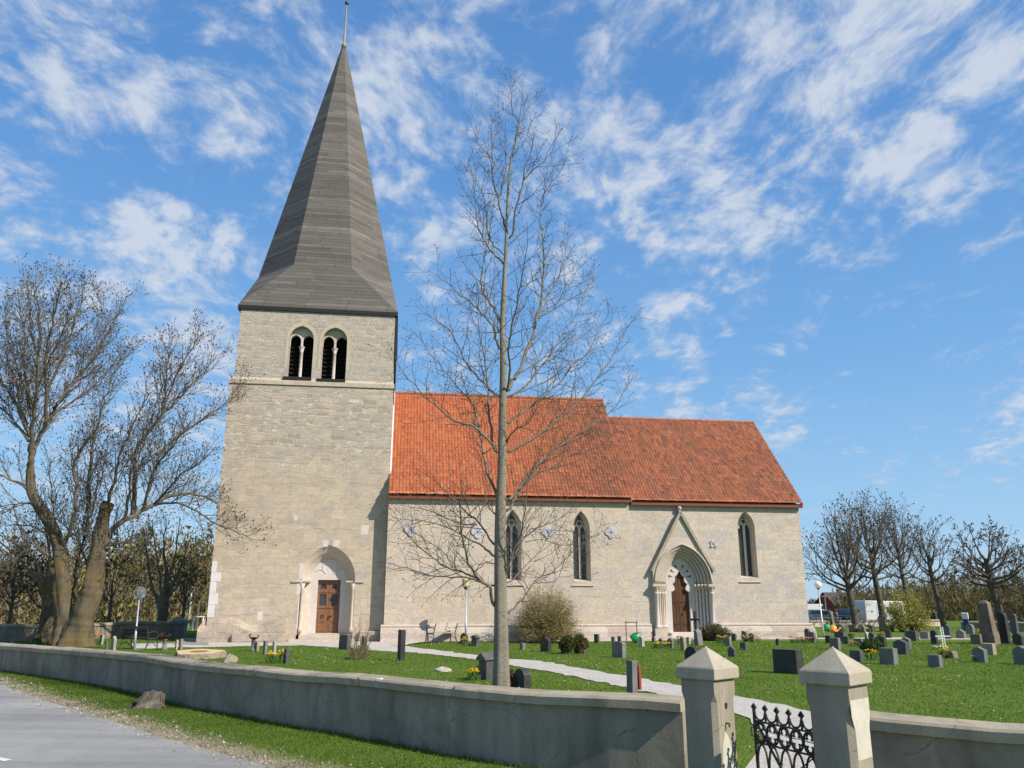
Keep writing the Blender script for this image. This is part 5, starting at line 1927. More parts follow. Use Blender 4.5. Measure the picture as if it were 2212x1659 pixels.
def clump(fn, x, y, rad, n, mat, label, h=.28, z=None, name='daffodil_clump', cat='flowers', size=.03, Yo=0.0):
    p = Gd(*fn(x, y))
    if z is not None:
        p = D(*fn(x, y), p.y + Yo)
    rr = random.Random(int(x * 7 + y))
    t_ = thing(name, label, cat, p, 0, 'flower clumps on the graves')
    lv, fl = MB(), MB()
    for _ in range(n * 5):
        a, r_ = rr.uniform(0, 6.28), rad * math.sqrt(rr.random())
        x_, y_ = r_ * math.cos(a), r_ * math.sin(a)
        b = rr.uniform(0, 6.28)
        l = h * rr.uniform(.5, 1)
        dx_, dy_ = .35 * l * math.cos(b), .35 * l * math.sin(b)
        w = .012
        lv.poly([(x_ - w, y_, 0), (x_ + w, y_, 0), (x_ + dx_ * .5 + w * .7, y_ + dy_ * .5, l * .7), (x_ + dx_, y_ + dy_, l), (x_ + dx_ * .5 - w * .7, y_ + dy_ * .5, l * .7)])
    for _ in range(n):
        a, r_ = rr.uniform(0, 6.28), rad * math.sqrt(rr.random())
        c = (r_ * math.cos(a), r_ * math.sin(a), h * rr.uniform(.7, 1.08))
        for q in range(6):
            b = q * math.pi / 3
            u = size * 1.35
            fl.poly([c, (c[0] + u * math.cos(b - .4), c[1] + u * math.sin(b - .4), c[2] + u * .4), (c[0] + u * 1.3 * math.cos(b), c[1] + u * 1.3 * math.sin(b), c[2] + u * .35), (c[0] + u * math.cos(b + .4), c[1] + u * math.sin(b + .4), c[2] + u * .4)])
        fl.lathe([(size * .4, 0), (size * .5, size * 1.0)], 6, (c[0], c[1], c[2]))
    lv.build('buds_or_leaves', M['leaf'], t_, fixn=False)
    fl.build('blossoms', mat, t_, fixn=False)
    return t_


clump(c3, 868, 1625, .38, 16, M['fl_y'], 'yellow daffodils around the edge-on stones before the tower', .32, size=.05)
clump(c3, 940, 1618, .12, 5, M['fl_y'], 'few yellow daffodils touching the dark slab with the pale side', .3, size=.05)
clump(cd, 1023, 1470, .16, 9, M['fl_y'], 'yellow daffodils left of the stone with the sandy cap', .25, size=.04)
clump(cd, 1037, 1466, .08, 4, M['fl_y'], 'single tuft of daffodils before the stone with the sandy cap', .3, size=.035)
clump(c4, 772, 1470, .16, 6, M['fl_y'], 'yellow and red flowers before the black stone by the slim lamp', .30, size=.045)
clump(c4, 1690, 1545, .16, 6, M['fl_y'], 'yellow daffodils between the two clipped shrubs', .38, size=.04)
clump(c5, 740, 1497, .4, 18, M['fl_y'], 'bowl of yellow and pale flowers before the portal', .22, size=.05)
clump(c5, 905, 1455, .2, 8, M['fl_y'], 'yellow flowers behind the lichen-sided stone', .3, size=.05)
clump(c5, 1530, 1440, .45, 20, M['fl_y'], 'yellow flower bed by the grey pointed stone below the choir window', .25, size=.06)
clump(c5, 1275, 1455, .3, 10, M['fl_y'], 'yellow flowers left of the leaning grey slab', .35, size=.05)
clump(c6, 310, 1452, .7, 26, M['fl_p'], 'pink flower bed before the grey stone at the choir corner', .25, size=.06, name='flower_bed')
clump(c6, 800, 1358, .7, 26, M['fl_y'], 'yellow flower bed below the grey slabs by the back wall', .28, size=.08, name='flower_bed')
clump(c6, 740, 1482, .2, 6, M['fl_o'], 'orange flowers in front of the bluish slab', .2, size=.04)
clump(c6, 575, 1500, .2, 7, M['fl_o'], 'orange flowers leaning on the tilted grey slab', .35, size=.05)
clump(c6, 910, 1600, .25, 9, M['fl_y'], 'yellow daffodils left of the large inscribed slab', .3, size=.045)
clump(c6, 1525, 1580, .16, 9, M['fl_y'], 'bright yellow daffodils left of the low rough stone', .3, size=.05)
clump(c6, 1790, 1617, .1, 6, M['fl_w'], 'white flowers at the foot of the bluish pointed stone', .16, size=.04)
clump(c6, 1490, 1512, .35, 10, M['fl_w'], 'white flowers at the foot of the lattice cross', .12, size=.05)
clump(c6, 720, 1420, .2, 6, M['fl_r'], 'red flowers beside the little brown stone', .3, size=.04)
clump(c6, 1835, 1385, .3, 10, M['fl_y'], 'pale yellow flowers left of the obelisk', .3, size=.06)
bq = clump(c6, 990, 1396, .13, 6, M['fl_o'], 'orange bouquet lying on top of the black block', .18, z=1, size=.045, name='bouquet', Yo=-2.2)
blk = [s for s in STONES if s['label'].startswith('black block with an orange')][0]
bq.location = blk.location + Vector((.0, .0, max(v.co.z for v in blk.data.vertices) - .0))
clump(c2, 790, 1470, .3, 10, M['fl_o'], 'orange and yellow flowers at the foot of the big pollard tree', .5, size=.07)
clump(c2, 318, 1462, .18, 6, M['fl_y'], 'yellow flowers before the black stone by the second pollard trunk', .35, size=.06)

# ---------------------------------------------------------------- benches
M['bench_wood'] = simple('dark_stained_slats', (.045, .036, .03), .7, .3, 8, stretch=(.3, 4, 4))
M['bench_iron'] = simple('dark_bench_iron', (.05, .035, .03), .6, .3, 8)


def bench(label, pa, pb, h, faceaway, wood='bench_wood'):
    a = Gd(*pa)
    b = Gd(*pb) if len(pb) == 2 else a + Vector(pb)
    L_ = (b - a).length
    ang = math.atan2(b.y - a.y, b.x - a.x)
    t_ = thing('park_bench', label, 'bench', (a + b) / 2, ang, 'benches in the churchyard')
    sgn = 1 if faceaway else -1                   # which way the sitter looks
    m_ = MB()
    for k in range(4):
        y = sgn * (.06 + k * .11)
        m_.box(-L_ / 2 + .03, L_ / 2 - .03, y - .045, y + .045, .42, .45)
    m_.build('seat', M[wood], t_)
    m_ = MB()
    for k in range(3):
        z = .56 + k * .13
        y = -sgn * (.02 + k * .045)
        m_.box(-L_ / 2 + .03, L_ / 2 - .03, y - .012, y + .012, z, z + .095)
    m_.build('backrest', M[wood], t_)
    for x in (-L_ / 2, L_ / 2):
        m_ = MB()
        m_.tube([(x, -sgn * .14, h), (x, -sgn * .02, .5), (x, sgn * .02, .40), (x, -sgn * .12, 0)], .024, 6)
        m_.tube([(x, sgn * .02, .41), (x, sgn * .46, .41), (x, sgn * .50, .2), (x, sgn * .52, 0)], .022, 6)
        m_.tube([(x, -sgn * .06, .66), (x, sgn * .2, .70), (x, sgn * .44, .66), (x, sgn * .5, .56), (x, sgn * .46, .43)], .02, 6)
        m_.tube([(x, -sgn * .08, .12), (x, sgn * .2, .3), (x, sgn * .45, .12)], .016, 5)
        m_.build('side_frame', M['bench_iron'], t_)
    return t_


b1 = bench('dark slatted bench seen from behind beside the clear globe lamp', (262, 1402), (318, 1403.5), .88, True)
b2 = bench('slim dark bench with curled iron arms against the nave wall', (936, 1389), (.95, 1.25, 0), .88, True, 'slat_grey')

# ---------------------------------------------------------------- lamps
M['galv'] = simple('galvanised_pole', (.40, .41, .43), .45, .15, 12, .5, .5)


def clear_globe():
    m, t, b = newmat('smoky_clear_globe', .08, .5)
    b.inputs['Base Color'].default_value = (.78, .80, .82, 1)
    b.inputs['Transmission Weight'].default_value = .9
    b.inputs['IOR'].default_value = 1.08
    return m


M['globe_clear'] = clear_globe()
M['globe_opal'] = simple('opal_globe', (.74, .71, .62), .25, .1, 3, .5, bmp=0)
M['lantern'] = simple('yellowed_lantern', (.50, .45, .28), .4, .2, 4, .4, bmp=0)


def sphere(mb, r, c, n=16, k=10):
    mb.lathe([(max(.001, r * math.sin(math.pi * j / k)), -r * math.cos(math.pi * j / k)) for j in range(k + 1)], n, c)
    return mb


def lamp(label, base, top, globe, rg_, hd='globe', mat=None):
    p = Gd(*base)
    q = D(top[0], top[1], p.y)
    t_ = thing('lamp_post', label, 'lamp post', p, 0, 'lamp posts in the churchyard')
    ax = q - p
    m_ = MB()
    m_.tube([(0, 0, -.1), tuple(ax * .36), tuple(ax * .37), tuple(ax)], [.055, .055, .036, .034], 10)
    m_.build('pole', M['galv'], t_, smooth=True)
    m_ = MB()
    m_.lathe([(.045, -.06), (.09, 0), (.09, .05), (.05, .09)], 10, tuple(ax))
    m_.build('collar', M['iron'] if hd != 'globe' or globe == 'globe_opal' else M['galv'], t_)
    if hd == 'globe':
        sphere(MB(), rg_, tuple(ax + Vector((0, 0, rg_ * .95)))).build('globe', M[globe], t_, smooth=True)
    else:
        m_ = MB()
        m_.lathe([(.10, .05), (.16, .1), (.19, .42), (.15, .46), (.001, .5)], 10, tuple(ax))
        m_.build('lantern', M[globe], t_)
    return t_


lamp('lamp with a clear glass globe on a leaning pole, left of the tower', (290, 1403), (300.7, 1293), 'globe_clear', .25)
lamp('slim grey lamp with a yellowed lantern before the nave wall', (1006.5, 1389), (1006, 1271), 'lantern', .2, 'lantern')
lamp('lamp with a white opal globe off the choir corner', (1780, 1378), (1767.5, 1271), 'globe_opal', .2)
p = D(404, 1376, 66)
p.z = zg(p.x, p.y)
q = D(404.5, 1196, 66)
t_ = thing('flagpole', 'tall slim white flagpole with a bright knob left of the tower', 'flagpole', p)
m_ = MB()
m_.tube([(0, 0, -.1), (0, 0, (q.z - p.z) * .5), (0, 0, q.z - p.z)], [.075, .06, .04], 8)
m_.build('pole', M['white'], t_, smooth=True)
sphere(MB(), .13, (0, 0, q.z - p.z + .1)).build('knob', M['white'], t_, smooth=True)
p = D(1785, 1330, 95)
q = D(1780.5, 1279, 95)
t_ = thing('utility_pole', 'thin grey pole beyond the back wall, right of the globe lamp', 'pole', (p.x, p.y, zg(p.x, p.y)))
m_ = MB()
m_.tube([(0, 0, 0), (0, 0, q.z)], [.12, .09], 8)
m_.box(-.5, .5, -.05, .05, q.z - .25, q.z - .12)
m_.build('pole', simple('grey_wood_pole', (.16, .145, .13)), t_)

# ornamented cast posts
for lab, fn, xl, xr, yt, yb in (('short cast post with a flared cup on top, beside the gravel left of the tower', c2, 1405, 1430, 1388, 1512), ('short rusty cast post with a flared cup, left end of the row before the tower', c3, 655, 690, 1398, 1522)):
    a = Gd(*fn((xl + xr) / 2, yb))
    tz = D(*fn((xl + xr) / 2, yt), a.y).z - a.z
    t_ = thing('cast_post', lab, 'post', a, 0, 'cast iron posts')
    m_ = MB()
    m_.lathe([(.14, -.05), (.13, .08), (.085, .12), (.08, tz * .7), (.11, tz * .74)], 10)
    m_.build('shaft', GM['grey'], t_, smooth=True)
    m_ = MB()
    m_.lathe([(.09, tz * .74), (.06, tz * .8), (.17, tz * .93), (.19, tz * .97), (.12, tz * .96), (.03, tz * .9)], 12)
    m_.tube([(.14, 0, tz * .93), (.2, 0, tz * 1.08), (.12, 0, tz * 1.12)], .025, 5)
    m_.tube([(-.14, 0, tz * .93), (-.2, 0, tz * 1.12), (-.1, 0, tz * 1.16)], .03, 5)
    m_.build('cup', M['rust'], t_)

# ---------------------------------------------------------------- cut stump, boulder, old root
M['bark_cut'] = simple('rough_bark', (.26, .215, .16), .95, .5, 14, .05, bmp=1.0, dist=.05)


def cutwood():
    m, t, b = newmat('fresh_cut_wood', .8, .2)
    tc = nd(t, 'ShaderNodeTexCoord').outputs['Object']
    d = nd(t, 'ShaderNodeVectorMath', {0: mapv(t, tc, (1, 1, 0))}, operation='LENGTH').outputs['Value']
    d = mth(t, 'ADD', d, mth(t, 'MULTIPLY', noise(t, tc, 3, 4), .08))
    rg2 = mth(t, 'SINE', mth(t, 'MULTIPLY', d, 110.0))
    c = ramp(t, mth(t, 'MULTIPLY_ADD', rg2, .5, .5), [(0, (.50, .36, .20)), (1, (.64, .49, .30))])
    c = mixc(t, sstep(t, d, .42, .30), c, (.26, .13, .055))
    c = mixc(t, mth(t, 'MULTIPLY', sstep(t, noise(t, tc, 4, 5), .5, .7), .4), c, (.42, .29, .16))
    t.links.new(c, b.inputs['Base Color'])
    bump(t, b, noise(t, mapv(t, tc, (1, 8, 1)), 12, 4), .4, .02)
    return m


p = Gd(428.5, 1421)
t_ = thing('tree_stump', 'wide freshly sawn tree stump with a pale ringed top, behind the wall', 'tree stump', p, .2)
rr = random.Random(8)
n_ = 36
rad = [.80 + .05 * math.sin(3 * a + 1) + .05 * math.sin(5 * a) + rr.uniform(-.015, .015) for a in [2 * math.pi * k / n_ for k in range(n_)]]
m_ = MB()
hs_ = .21
m_.loft([[(r_ * s * math.cos(2 * math.pi * k / n_), r_ * s * math.sin(2 * math.pi * k / n_), z + rr.uniform(-.01, .01)) for k, r_ in enumerate(rad)] for s, z in ((1.08, -.05), (1.02, .1), (1.0, hs_ - .02), (.975, hs_))], True, False)
t_.rotation_euler = (.06, 0, .2)
m_.build('bark', M['bark_cut'], t_)
m_ = MB()
m_.loft([[(r_ * s * math.cos(2 * math.pi * k / n_), r_ * s * math.sin(2 * math.pi * k / n_) - (.06 if s < .5 else 0), z) for k, r_ in enumerate(rad)] for s, z in ((.975, hs_ + .002), (.44, hs_ + .004), (.40, hs_ - .05), (.1, hs_ - .10))], True, True)
m_.build('sawn_top', cutwood(), t_)


def rock(name, label, cat, p, sx, sy, sz, mat, seed, group=None, kids=None):
    rg2 = np.random.default_rng(seed)
    m_ = MB()
    N1, N2 = 20, 12
    ph = rg2.uniform(0, 6, 8)
    rings = []
    for j in range(N2 + 1):
        e = -.35 + (math.pi / 2 + .35) * j / N2
        ring = []
        for k in range(N1):
            a = 2 * math.pi * k / N1
            r_ = 1 + .14 * math.sin(2 * a + ph[0] + e) + .10 * math.sin(3 * a + ph[1] - 2 * e) + .07 * math.sin(5 * a + ph[2]) * math.cos(3 * e) + .05 * math.sin(7 * e + 4 * a + ph[3])
            ring.append((sx * r_ * math.cos(e) * math.cos(a), sy * r_ * math.cos(e) * math.sin(a), sz * r_ * math.sin(e)))
        rings.append(ring)
    m_.loft(rings, True, True)
    o = m_.build(name, mat, None, smooth=True, loc=p)
    return tag(o, label, cat, group)


rock('boulder', 'rounded lichen-spotted boulder right of the sawn stump', 'boulder', Gd(497, 1431), .2, .24, .22, GM['tan'], 3)
rock('flat_stone', 'pale flat stone lying in the grass left of the young tree', 'stone', Gd(958, 1450), .28, .16, .10, GM['pale'], 5)
# weathered root of a felled tree bulging out of the wall
p = D(316, 1490, 18.42)
p.z = zg(p.x, p.y)
t_ = thing('tree_root', 'weathered grey old stump bulging against the roadside wall, with a dark hollow', 'tree stump', p, -.7)
rr = np.random.default_rng(2)
ph = rr.uniform(0, 6, 6)
rings = []
for j in range(15):
    e = j / 14
    ring = []
    for k in range(40):
        a = 2 * math.pi * k / 40
        fl = 1.0 - .50 * e ** .8 + .30 * (1 - e) ** 3
        r_ = fl * (1 + .10 * math.sin(5 * a + ph[0] + e) + .07 * math.sin(9 * a + ph[1] - 2 * e) + .05 * math.sin(14 * a + 3 * e + ph[2]))
        ring.append((.50 * r_ * math.cos(a) + .12 * e, .34 * r_ * math.sin(a) + .12 * e, -.08 + .36 * e * (1 + .16 * math.sin(a + 2.2) + .05 * math.sin(6 * a))))
    rings.append(ring)
m_ = MB()
m_.loft(rings, True, True)
m_.build('weathered_wood', simple('grey_weathered_wood', (.16, .135, .105), .95, .6, 9, .05, bmp=1.0, dist=.05, stretch=(2.5, 2.5, .6)), t_, smooth=True)
sphere(MB(), .05, (.13, -.285, .09), 10, 8).build('hollow', M['near_black'], t_, smooth=True)  # near-black ball on the wood paints the shade inside a cavity

# ---------------------------------------------------------------- watering cans
M['can_green'] = simple('green_plastic', (.02, .30, .10), .4, .15, 4, .5, bmp=0)
M['can_orange'] = simple('orange_plastic', (.75, .30, .06), .4, .15, 4, .5, bmp=0)


def can(label, pos, mat, s=1.0, tilt=.4, rz=.4):
    t_ = thing('watering_can', label, 'watering can', pos, rz, 'watering cans')
    T_ = Matrix.Rotation(tilt, 4, 'Y') @ Matrix.Scale(s, 4)
    def add(m_, nm):
        m_.xform(T_)
        m_.build(nm, mat, t_, smooth=True)
    add(MB().lathe([(.13, 0), (.15, .03), (.15, .2), (.12, .27), (.09, .28)], 16), 'body')
    add(MB().tube([(.13, 0, .06), (.25, 0, .16), (.36, 0, .34)], [.035, .026, .02], 8), 'spout')
    add(MB().tube([(-.1, 0, .26), (-.02, 0, .38), (.09, 0, .29)], .014, 6), 'handle')
    m_ = MB()
    m_.lathe([(.02, -.03), (.06, .03), (.055, .04), (.001, .045)], 10)
    m_.xform(Matrix.Translation((.36, 0, .35)) @ Matrix.Rotation(.7, 4, 'Y'))
    add(m_, 'rose')
    return t_


yc = Gd(*c5(495, 1452)).y
t_ = thing('can_rack', 'low wooden rack that holds the green watering can near the portal', 'rack', Gd(*c5(500, 1455)), .1)
m_ = MB()
m_.tube([(-.3, 0, -.05), (-.3, 0, 1.0)], .025, 6)
m_.build('left_stake', GM['brown'], t_)
m_ = MB()
m_.tube([(.22, 0, -.05), (.22, 0, 1.0)], .025, 6)
m_.build('stake', GM['brown'], t_)
m_ = MB()
m_.tube([(-.36, 0, .95), (.28, 0, .95)], .022, 6)
m_.build('rail', GM['brown'], t_)
can('green watering can hanging tilted on the rack near the portal', D(*c5(492, 1425), yc - .12), M['can_green'], 1.45, 1.0, -.2)
can('green watering can hanging beside the white globe lamp', D(*c6(503, 1347), Gd(*c6(505, 1392)).y), M['can_green'], 1.35, .3, .2)
can('orange watering can right of the green one by the globe lamp', D(*c6(556, 1355), Gd(*c6(550, 1395)).y), M['can_orange'], 1.3, .5, .5)
t_ = thing('can_rack', 'small rack of two stakes behind the cans near the globe lamp', 'rack', Gd(*c6(528, 1392)), .1)
for x in (-.75, .9):
    MB().tube([(x, .16, -.05), (x, .16, 1.05)], .022, 6).build('stake', GM['brown'], t_)
MB().tube([(-.8, .16, 1.0), (.95, .16, 1.0)], .02, 6).build('rail', GM['brown'], t_)

# ---------------------------------------------------------------- things beyond the wall
M['camper'] = simple('motorhome_white', (.60, .61, .62), .4, .05, 2, .5, bmp=0)
M['glassdk'] = simple('dark_vehicle_glass', (.025, .035, .05), .12, .2, 2, .6, bmp=0)
M['tyre'] = simple('tyre_rubber', (.02, .02, .02), .8, .2, 9, bmp=0)
M['rim'] = simple('wheel_rim', (.35, .35, .36), .35, .1, 9, .5, .7, bmp=0)


def wheel(par, x, y, r_):
    m_ = MB()
    m_.lathe([(r_ * .55, -.1), (r_ * .92, -.1), (r_, -.05), (r_, .05), (r_ * .92, .1), (r_ * .55, .1)], 20)
    m_.xform(Matrix.Translation((x, y, r_)) @ Matrix.Rotation(math.pi / 2, 4, 'X'))
    w = m_.build('wheel', M['tyre'], par, smooth=False)
    m_ = MB()
    m_.lathe([(.001, -.08), (r_ * .54, -.09), (r_ * .54, .09), (.001, .08)], 14)
    m_.xform(Matrix.Translation((x, y, r_)) @ Matrix.Rotation(math.pi / 2, 4, 'X'))
    m_.build('rim', M['rim'], w)


cy = 84
pc = D(1893, 1350, cy)
zc = zg(pc.x, pc.y)
wv = (D(1909, 1310, cy).x - D(1857, 1310, cy).x)
hv = D(1880, 1297, cy).z - zc
t_ = thing('motorhome', 'white motorhome with a side window parked beyond the pale back wall', 'motorhome', (pc.x, pc.y, zc), .12)
m_ = MB()
x0, x1 = -wv / 2 - .4, wv / 2 + 2.2
m_.prism([(x0, .45), (x1 - .9, .45), (x1, .55), (x1 + .05, 1.25), (x1 - .9, 1.9), (x1 - .7, hv - .5), (x1 - 1.0, hv - .1), (x0 + .1, hv), (x0, hv - .15)], -1.1, 1.1)
m_.build('body', M['camper'], t_, bevel=.06)
for a, b, z0, z1 in ((x0 + 2.35, x0 + 3.2, hv * .50, hv * .72), (x0 + .6, x0 + .75, hv * .52, hv * .58), (x1 - .95, x1 - .25, 1.35, 1.85)):
    MB().box(a, b, -1.125, -1.102, z0, z1, .004).build('window', M['glassdk'], t_)
MB().box(x0 + 1.2, x0 + 1.85, -1.12, -1.102, .6, hv * .85, .004).build('door', simple('motorhome_door', (.56, .57, .58), .45, .05, 2, .4, bmp=0), t_)
for x in (x0 + 1.3, x1 - 1.0):
    for y in (-1, 1):
        wheel(t_, x, y, .34)


def car(label, px, py, Yd, col, rz, L_=4.4, tall=1.45, estate=False):
    p = D(px, py, Yd)
    p.z = zg(p.x, p.y)
    t_ = thing('parked_car', label, 'car', p, rz, 'cars parked beyond the back wall')
    a = L_ / 2
    prof = [(-a, .35), (-a - .02, .75), (-a + .15, .92), (-a + .95, 1.0), (-a + 1.75, tall - .02), (-a + 2.4, tall), (a - (.5 if estate else 1.1), tall - .06), (a - (.1 if estate else .35), 1.0), (a, .8), (a, .38), (a - .3, .25), (-a + .3, .25)]
    m_ = MB()
    m_.prism(prof, -.82, .82)
    m_.build('body', simple('car_paint', col, .3, .05, 2, .5, .3, bmp=0), t_, bevel=.07)
    for x0_, x1_ in ((-a + 1.5, -a + 2.35), (-a + 2.42, a - (.75 if estate else 1.25))):
        m_ = MB()
        m_.prism([(x0_ - .25 if x0_ < 0 and x0_ < -a + 1.6 else x0_, 1.02), (x1_ + (.2 if x1_ > 0 else 0), 1.02), (x1_, tall - .1), (x0_ + .12, tall - .1)], -.835, -.815)
        m_.build('window', M['glassdk'], t_)
    m_ = MB()
    m_.poly([(-a + 1.02, -.62, 1.05), (-a + 1.02, .62, 1.05), (-a + 1.66, .58, tall - .09), (-a + 1.66, -.58, tall - .09)])
    m_.v = [(x - .03, y, z + .03) for x, y, z in m_.v]
    m_.build('windscreen', M['glassdk'], t_)
    for y in (-.55, .55):
        MB().box(-a - .04, -a + .05, y - .15, y + .15, .66, .8, .01).build('headlight', M['rim'], t_)
    for x in (-a + .8, a - .85):
        for y in (-.75, .75):
            wheel(t_, x, y, .31)
    return t_


car('dark blue estate car behind the pale wall left of the motorhome', 1836, 1342, 81, (.03, .04, .06), .85, 4.6, 1.5, True)
car('blue car half hidden by the choir corner', 1760, 1340, 81, (.10, .16, .24), .1)
t_ = thing('white_van', 'small white van at the choir corner beyond the blue car', 'van', D(1752, 1334, 105), .1)
t_.location.z = zg(t_.location.x, t_.location.y)
MB().prism([(-1.6, .4), (1.8, .4), (2.2, .5), (2.2, 1.1), (1.6, 1.25), (1.2, 2.1), (-1.6, 2.1)], -.9, .9).build('body', M['camper'], t_, bevel=.06)
MB().prism([(1.05, 1.25), (1.6, 1.25), (1.3, 1.9), (1.05, 1.9)], -.92, -.902).build('window', M['glassdk'], t_)
for x in (-1.1, 1.4):
    for y in (-.85, .85):
        wheel(t_, x, y, .32)
t_ = thing('utility_box', 'white cabinet with a blue base against the dark wall', 'cabinet', Gd(*c6(1712, 1262)), -.6)
t_.location = D(*c6(1708, 1262), 60)
t_.location.z = zg(t_.location.x, t_.location.y)
zt_ = D(*c6(1708, 1190), 60).z - t_.location.z
MB().box(-.17, .17, -.15, .15, 0, zt_ - .44, .02).build('base', simple('blue_base', (.03, .06, .16), .6), t_)
MB().box(-.2, .2, -.18, .18, zt_ - .439, zt_, .03).build('body', M['white'], t_)

M['redwood'] = simple('falu_red_boards', (.22, .035, .025), .85, .25, 5, stretch=(6, 6, .4))
M['roofdk'] = simple('dark_roof', (.07, .06, .055), .8, .3, 4)


def house(label, px, py, Yd, wd, hw_, hr, mat, rz, wins=((-.2, .5),), name='house'):
    p = D(px, py, Yd)
    p.z = zg(p.x, p.y)
    t_ = thing(name, label, 'house', p, rz, 'houses beyond the churchyard')
    m_ = MB()
    a = wd / 2
    m_.loft([[(-a, -3, 0), (a, -3, 0), (a, 3, 0), (-a, 3, 0)], [(-a, -3, hw_), (a, -3, hw_), (a, 3, hw_), (-a, 3, hw_)]], True, False)
    for s in (-a, a):
        m_.poly([(s, -3, hw_), (s, 3, hw_), (s, 0, hr)])
    m_.build('wall', mat, t_)
    m_ = MB()
    for s in (-1, 1):
        m_.loft([[(-a - .3, s * 3.4, hw_ - .35), (a + .3, s * 3.4, hw_ - .35)], [(-a - .3, 0, hr + .05), (a + .3, 0, hr + .05)], [(-a - .3, 0, hr + .2), (a + .3, 0, hr + .2)], [(-a - .3, s * 3.45, hw_ - .2), (a + .3, s * 3.45, hw_ - .2)], [(-a - .3, s * 3.4, hw_ - .35), (a + .3, s * 3.4, hw_ - .35)]], False)
    rf = m_.build('roof', M['roofdk'], t_)
    MB().box(-.35, .35, .3, 1.0, hr - .6, hr + .8).build('chimney', GM['brown'], rf)
    for x, w in wins:
        fr = MB().box(x * wd - w - .1, x * wd + w + .1, -3.05, -3.002, 1.0, 2.4).build('window', M['white'], t_)
        MB().box(x * wd - w, x * wd + w, -3.06, -3.051, 1.1, 2.3).build('pane', M['glassdk'], fr)
    return t_


house('red wooden house with white windows behind the far gate pier', 386, 1345, 160, 6, 2.1, 3.8, M['redwood'], .1, ((-.25, .5), (.25, .5)))
house('grey house with a pale wall behind the trees at the left edge', 66, 1345, 150, 6, 2.6, 4.4, simple('grey_plaster', (.42, .42, .42), .9, .3, 2), .2, ((.1, .6),))
house('small red shed on the far field right of the choir', 1822, 1325, 150, 7, 2.4, 4.2, M['redwood'], .2, ((0, .5),), 'shed')
# far gate pier and kerb by the drive
p = Gd(385.5, 1376)
t_ = thing('gate_pier', 'grey stone gate pier with a capped top, far left of the tower', 'gate post', p, .1)
zt_ = D(385.5, 1333, p.y).z
MB().box(-.32, .32, -.32, .32, -.1, zt_ - .35, .02).build('shaft', GM['grey'], t_)
MB().loft([[(x * c, y * c, z) for x, y in ((-1, -1), (1, -1), (1, 1), (-1, 1))] for z, c in ((zt_ - .349, .42), (zt_ - .2, .42), (zt_, .04))], True, True).build('cap', GM['grey'], t_)
t_ = thing('garden_trestle', 'small white trestle on the grass left of the tower foot', 'trestle', Gd(426, 1362), .2)
t_.location = D(426, 1358, 60)
t_.location.z = zg(t_.location.x, t_.location.y)
for x in (-.35, .35):
    MB().tube([(x, -.3, 0), (x, 0, .95), (x, .3, 0)], .035, 5).build('leg', M['white'], t_)
MB().box(-.45, .45, -.05, .05, .93, 1.0).build('beam', M['white'], t_)
# ---------------------------------------------------------------- bare trees
def c1(x, y): return .25 * x, 553 + .25 * y
def t3(x, y): return 810 + .293 * x, 162 + .293 * y
def t4(x, y): return 810 + .293 * x, 594 + .293 * y


def bark(name, lo, hi, moss=None, mossamt=.0, ring=False, sc_=5):
    m, t, b = newmat(name, .9, .15)
    tc = nd(t, 'ShaderNodeTexCoord').outputs['Object']
    f = noise(t, mapv(t, tc, (1, 1, .35) if not ring else (1, 1, 3.5)), sc_ * 3, 6, .7)
    g = noise(t, tc, 1.2, 5, .6)
    c = ramp(t, mth(t, 'ADD', mth(t, 'MULTIPLY', f, .65), mth(t, 'MULTIPLY', g, .35)), [(.35, lo), (.65, hi)])
    if moss:
        c = mixc(t, mth(t, 'MULTIPLY', sstep(t, noise(t, tc, .9, 6, .7), .46, .62), mossamt), c, moss)
    t.links.new(c, b.inputs['Base Color'])
    bump(t, b, f, .6, .03)
    return m


def mesh_br(brs, name, mat, parent, nside, lump=0.0):
    """branches [(pts, radii)] -> one mesh of tapered tubes"""
    Vs, Fs, o = [], [], 0
    for pts, rad in brs:
        P = np.asarray(pts, float)
        n = len(P)
        T = np.gradient(P, axis=0)
        T /= np.linalg.norm(T, axis=1)[:, None] + 1e-9
        ref = np.array([0, 0, 1.0]) if abs(T[0][2]) < .9 else np.array([1.0, 0, 0])
        A = np.cross(T, ref)
        A /= np.linalg.norm(A, axis=1)[:, None] + 1e-9
        B = np.cross(T, A)
        ns = nside if np.isscalar(nside) else (9 if rad[0] > .08 else 6 if rad[0] > .03 else 4 if rad[0] > .012 else 3)
        an = np.arange(ns) * 2 * np.pi / ns
        R_ = np.asarray(rad)[:, None, None] * np.ones((1, ns, 1))
        if lump:                                  # ribs and hollows of an old trunk, flaring at the foot
            k_ = np.linspace(0, 1, n)[:, None]
            q = 1 + lump * (.5 * np.sin(3 * an[None] + 9 * k_ + len(Vs)) + .35 * np.sin(5 * an[None] - 14 * k_ + 1) + .3 * np.sin(8 * an[None] + 23 * k_) + .3 * np.sin(31 * k_ + 2 * an[None]))
            q += .16 * np.exp(-k_ * 9) * (1 + np.sin(5 * an[None] + .6))
            R_ = R_ * q[..., None]
        V = P[:, None, :] + R_ * (A[:, None, :] * np.cos(an)[None, :, None] + B[:, None, :] * np.sin(an)[None, :, None])
        Vs.append(V.reshape(-1, 3))
        i = o + np.arange(n - 1)[:, None] * ns + np.arange(ns)[None, :]
        j = o + np.arange(n - 1)[:, None] * ns + (np.arange(ns)[None, :] + 1) % ns
        Fs.append(np.stack([i, j, j + ns, i + ns], -1).reshape(-1, 4))
        o += n * ns
    return npmesh(name, np.concatenate(Vs), np.concatenate(Fs), mat, parent, smooth=True)


def nrm(v):
    return v / (np.linalg.norm(v) + 1e-9)


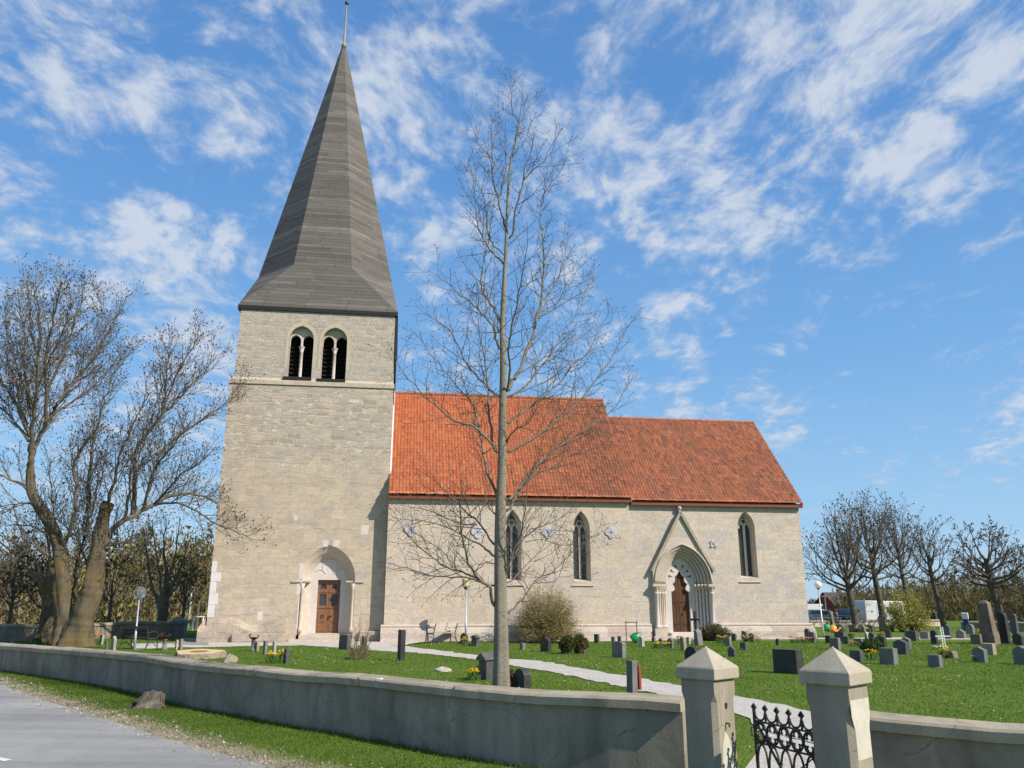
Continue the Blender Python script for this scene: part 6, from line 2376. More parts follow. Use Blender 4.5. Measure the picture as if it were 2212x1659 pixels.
def sub(br, lev, cfg, rng, out, tips):
    """side shoots of one branch, recursively"""
    P, rad = br
    if lev >= len(cfg['gap']):
        tips.append((P[-1], nrm(P[-1] - P[-2])))
        return
    seg = np.linalg.norm(np.diff(P, axis=0), axis=1)
    L = np.concatenate([[0], np.cumsum(seg)])
    tot = L[-1]
    t = cfg['t0'][lev] * tot + rng.uniform(0, cfg['gap'][lev])
    az = rng.uniform(0, 6.28)
    while t < tot:
        k = min(np.searchsorted(L, t) - 1, len(P) - 2)
        k = max(k, 0)
        f = (t - L[k]) / (seg[k] + 1e-9)
        p = P[k] * (1 - f) + P[k + 1] * f
        r0 = rad[k] * (1 - f) + rad[k + 1] * f
        d = nrm(P[k + 1] - P[k])
        az += 2.4 + rng.normal(0, .5)
        a = np.cross(d, [.3, .2, .93]) if abs(d[2]) < .95 else np.cross(d, [1., 0, 0])
        a = nrm(a)
        b = np.cross(d, a)
        ang = R(rng.normal(cfg['ang'][lev], 9))
        q = nrm(d * math.cos(ang) + (a * math.cos(az) + b * math.sin(az)) * math.sin(ang))
        q[2] += cfg['up'][lev]
        q = nrm(q)
        ln = cfg['len'][lev] * rng.uniform(.45, 1.15) * (1 - .55 * t / tot)
        r_ = min(r0 * .62, cfg['r'][lev])
        n = cfg['n'][lev]
        pts = [p]
        for s in range(n):
            q = nrm(q + rng.normal(0, cfg['wig'], 3) + np.array([0, 0, cfg['bend'][lev]]))
            pts.append(pts[-1] + q * ln / n)
        c = (np.array(pts), np.linspace(r_, max(cfg['tip'], r_ * .35), n + 1))
        out.append(c)
        sub(c, lev + 1, cfg, rng, out, tips)
        t += cfg['gap'][lev] * rng.uniform(.6, 1.5)
    tips.append((P[-1], nrm(P[-1] - P[-2])))


def smoothp(P, rad, k=3):
    """Catmull-Rom through the measured points"""
    P = [np.array(p, float) for p in P]
    Q = [2 * P[0] - P[1]] + P + [2 * P[-1] - P[-2]]
    out, ro = [], []
    for i in range(len(P) - 1):
        p0, p1, p2, p3 = Q[i:i + 4]
        for s in range(k):
            t = s / k
            out.append(.5 * (2 * p1 + (p2 - p0) * t + (2 * p0 - 5 * p1 + 4 * p2 - p3) * t * t + (3 * p1 - p0 - 3 * p2 + p3) * t ** 3))
            ro.append(rad[i] * (1 - t) + rad[i + 1] * t)
    out.append(P[-1])
    ro.append(rad[-1])
    return np.array(out), np.array(ro)


def buds(tips, name, mat, parent, size, rng, col, every=1.0, per=1):
    V, C = [], []
    for p, d in tips:
        if rng.random() > every:
            continue
        for _ in range(per):
            s = size * rng.uniform(.6, 1.3)
            a = rng.normal(0, 1, 3)
            a = nrm(a - d * (a @ d))
            b = np.cross(d, a)
            o = p + rng.normal(0, size * .8, 3) * (per > 1)
            V += [o - d * s * .3, o + a * s * .45 + d * s * .4, o + d * s * 1.3, o - a * s * .45 + d * s * .4,
                  o - d * s * .3, o + b * s * .45 + d * s * .4, o + d * s * 1.3, o - b * s * .45 + d * s * .4]
            c = np.array(col) * rng.uniform(.6, 1.5)
            C += [c, c]
    if V:
        return npmesh(name, np.array(V), np.arange(len(V)).reshape(-1, 4), mat, parent, C)


M['bud'] = tinted('buds_and_leaves', .7, .2, .3)

# ---- the young tree in front of the nave
rng = np.random.default_rng(21)
Y0 = 15.0
M['bark_young'] = bark('smooth_grey_bark', (.15, .13, .10), (.30, .27, .215), (.19, .17, .075), .35, True, 4)
M['limb_young'] = bark('young_limb', (.115, .097, .077), (.25, .22, .175), (.15, .13, .06), .3)
M['twig_young'] = bark('young_twig', (.095, .074, .06), (.175, .142, .115))
base = D(1084, 1487, Y0)
base.z = -.05
tree = thing('young_tree', 'slender young bare tree with a straight grey trunk standing before the nave', 'tree', base)
bo = np.array(base)
pxm = Y0 / F


def pb(pts, Yf):
    return [np.array(D(x, y, Yf(k))) - bo for k, (x, y) in enumerate(pts)]


trunk_px = [(1083, 1520), (1083.5, 1440), (1083, 1350), (1081.5, 1240), (1081, 1130), (1083, 1060), (1085, 1000), (1085.5, 930), (1086, 880), (1087, 800), (1086, 740), (1085.5, 700), (1088, 640), (1090, 594), (1093, 543), (1094.5, 484), (1098.6, 396), (1104, 344), (1115, 300), (1122, 264), (1127, 220), (1131, 177)]
trunk_w = [34, 30, 27.5, 26, 24.5, 22, 20, 18.5, 17, 15.5, 14, 12.5, 11.5, 10.5, 9, 7.5, 6, 5, 4, 3, 2, 1.2]
trk = smoothp(pb(trunk_px, lambda k: Y0), [w * pxm * .96 / 2 * (1 + .0 * k) for k, w in enumerate(trunk_w)])
def zl(x, y): return c4(x, y)
PR = [  # (points, half width at the start in px)
    (zl, [(1036, 1130), (1005, 1040), (985, 970), (940, 930), (880, 880), (810, 760), (775, 600), (745, 450), (738, 250), (748, 80), (730, -90)], 5.2),
    (zl, [(970, 955), (850, 900), (740, 885), (600, 880), (400, 850), (220, 790), (110, 760)], 3),
    (zl, [(935, 930), (850, 880), (760, 840), (620, 800), (470, 700), (320, 560), (200, 380), (110, 250)], 3),
    (zl, [(700, 820), (560, 640), (430, 560), (330, 470), (240, 330)], 2),
    (zl, [(1040, 765), (960, 755), (900, 770), (800, 790), (640, 800)], 1.8),
    (zl, [(1040, 705), (960, 640), (900, 590), (760, 520), (640, 460), (480, 400), (300, 390), (150, 370)], 3.2),
    (zl, [(1040, 605), (985, 540), (905, 425), (780, 310), (700, 230), (600, 120), (450, 0), (330, -70)], 3.6),
    (zl, [(880, 430), (760, 420), (600, 375), (450, 300), (260, 270), (120, 260)], 2.2),
    (zl, [(1062, 380), (990, 280), (962, 170), (950, 60), (975, -30)], 2.6),
    (zl, [(1128, 1205), (1240, 1110), (1330, 990), (1400, 900), (1520, 840), (1640, 740), (1760, 610)], 3.4),
    (zl, [(1380, 910), (1480, 935), (1580, 880), (1680, 700), (1800, 600), (1960, 480)], 1.8),
    (zl, [(1110, 930), (1150, 790), (1190, 690), (1245, 560), (1285, 400), (1300, 250), (1310, 100), (1330, -60)], 4.4),
    (zl, [(1000, 955), (1130, 940), (1220, 870), (1350, 740), (1430, 640), (1520, 480), (1640, 330)], 2.6),
    (zl, [(1210, 680), (1330, 490), (1500, 430), (1650, 340), (1780, 230)], 2.2),
    (zl, [(1290, 580), (1450, 560), (1620, 610), (1780, 590), (2000, 480)], 1.6),
    (zl, [(1130, 310), (1190, 250), (1230, 170), (1290, 90), (1350, 0), (1480, -120)], 4.2),
    (t4, [(900, 1310), (865, 1250), (820, 1200), (730, 1115), (600, 1080), (450, 970), (330, 855), (215, 720), (100, 500)], 4.2),
    (t4, [(902, 1640), (850, 1500), (815, 1380), (790, 1260), (765, 1130), (720, 950), (640, 860), (500, 700), (400, 570), (300, 440), (250, 470)], 4.8),
    (t4, [(892, 1300), (855, 1200), (838, 1000), (836, 830), (820, 700), (795, 560), (770, 450), (758, 300), (745, 150)], 4.8),
    (t4, [(935, 905), (880, 870), (800, 790), (700, 690), (635, 570), (570, 430), (470, 350), (350, 285), (280, 295)], 3.6),
    (t4, [(918, 545), (888, 460), (868, 370), (790, 290), (690, 185), (600, 130), (540, 65), (400, -30)], 4.4),
    (t4, [(922, 350), (885, 270), (845, 205), (800, 110), (785, 0), (820, -190), (815, -330)], 4.2),
    (t4, [(790, 80), (738, 60), (690, 300), (670, 460)], 1.6),
    (t4, [(972, 495), (915, 420), (868, 340), (815, 200), (800, 60)], 2.6),
    (t4, [(975, 540), (905, 630), (820, 700), (720, 800)], 1.8),
    (t4, [(970, 1300), (1010, 1290), (1100, 1240), (1250, 1150), (1400, 1020), (1530, 900), (1680, 700), (1780, 540), (1880, 350), (1960, 310)], 4.4),
    (t4, [(972, 1240), (1000, 1170), (1060, 1125), (1130, 1090), (1200, 960), (1250, 900)], 3),
    (t4, [(985, 850), (1010, 780), (1055, 720), (1110, 590), (1165, 450), (1190, 330), (1225, 200), (1240, 60), (1245, -150), (1225, -330), (1222, -500), (1260, -650), (1330, -820)], 6.0),
    (t4, [(975, 860), (992, 700), (985, 550), (1000, 430), (1045, 220), (1080, 0), (1120, -200), (1130, -380)], 3.8),
    (t4, [(972, 1090), (1030, 1050), (1100, 1010), (1200, 930), (1370, 790), (1480, 640), (1560, 590), (1640, 420), (1750, 250)], 3.6),
    (t4, [(985, 900), (1100, 830), (1150, 770), (1200, 700), (1300, 580), (1400, 410), (1500, 280), (1560, 100), (1610, -60)], 3.4),
    (t4, [(1060, 720), (1160, 665), (1280, 590), (1450, 500), (1570, 400)], 2.6),
    (t4, [(1200, 320), (1300, 260), (1370, 170), (1450, 60), (1520, -120)], 2.8),
    (t4, [(1210, 300), (1270, 170), (1340, 40), (1400, -150), (1440, -330)], 2.6),
    (t4, [(990, 1655), (1080, 1550), (1140, 1460), (1210, 1390), (1290, 1330), (1400, 1240), (1600, 1100), (1780, 970), (1900, 740)], 4.6),
    (t4, [(1110, 1530), (1200, 1460), (1300, 1415), (1450, 1330), (1650, 1270), (1780, 1140)], 3),
    (t4, [(995, 890), (1250, 790), (1420, 660), (1600, 560), (1700, 480)], 2),
    (t4, [(975, 970), (870, 900), (700, 880), (560, 860), (400, 790)], 2),
    (t3, [(948, 1395), (890, 1330), (830, 1260), (765, 1130), (745, 1000), (728, 800), (690, 700), (640, 640)], 3.4),
    (t3, [(952, 1330), (900, 1275), (850, 1210), (820, 1100), (822, 980), (790, 870), (720, 770)], 3),
    (t3, [(962, 1130), (935, 1040), (915, 930), (872, 790), (865, 650), (845, 590), (780, 540), (735, 420), (690, 340)], 3.6),
    (t3, [(915, 905), (945, 810), (968, 690), (960, 560), (960, 300)], 2.2),
    (t3, [(988, 1205), (1025, 1150), (1030, 1010), (1075, 870), (1095, 740), (1130, 620), (1165, 540), (1170, 500), (1130, 400)], 3.6),
    (t3, [(1097, 775), (1200, 670), (1300, 570), (1330, 500), (1360, 430)], 2.2),
    (t3, [(855, 590), (890, 440), (935, 280)], 1.6),
    (t3, [(1065, 350), (1010, 250), (1012, 100), (1005, 20)], 1.6),
    (t3, [(1070, 350), (1130, 240), (1150, 140)], 1.4),
    (t3, [(1008, 610), (1060, 540), (1120, 450), (1150, 330)], 1.6),
    (t3, [(1225, 970), (1260, 860), (1340, 760), (1420, 600)], 2),
]
limbs, twigs, tips = [trk], [], []
cfg = dict(gap=[.125, .115], t0=[.14, .12], ang=[48, 50], up=[.18, .08], len=[1.05, .32], r=[.0095, .0052], n=[5, 3], wig=.11, bend=[.05, .02], tip=.0030)
for fn, pts, w in PR:
    s = rng.uniform(.15, .85) * rng.choice([-1, 1])
    px = [fn(*p) for p in pts]
    L_ = [0]
    for a, b in zip(px, px[1:]):
        L_.append(L_[-1] + math.hypot(b[0] - a[0], b[1] - a[1]))
    # follow the trunk or mother branch at first, then lean towards or away
    P = [np.array(D(x, y, Y0 + s * l * pxm)) - bo for (x, y), l in zip(px, L_)]
    rad = [max(.0032, w * .74 * pxm * (1 - .86 * l / L_[-1])) for l in L_]
    br = smoothp(P, rad, 3)
    br[0][1:] += rng.normal(0, .012, br[0][1:].shape)
    limbs.append(br)
    sub(br, 0, cfg, rng, twigs, tips)
sub((trk[0][int(len(trk[0]) * .42):], trk[1][int(len(trk[0]) * .42):]), 0, dict(cfg, gap=[.34, .16], r=[.009, .0045], len=[.9, .3]), rng, twigs, tips)
tr = mesh_br(limbs[:1], 'trunk', M['bark_young'], tree, 20, .045)
mesh_br(limbs[1:], 'branches', M['limb_young'], tree, None)
cr = mesh_br(twigs, 'crown', M['twig_young'], tree, 3)
buds(tips, 'buds_or_leaves', M['bud'], tree, .022, rng, (.16, .10, .06), .8)  # closed buds at the twig tips; the tree is bare

# ---- the old pollard at the left, a second trunk behind it
M['bark_old'] = bark('mossy_old_bark', (.066, .054, .037), (.145, .12, .082), (.135, .085, .02), .5, False, 3)
M['bark_limb'] = bark('grey_brown_limb', (.10, .082, .063), (.20, .168, .13), (.13, .105, .045), .35)
M['twig_old'] = bark('brown_twig', (.115, .096, .078), (.205, .175, .145))


def limb_tree(name, label, Yt, basepx, trunks, limbs_, cfg, seed, budc, budsize, spread=.55, group=None, mats=('bark_old', 'bark_limb', 'twig_old'), every=.7, per=1, rs=1.0):
    rng = np.random.default_rng(seed)
    b = Gd(*basepx) if Yt is None else D(*basepx, Yt)
    b.z = zg(b.x, b.y)
    Yt = b.y
    t_ = thing(name, label, 'tree', b, 0, group)
    bo = np.array(b)
    pm = Yt / F
    def mk(fn, pts, w0, w1, s0, sl):
        px = [fn(*p) for p in pts]
        L_ = [0]
        for a, c in zip(px, px[1:]):
            L_.append(L_[-1] + math.hypot(c[0] - a[0], c[1] - a[1]))
        P = [np.array(D(x, y, Yt + s0 + sl * l * pm)) - bo for (x, y), l in zip(px, L_)]
        ws = w0 if hasattr(w0, '__len__') else [w0 + (w1 - w0) * (l / L_[-1]) ** .8 for l in L_]
        return smoothp(P, [max(.006, w * pm * rs * (.8 if not hasattr(w0, '__len__') else .95)) for w in ws], 7 if hasattr(w0, '__len__') else 3)
    tb = [mk(fn, pts, ws, 0, 0, 0) for fn, pts, ws in trunks]
    for br in tb:                                 # lumpy pollard bark
        br[1][:] *= 1 + rng.normal(0, .03, len(br[1]))
    lb, tw, tips = [], [], []
    for fn, pts, w0, w1 in limbs_:
        br = mk(fn, pts, w0, w1, 0, rng.uniform(.1, spread) * rng.choice([-1, 1]))
        br[0][1:] += rng.normal(0, .03, br[0][1:].shape)
        lb.append(br)
        sub(br, 0, cfg, rng, tw, tips)
    mesh_br(tb, 'trunk', M[mats[0]], t_, 26, .16)
    if lb:
        mesh_br(lb, 'branches', M[mats[1]], t_, 8)
    mesh_br(tw, 'crown', M[mats[2]], t_, None)
    buds(tips, 'buds_or_leaves', M['bud'], t_, budsize, rng, budc, every, per)  # these are buds on the tips, not open foliage
    return t_


ocfg = dict(gap=[.20, .175, .145], t0=[.12, .15, .2], ang=[38, 42, 45], up=[.30, .16, .08], len=[2.3, 1.05, .42], r=[.024, .012, .0085], n=[6, 4, 2], wig=.10, bend=[.05, .05, .04], tip=.0045)
pol = limb_tree('pollard_tree', 'massive old mossy pollard tree with a forked trunk at the left edge', None, (150, 1396),
          [(c2, [(575, 1500), (560, 1380), (553, 1250), (545, 1100), (535, 950), (528, 800), (515, 650), (480, 520), (420, 390), (330, 260), (270, 120), (262, -60)], [27, 21, 18, 17.5, 18.5, 15, 14.5, 13.5, 12, 11, 10, 8]),
           (c2, [(655, 1500), (670, 1380), (700, 1260), (745, 1130), (785, 1000), (815, 860), (840, 700), (868, 540), (890, 400), (912, 290), (938, 235)], [36, 30, 27, 24, 22, 19, 17, 15, 13, 13, 12])],
          [(c1, [(264, 1840), (266, 1740), (268, 1640), (275, 1500), (290, 1350), (318, 1150), (330, 900), (345, 700), (330, 480), (310, 300)], 8, 1.2),
           (c2, [(835, 720), (950, 500), (1080, 390), (1220, 310), (1340, 250), (1440, 195), (1560, 160), (1700, 165), (1850, 220), (2000, 330), (2160, 375)], 10, 1.3),
           (c2, [(1330, 255), (1480, 240), (1650, 280), (1830, 400), (2000, 480), (2150, 540)], 3.5, 1),
           (c1, [(1150, 2236), (1162, 1980), (1180, 1680), (1300, 1500), (1400, 1380), (1450, 1200), (1520, 1050), (1600, 900), (1680, 760), (1740, 680)], 7.5, 1),
           (c1, [(1390, 1400), (1425, 1200), (1440, 1000), (1455, 850), (1470, 750)], 3.5, 1),
           (c1, [(1300, 1500), (1480, 1300), (1620, 1150), (1760, 1000), (1880, 850)], 4.5, 1),
           (c1, [(1250, 2182), (1315, 1920), (1400, 1680), (1550, 1560), (1700, 1450), (1870, 1330), (2020, 1230), (2120, 1080)], 4, 1),
           (c2, [(905, 330), (955, 170), (1000, 0), (1040, -160), (1100, -330), (1190, -520), (1290, -700)], 5.5, 1),
           (c1, [(760, 2223), (770, 1960), (790, 1680), (845, 1450), (880, 1300), (930, 1180), (985, 1000), (1060, 850)], 6, 1),
           (c2, [(520, 640), (600, 500), (650, 300), (655, 100), (640, -80), (700, -210), (780, -320), (860, -420)], 6.5, 1),
           (c1, [(264, 1840), (285, 1700), (350, 1560), (430, 1400), (520, 1250), (600, 1120), (700, 1020), (800, 880), (870, 770), (960, 620), (1060, 420), (1120, 330)], 7, 1),
           (c1, [(385, 1490), (400, 1250), (390, 1000), (402, 800), (450, 600), (485, 400), (520, 240)], 5.5, 1),
           (c1, [(392, 1200), (480, 1000), (560, 800), (640, 600), (700, 400), (740, 220)], 4.5, 1),
           (c1, [(500, 1280), (640, 1080), (760, 930), (850, 700), (880, 480), (850, 300)], 3.5, 1),
           (c1, [(255, 1540), (190, 1320), (125, 1060), (60, 850), (0, 740), (-60, 600)], 6, 1.2),
           (c1, [(262, 1380), (232, 1150), (202, 950), (215, 700), (180, 500), (150, 300)], 5, 1),
           (c1, [(250, 1600), (130, 1430), (30, 1330), (-80, 1230)], 5, 1.2),
           (c2, [(280, 150), (140, 60), (0, 0), (-120, -60)], 4.5, 1),
           (c2, [(350, 280), (210, 240), (80, 300), (-60, 360)], 3.5, 1),
           (c2, [(505, 580), (350, 470), (200, 430), (40, 440)], 3.5, 1),
           (c2, [(525, 800), (400, 690), (260, 640), (120, 720), (0, 760)], 2.6, 1),
           (c2, [(800, 880), (690, 600), (560, 430), (420, 340)], 3, 1),
           (c2, [(835, 740), (920, 610), (1020, 590), (1150, 555), (1310, 430)], 3, .8),
           (c2, [(700, 1200), (640, 1000), (660, 780), (720, 560), (760, 330), (745, 80)], 5, 1.2),
           (c1, [(318, 1150), (410, 950), (550, 640), (605, 420), (590, 230)], 3.5, 1),
           (c1, [(300, 1300), (165, 1000), (65, 700), (40, 430)], 4, 1),
           (c1, [(335, 900), (265, 650), (262, 430), (240, 220)], 3, 1),
           (c1, [(430, 1400), (610, 1270), (800, 1120), (960, 960), (1130, 840)], 3.5, 1),
           (c1, [(260, 1560), (120, 1250), (-20, 1050), (-80, 850)], 4, 1),
           (c2, [(1225, 312), (1290, 100), (1370, -100), (1500, -260), (1620, -420)], 3.5, 1),
           (c2, [(1080, 390), (1120, 150), (1150, -80), (1240, -260), (1300, -420)], 4, 1),
           (c2, [(840, 720), (760, 500), (820, 200), (900, -60), (930, -260)], 4, 1),
           (c2, [(530, 800), (440, 560), (470, 300), (430, 60), (460, -160)], 4, 1),
           (c2, [(1330, 250), (1500, 60), (1640, -60), (1800, -160)], 3, 1)],
          ocfg, 5, (.085, .055, .032), .06, every=.6)
for k, (x, y, r_) in enumerate(((540, 905, .30), (775, 1010, .28), (480, 835, .26), (850, 520, .24), (925, 300, .22), (735, 1130, .22))):
    p = D(*c2(x, y), pol.location.y - .12) - pol.location
    rr = np.random.default_rng(k)
    ph = rr.uniform(0, 6, 3)
    m_ = MB()
    m_.loft([[tuple(p + Vector((r_ * (1 + .25 * math.sin(2 * a + ph[0]) + .2 * math.sin(5 * a + ph[1] + 3 * e)) * math.cos(e) * math.cos(a), .7 * r_ * math.cos(e) * math.sin(a), r_ * (1.1 + .2 * math.sin(3 * a + ph[2])) * math.sin(e)))) for a in [2 * math.pi * q / 18 for q in range(18)]] for e in [-1.5 + 3.0 * j / 9 for j in range(10)]], True, True)
    m_.build('burr', M['bark_old'], pol, smooth=True)
limb_tree('pollard_tree', 'straight-trunked pollard tree just behind the massive forked one', None, (102, 1389),
          [(c2, [(398, 1475), (404, 1350), (410, 1200), (418, 1050), (408, 950), (395, 900)], [16, 14, 13.5, 13, 17, 15])],
          [(c2, [(390, 920), (330, 780), (250, 640), (170, 480), (120, 300)], 5, 1),
           (c2, [(385, 940), (260, 860), (130, 830), (0, 840)], 4, 1),
           (c2, [(410, 900), (430, 700), (400, 500), (360, 300)], 5, 1),
           (c2, [(400, 930), (220, 780), (80, 640), (-60, 560)], 4, 1),
           (c2, [(420, 930), (330, 960), (200, 1000), (80, 980), (-40, 1010)], 2.5, .8)],
          dict(ocfg, gap=[.5, .4, .3]), 8, (.12, .09, .04), .07)
limb_tree('small_tree', 'smaller dark tree with a forked crown between the lamp and the tower', None, (353, 1374),
          [(c2, [(1400, 1395), (1398, 1300), (1405, 1200), (1412, 1120), (1420, 1040)], [14, 11, 10.5, 12, 11])],
          [(c2, [(1392, 1130), (1350, 1050), (1310, 950), (1275, 700), (1230, 480)], 6, 1),
           (c2, [(1418, 1050), (1430, 800), (1420, 600), (1435, 380)], 6, 1),
           (c2, [(1430, 1080), (1490, 950), (1560, 800), (1640, 560)], 6, 1),
           (c2, [(1440, 1060), (1560, 940), (1660, 880), (1760, 800)], 3.5, 1),
           (c2, [(1425, 1060), (1480, 800), (1530, 560), (1560, 380)], 4, 1),
           (c2, [(1400, 1090), (1370, 800), (1330, 560), (1320, 400)], 4, 1)],
          dict(ocfg, gap=[.55, .4, .3], len=[2.2, 1.0, .45]), 9, (.13, .11, .04), .08, mats=('bark_limb', 'bark_limb', 'twig_old'))


def auto_tree(name, label, px, pytop, halfw, Yd, seed, trunkw, fork=.32, nl=9, group=None, mat='twig_far', budc=None, budsize=.12, per=1, lean=0.0, gaps=(.55, .42, .36), pybase=None, every=.6):
    """a bare tree from its place, height and crown width"""
    rng = np.random.default_rng(seed)
    b = D(px, 1340, Yd)
    b.z = zg(b.x, b.y)
    H = D(px, pytop, Yd).z - b.z
    wd = halfw * Yd / F
    t_ = thing(name, label, 'tree', b, 0, group)
    tr = trunkw * Yd / F / 2
    zf = H * fork
    tk = smoothp([(0, 0, -.1), (lean * zf * .4, 0, zf * .5), (lean * zf, 0, zf), (lean * zf * 1.2, 0, zf * 1.5)], [tr * 1.25, tr, tr * .9, tr * .6], 4)
    lb, tw, tips = [], [], []
    cfg = dict(gap=list(gaps), t0=[.2, .15, .2], ang=[36, 42, 45], up=[.2, .12, .06], len=[H * .30, H * .145, H * .065], r=[.042, .022, .015], n=[5, 3, 2], wig=.12, bend=[.04, .04, .03], tip=.011)
    nl = int(nl * 1.5)
    for k in range(nl):
        az = 2.4 * k + rng.normal(0, .3)
        f = (k + .5) / nl
        out = wd * (1.0 - .75 * f ** 1.6) * rng.uniform(.85, 1.1)
        z1 = H * (.50 + .46 * f) * rng.uniform(.93, 1.0)
        z0 = zf * (.85 + .6 * f)
        x0 = lean * zf
        e = np.array([math.cos(az) * out + x0, math.sin(az) * out, z1])
        s = np.array([x0 * (1 + .2 * f), 0, z0])
        m1 = s + (e - s) * .35 + np.array([math.cos(az) * out * .12, math.sin(az) * out * .12, -H * .02])
        m2 = s + (e - s) * .7 + rng.normal(0, H * .015, 3) + np.array([math.cos(az) * out * .08, math.sin(az) * out * .08, 0])
        br = smoothp([s, m1, m2, e], [tr * .42, tr * .27, tr * .14, .02], 4)
        lb.append(br)
        sub(br, 0, cfg, rng, tw, tips)
    mesh_br([tk], 'trunk', M['bark_far'], t_, 10)
    mesh_br(lb, 'branches', M['bark_far'], t_, 6)
    mesh_br(tw, 'crown', M[mat], t_, None)
    if budc:
        buds(tips, 'buds_or_leaves', M['bud'], t_, budsize, rng, budc, every, per)  # bud clusters at the twig ends, all in one mesh
    return t_


M['bark_far'] = bark('far_bark', (.075, .06, .05), (.14, .115, .09))
M['twig_far'] = bark('far_twig', (.11, .092, .078), (.18, .155, .13))
gt = 'bare trees beyond the churchyard'
bc = (.10, .075, .05)
auto_tree('bare_tree', 'broad bare tree nearest the choir corner, left of the motorhome', 1848, 1080, 92, 72, 31, 13, .30, 12, gt, budc=bc, lean=-.09)
auto_tree('bare_tree', 'tallest bare tree of the row, right at the motorhome', 1909, 1061, 80, 75, 32, 12, .38, 12, gt, budc=bc, lean=-.08)
auto_tree('bare_tree', 'bare tree rising behind the yellow-green bush', 1972, 1075, 52, 78, 33, 9, .4, 10, gt, budc=bc, lean=-.1)
auto_tree('bare_tree', 'slim bare tree between the bush and the obelisk', 2038, 1112, 52, 70, 34, 10, .42, 9, gt, budc=bc, lean=-.12)
auto_tree('bare_tree', 'budding bare tree with denser brown tufts behind the obelisk', 2165, 1120, 92, 68, 35, 15, .42, 12, gt, budc=(.13, .10, .055), budsize=.11, per=3, lean=-.13)
auto_tree('bare_tree', 'bare tree cut by the right edge of the picture', 2245, 1170, 70, 66, 36, 11, .4, 10, gt, budc=(.13, .10, .055), budsize=.10, per=3)
gt = 'thicket trees beyond the left back wall'
for k, (px, pt, hw2, Yd, lab, bcol) in enumerate(((20, 1150, 70, 60, 'bare brown tree farthest left beyond the back wall', (.14, .10, .05)), (235, 1140, 60, 62, 'budding brown tree behind the forked pollard right side', (.13, .11, .04)), (300, 1130, 55, 66, 'loose brown tree behind the clear globe lamp', (.15, .12, .04)),
                                                 (425, 1140, 52, 64, 'yellow-green budding tree against the tower left edge', (.19, .16, .05)), (395, 1165, 42, 60, 'olive budding tree behind the flagpole', (.17, .145, .05)), (90, 1190, 60, 64, 'low rusty tree between the left pollards', (.15, .09, .045)))):
    auto_tree('thicket_tree', lab, px, pt, hw2, Yd, 50 + k, 7, .25, 9, gt, budc=bcol, budsize=.16, per=3, gaps=(.6, .5, .45), every=.9)


# ---- shrubs
def shrub(name, label, p, w, h, seed, nst, stemc, leafc, leaf, nleaf, cat='shrub', base=.18, erect=.5, group=None, thick=.012, radial=False):
    rng = np.random.default_rng(seed)
    t_ = thing(name, label, cat, p, 0, group)
    st, V, C = [], [], []
    for _ in range(nst):
        a = rng.uniform(0, 6.28)
        o = rng.uniform(0, 1) ** .5
        b0 = np.array([math.cos(a), math.sin(a), 0]) * o * base * w
        el = math.asin(rng.uniform(.02, .995)) * .97 if radial else math.acos(min(.98, o * .93))
        k_ = rng.uniform(.72, 1.05)
        end = np.array([math.cos(a) * w / 2 * math.cos(el) * k_, math.sin(a) * w / 2 * math.cos(el) * k_, max(.06, h * math.sin(el) * k_)])
        m1 = b0 * .6 + end * .4 + np.array([0, 0, h * .18 * erect])
        m2 = b0 * .25 + end * .75 + np.array([0, 0, h * .10 * erect])
        br = smoothp([b0, m1 + rng.normal(0, .04, 3), m2 + rng.normal(0, .05, 3), end], [thick, thick * .75, thick * .5, thick * .25], 3)
        st.append(br)
        P = br[0]
        for _ in range(nleaf):
            k = rng.integers(3, len(P))
            q = P[k] + rng.normal(0, .05 * w / 3, 3)
            d = nrm(rng.normal(0, 1, 3) + [0, 0, .6])
            s = leaf * rng.uniform(.6, 1.4)
            x_ = nrm(np.cross(d, rng.normal(0, 1, 3)))
            V += [q, q + d * s * .5 + x_ * s * .3, q + d * s, q + d * s * .5 - x_ * s * .3]
            C.append(np.array(leafc[rng.integers(len(leafc))]) * rng.uniform(.7, 1.3))
    mesh_br(st, 'stems', stemc, t_, 3)
    if V:
        npmesh('buds_or_leaves', np.array(V), np.arange(len(V)).reshape(-1, 4), M['bud'], t_, C)
    return t_


M['stem_tan'] = bark('tan_stems', (.22, .17, .09), (.42, .34, .20))
M['stem_br'] = bark('brown_stems', (.10, .07, .045), (.2, .15, .09))
b = Gd(1180, 1388)
shrub('round_bush', 'big round bush of arching tan stems against the nave wall', b, 3.75, 2.85, 4, 1500, M['stem_tan'], [(.30, .24, .10), (.36, .30, .13), (.24, .19, .07), (.20, .16, .07)], .06, 11, 'bush', .10, .5, None, .009, True)
b = D(1963, 1352, 57)
b.z = zg(b.x, b.y)
shrub('flowering_bush', 'loose yellow-green budding bush among the right-hand graves', b, 3.6, 3.15, 6, 420, M['stem_br'], [(.34, .33, .06), (.28, .29, .05), (.40, .36, .08)], .10, 13, 'bush', .16, .6, None, .012, True)
for lab, zx, zy, w, h, sd in (('left of two clipped dark green shrubs at the broad black stone', 1662, 1545, .72, .66, 1), ('right of two clipped dark green shrubs, with yellowish tips', 1772, 1543, .66, .72, 2)):
    shrub('clipped_shrub', lab, Gd(*c4(zx, zy)), w, h, sd, 170, M['stem_br'], [(.035, .055, .012), (.06, .075, .015), (.10, .10, .02)] if sd == 1 else [(.05, .06, .012), (.10, .09, .02), (.16, .13, .03)], .06, 26, 'shrub', .25, .6, 'clipped shrubs')
shrub('reed_clump', 'dry reed-like clump with long thin stems in front of the tower', Gd(*c3(1600, 1588)), 1.35, 1.55, 3, 46, M['stem_br'], [(.16, .13, .05)], .04, 1, 'plant', .16, .2, None, .008)
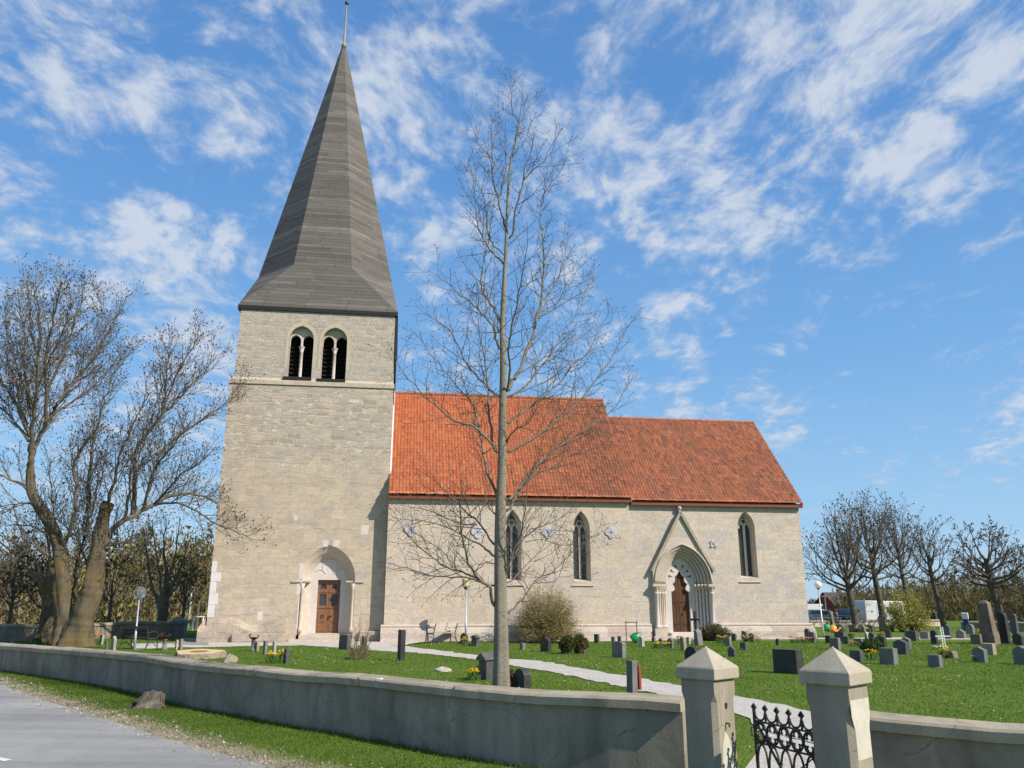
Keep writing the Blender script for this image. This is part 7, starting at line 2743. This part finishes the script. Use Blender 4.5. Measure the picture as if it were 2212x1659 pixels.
shrub('dry_tuft', 'low dry grass tuft at the foot of the reed-like clump', Gd(*c3(1590, 1590)), 1.1, .5, 13, 260, M['stem_tan'], [(.14, .16, .04)], .05, 2, 'plant', .25, .3, None, .006)
shrub('heather_mound', 'rounded olive mound of heather before the portal right side', Gd(*c5(1212, 1432)), 1.9, .8, 7, 240, M['stem_br'], [(.085, .08, .035), (.12, .09, .05), (.07, .085, .03)], .07, 22, 'shrub', .3, .5)
shrub('rusty_dwarf_shrub', 'small rusty-red dwarf shrub at the foot of the young tree', Gd(1104, 1485), .46, .36, 9, 150, M['stem_br'], [(.20, .06, .03), (.15, .05, .03)], .035, 12, 'shrub', .25, .5)
shrub('green_tuft', 'low green leafy tuft left of the large inscribed slab', Gd(*c6(900, 1530)), 1.0, .5, 15, 120, M['stem_br'], [(.05, .10, .02), (.08, .12, .03)], .08, 16, 'plant', .3, .4)

# ---- far woods that read as one mass
M['wood'] = tinted('wood_mass', .95, .05, .35)


def wood(name, label, X0, X1, Yw, depth, hfun, n, cols, seed, size):
    rng = np.random.default_rng(seed)
    x = rng.uniform(X0, X1, n)
    y = Yw + rng.uniform(0, depth, n)
    hm = hfun(x)
    z = hm * rng.beta(1.0, 1.5, n) * 1.25
    P = np.stack([x, y, z + zgn(x, y)], 1)
    d = rng.normal(0, .5, (n, 3)) + np.array([0, 0, 1.0])
    d /= np.linalg.norm(d, axis=1)[:, None]
    a = np.cross(d, rng.normal(0, 1, (n, 3)))
    a /= np.linalg.norm(a, axis=1)[:, None] + 1e-9
    s = size * rng.uniform(.5, 1.5, n)[:, None]
    w = s * rng.choice([.05, .09, .28], n, p=[.5, .32, .18])[:, None]
    V = np.stack([P - a * w, P + a * w, P + d * s], 1).reshape(-1, 3)
    cl = np.array(cols)
    pa = (np.sin(x * .35 + seed) + np.sin(x * .13 + 1.3 * seed) + 2) / 4
    idx = np.clip((pa * len(cols) + rng.normal(0, .8, n)).astype(int), 0, len(cols) - 1)
    C = cl[idx] * rng.uniform(.6, 1.4, n)[:, None]
    o = npmesh(name, V, np.arange(3 * n).reshape(-1, 3), M['wood'], None, C)
    return tag(o, label, 'woodland', None, 'stuff')


brn = [(.26, .205, .135), (.31, .25, .15), (.33, .305, .095), (.28, .215, .14), (.31, .18, .125), (.25, .22, .115)]
wood('woodland', 'dense brown thicket beyond the left back wall', -75, -22, 76, 22, lambda x: 5.6 + 1.2 * np.sin(x * .5) + 1.1 * np.sin(x * 1.3 + 1), 85000, brn, 3, .62)
wood('woodland', 'brownish wood behind the obelisk and the right-hand graves', 54, 130, 112, 30, lambda x: 4.3 + 1.1 * np.sin(x * .4) + .8 * np.sin(x * 1.1), 75000, [(.15, .122, .082), (.155, .138, .06), (.17, .13, .085), (.175, .15, .06)], 5, .75)
wood('woodland', 'low distant brown forest edge on the horizon', -900, 1300, 720, 60, lambda x: 6.0 + 1.5 * np.sin(x * .02) + 1.2 * np.sin(x * .11), 60000, [(.13, .10, .075), (.15, .125, .085), (.155, .13, .085)], 6, 3.0)
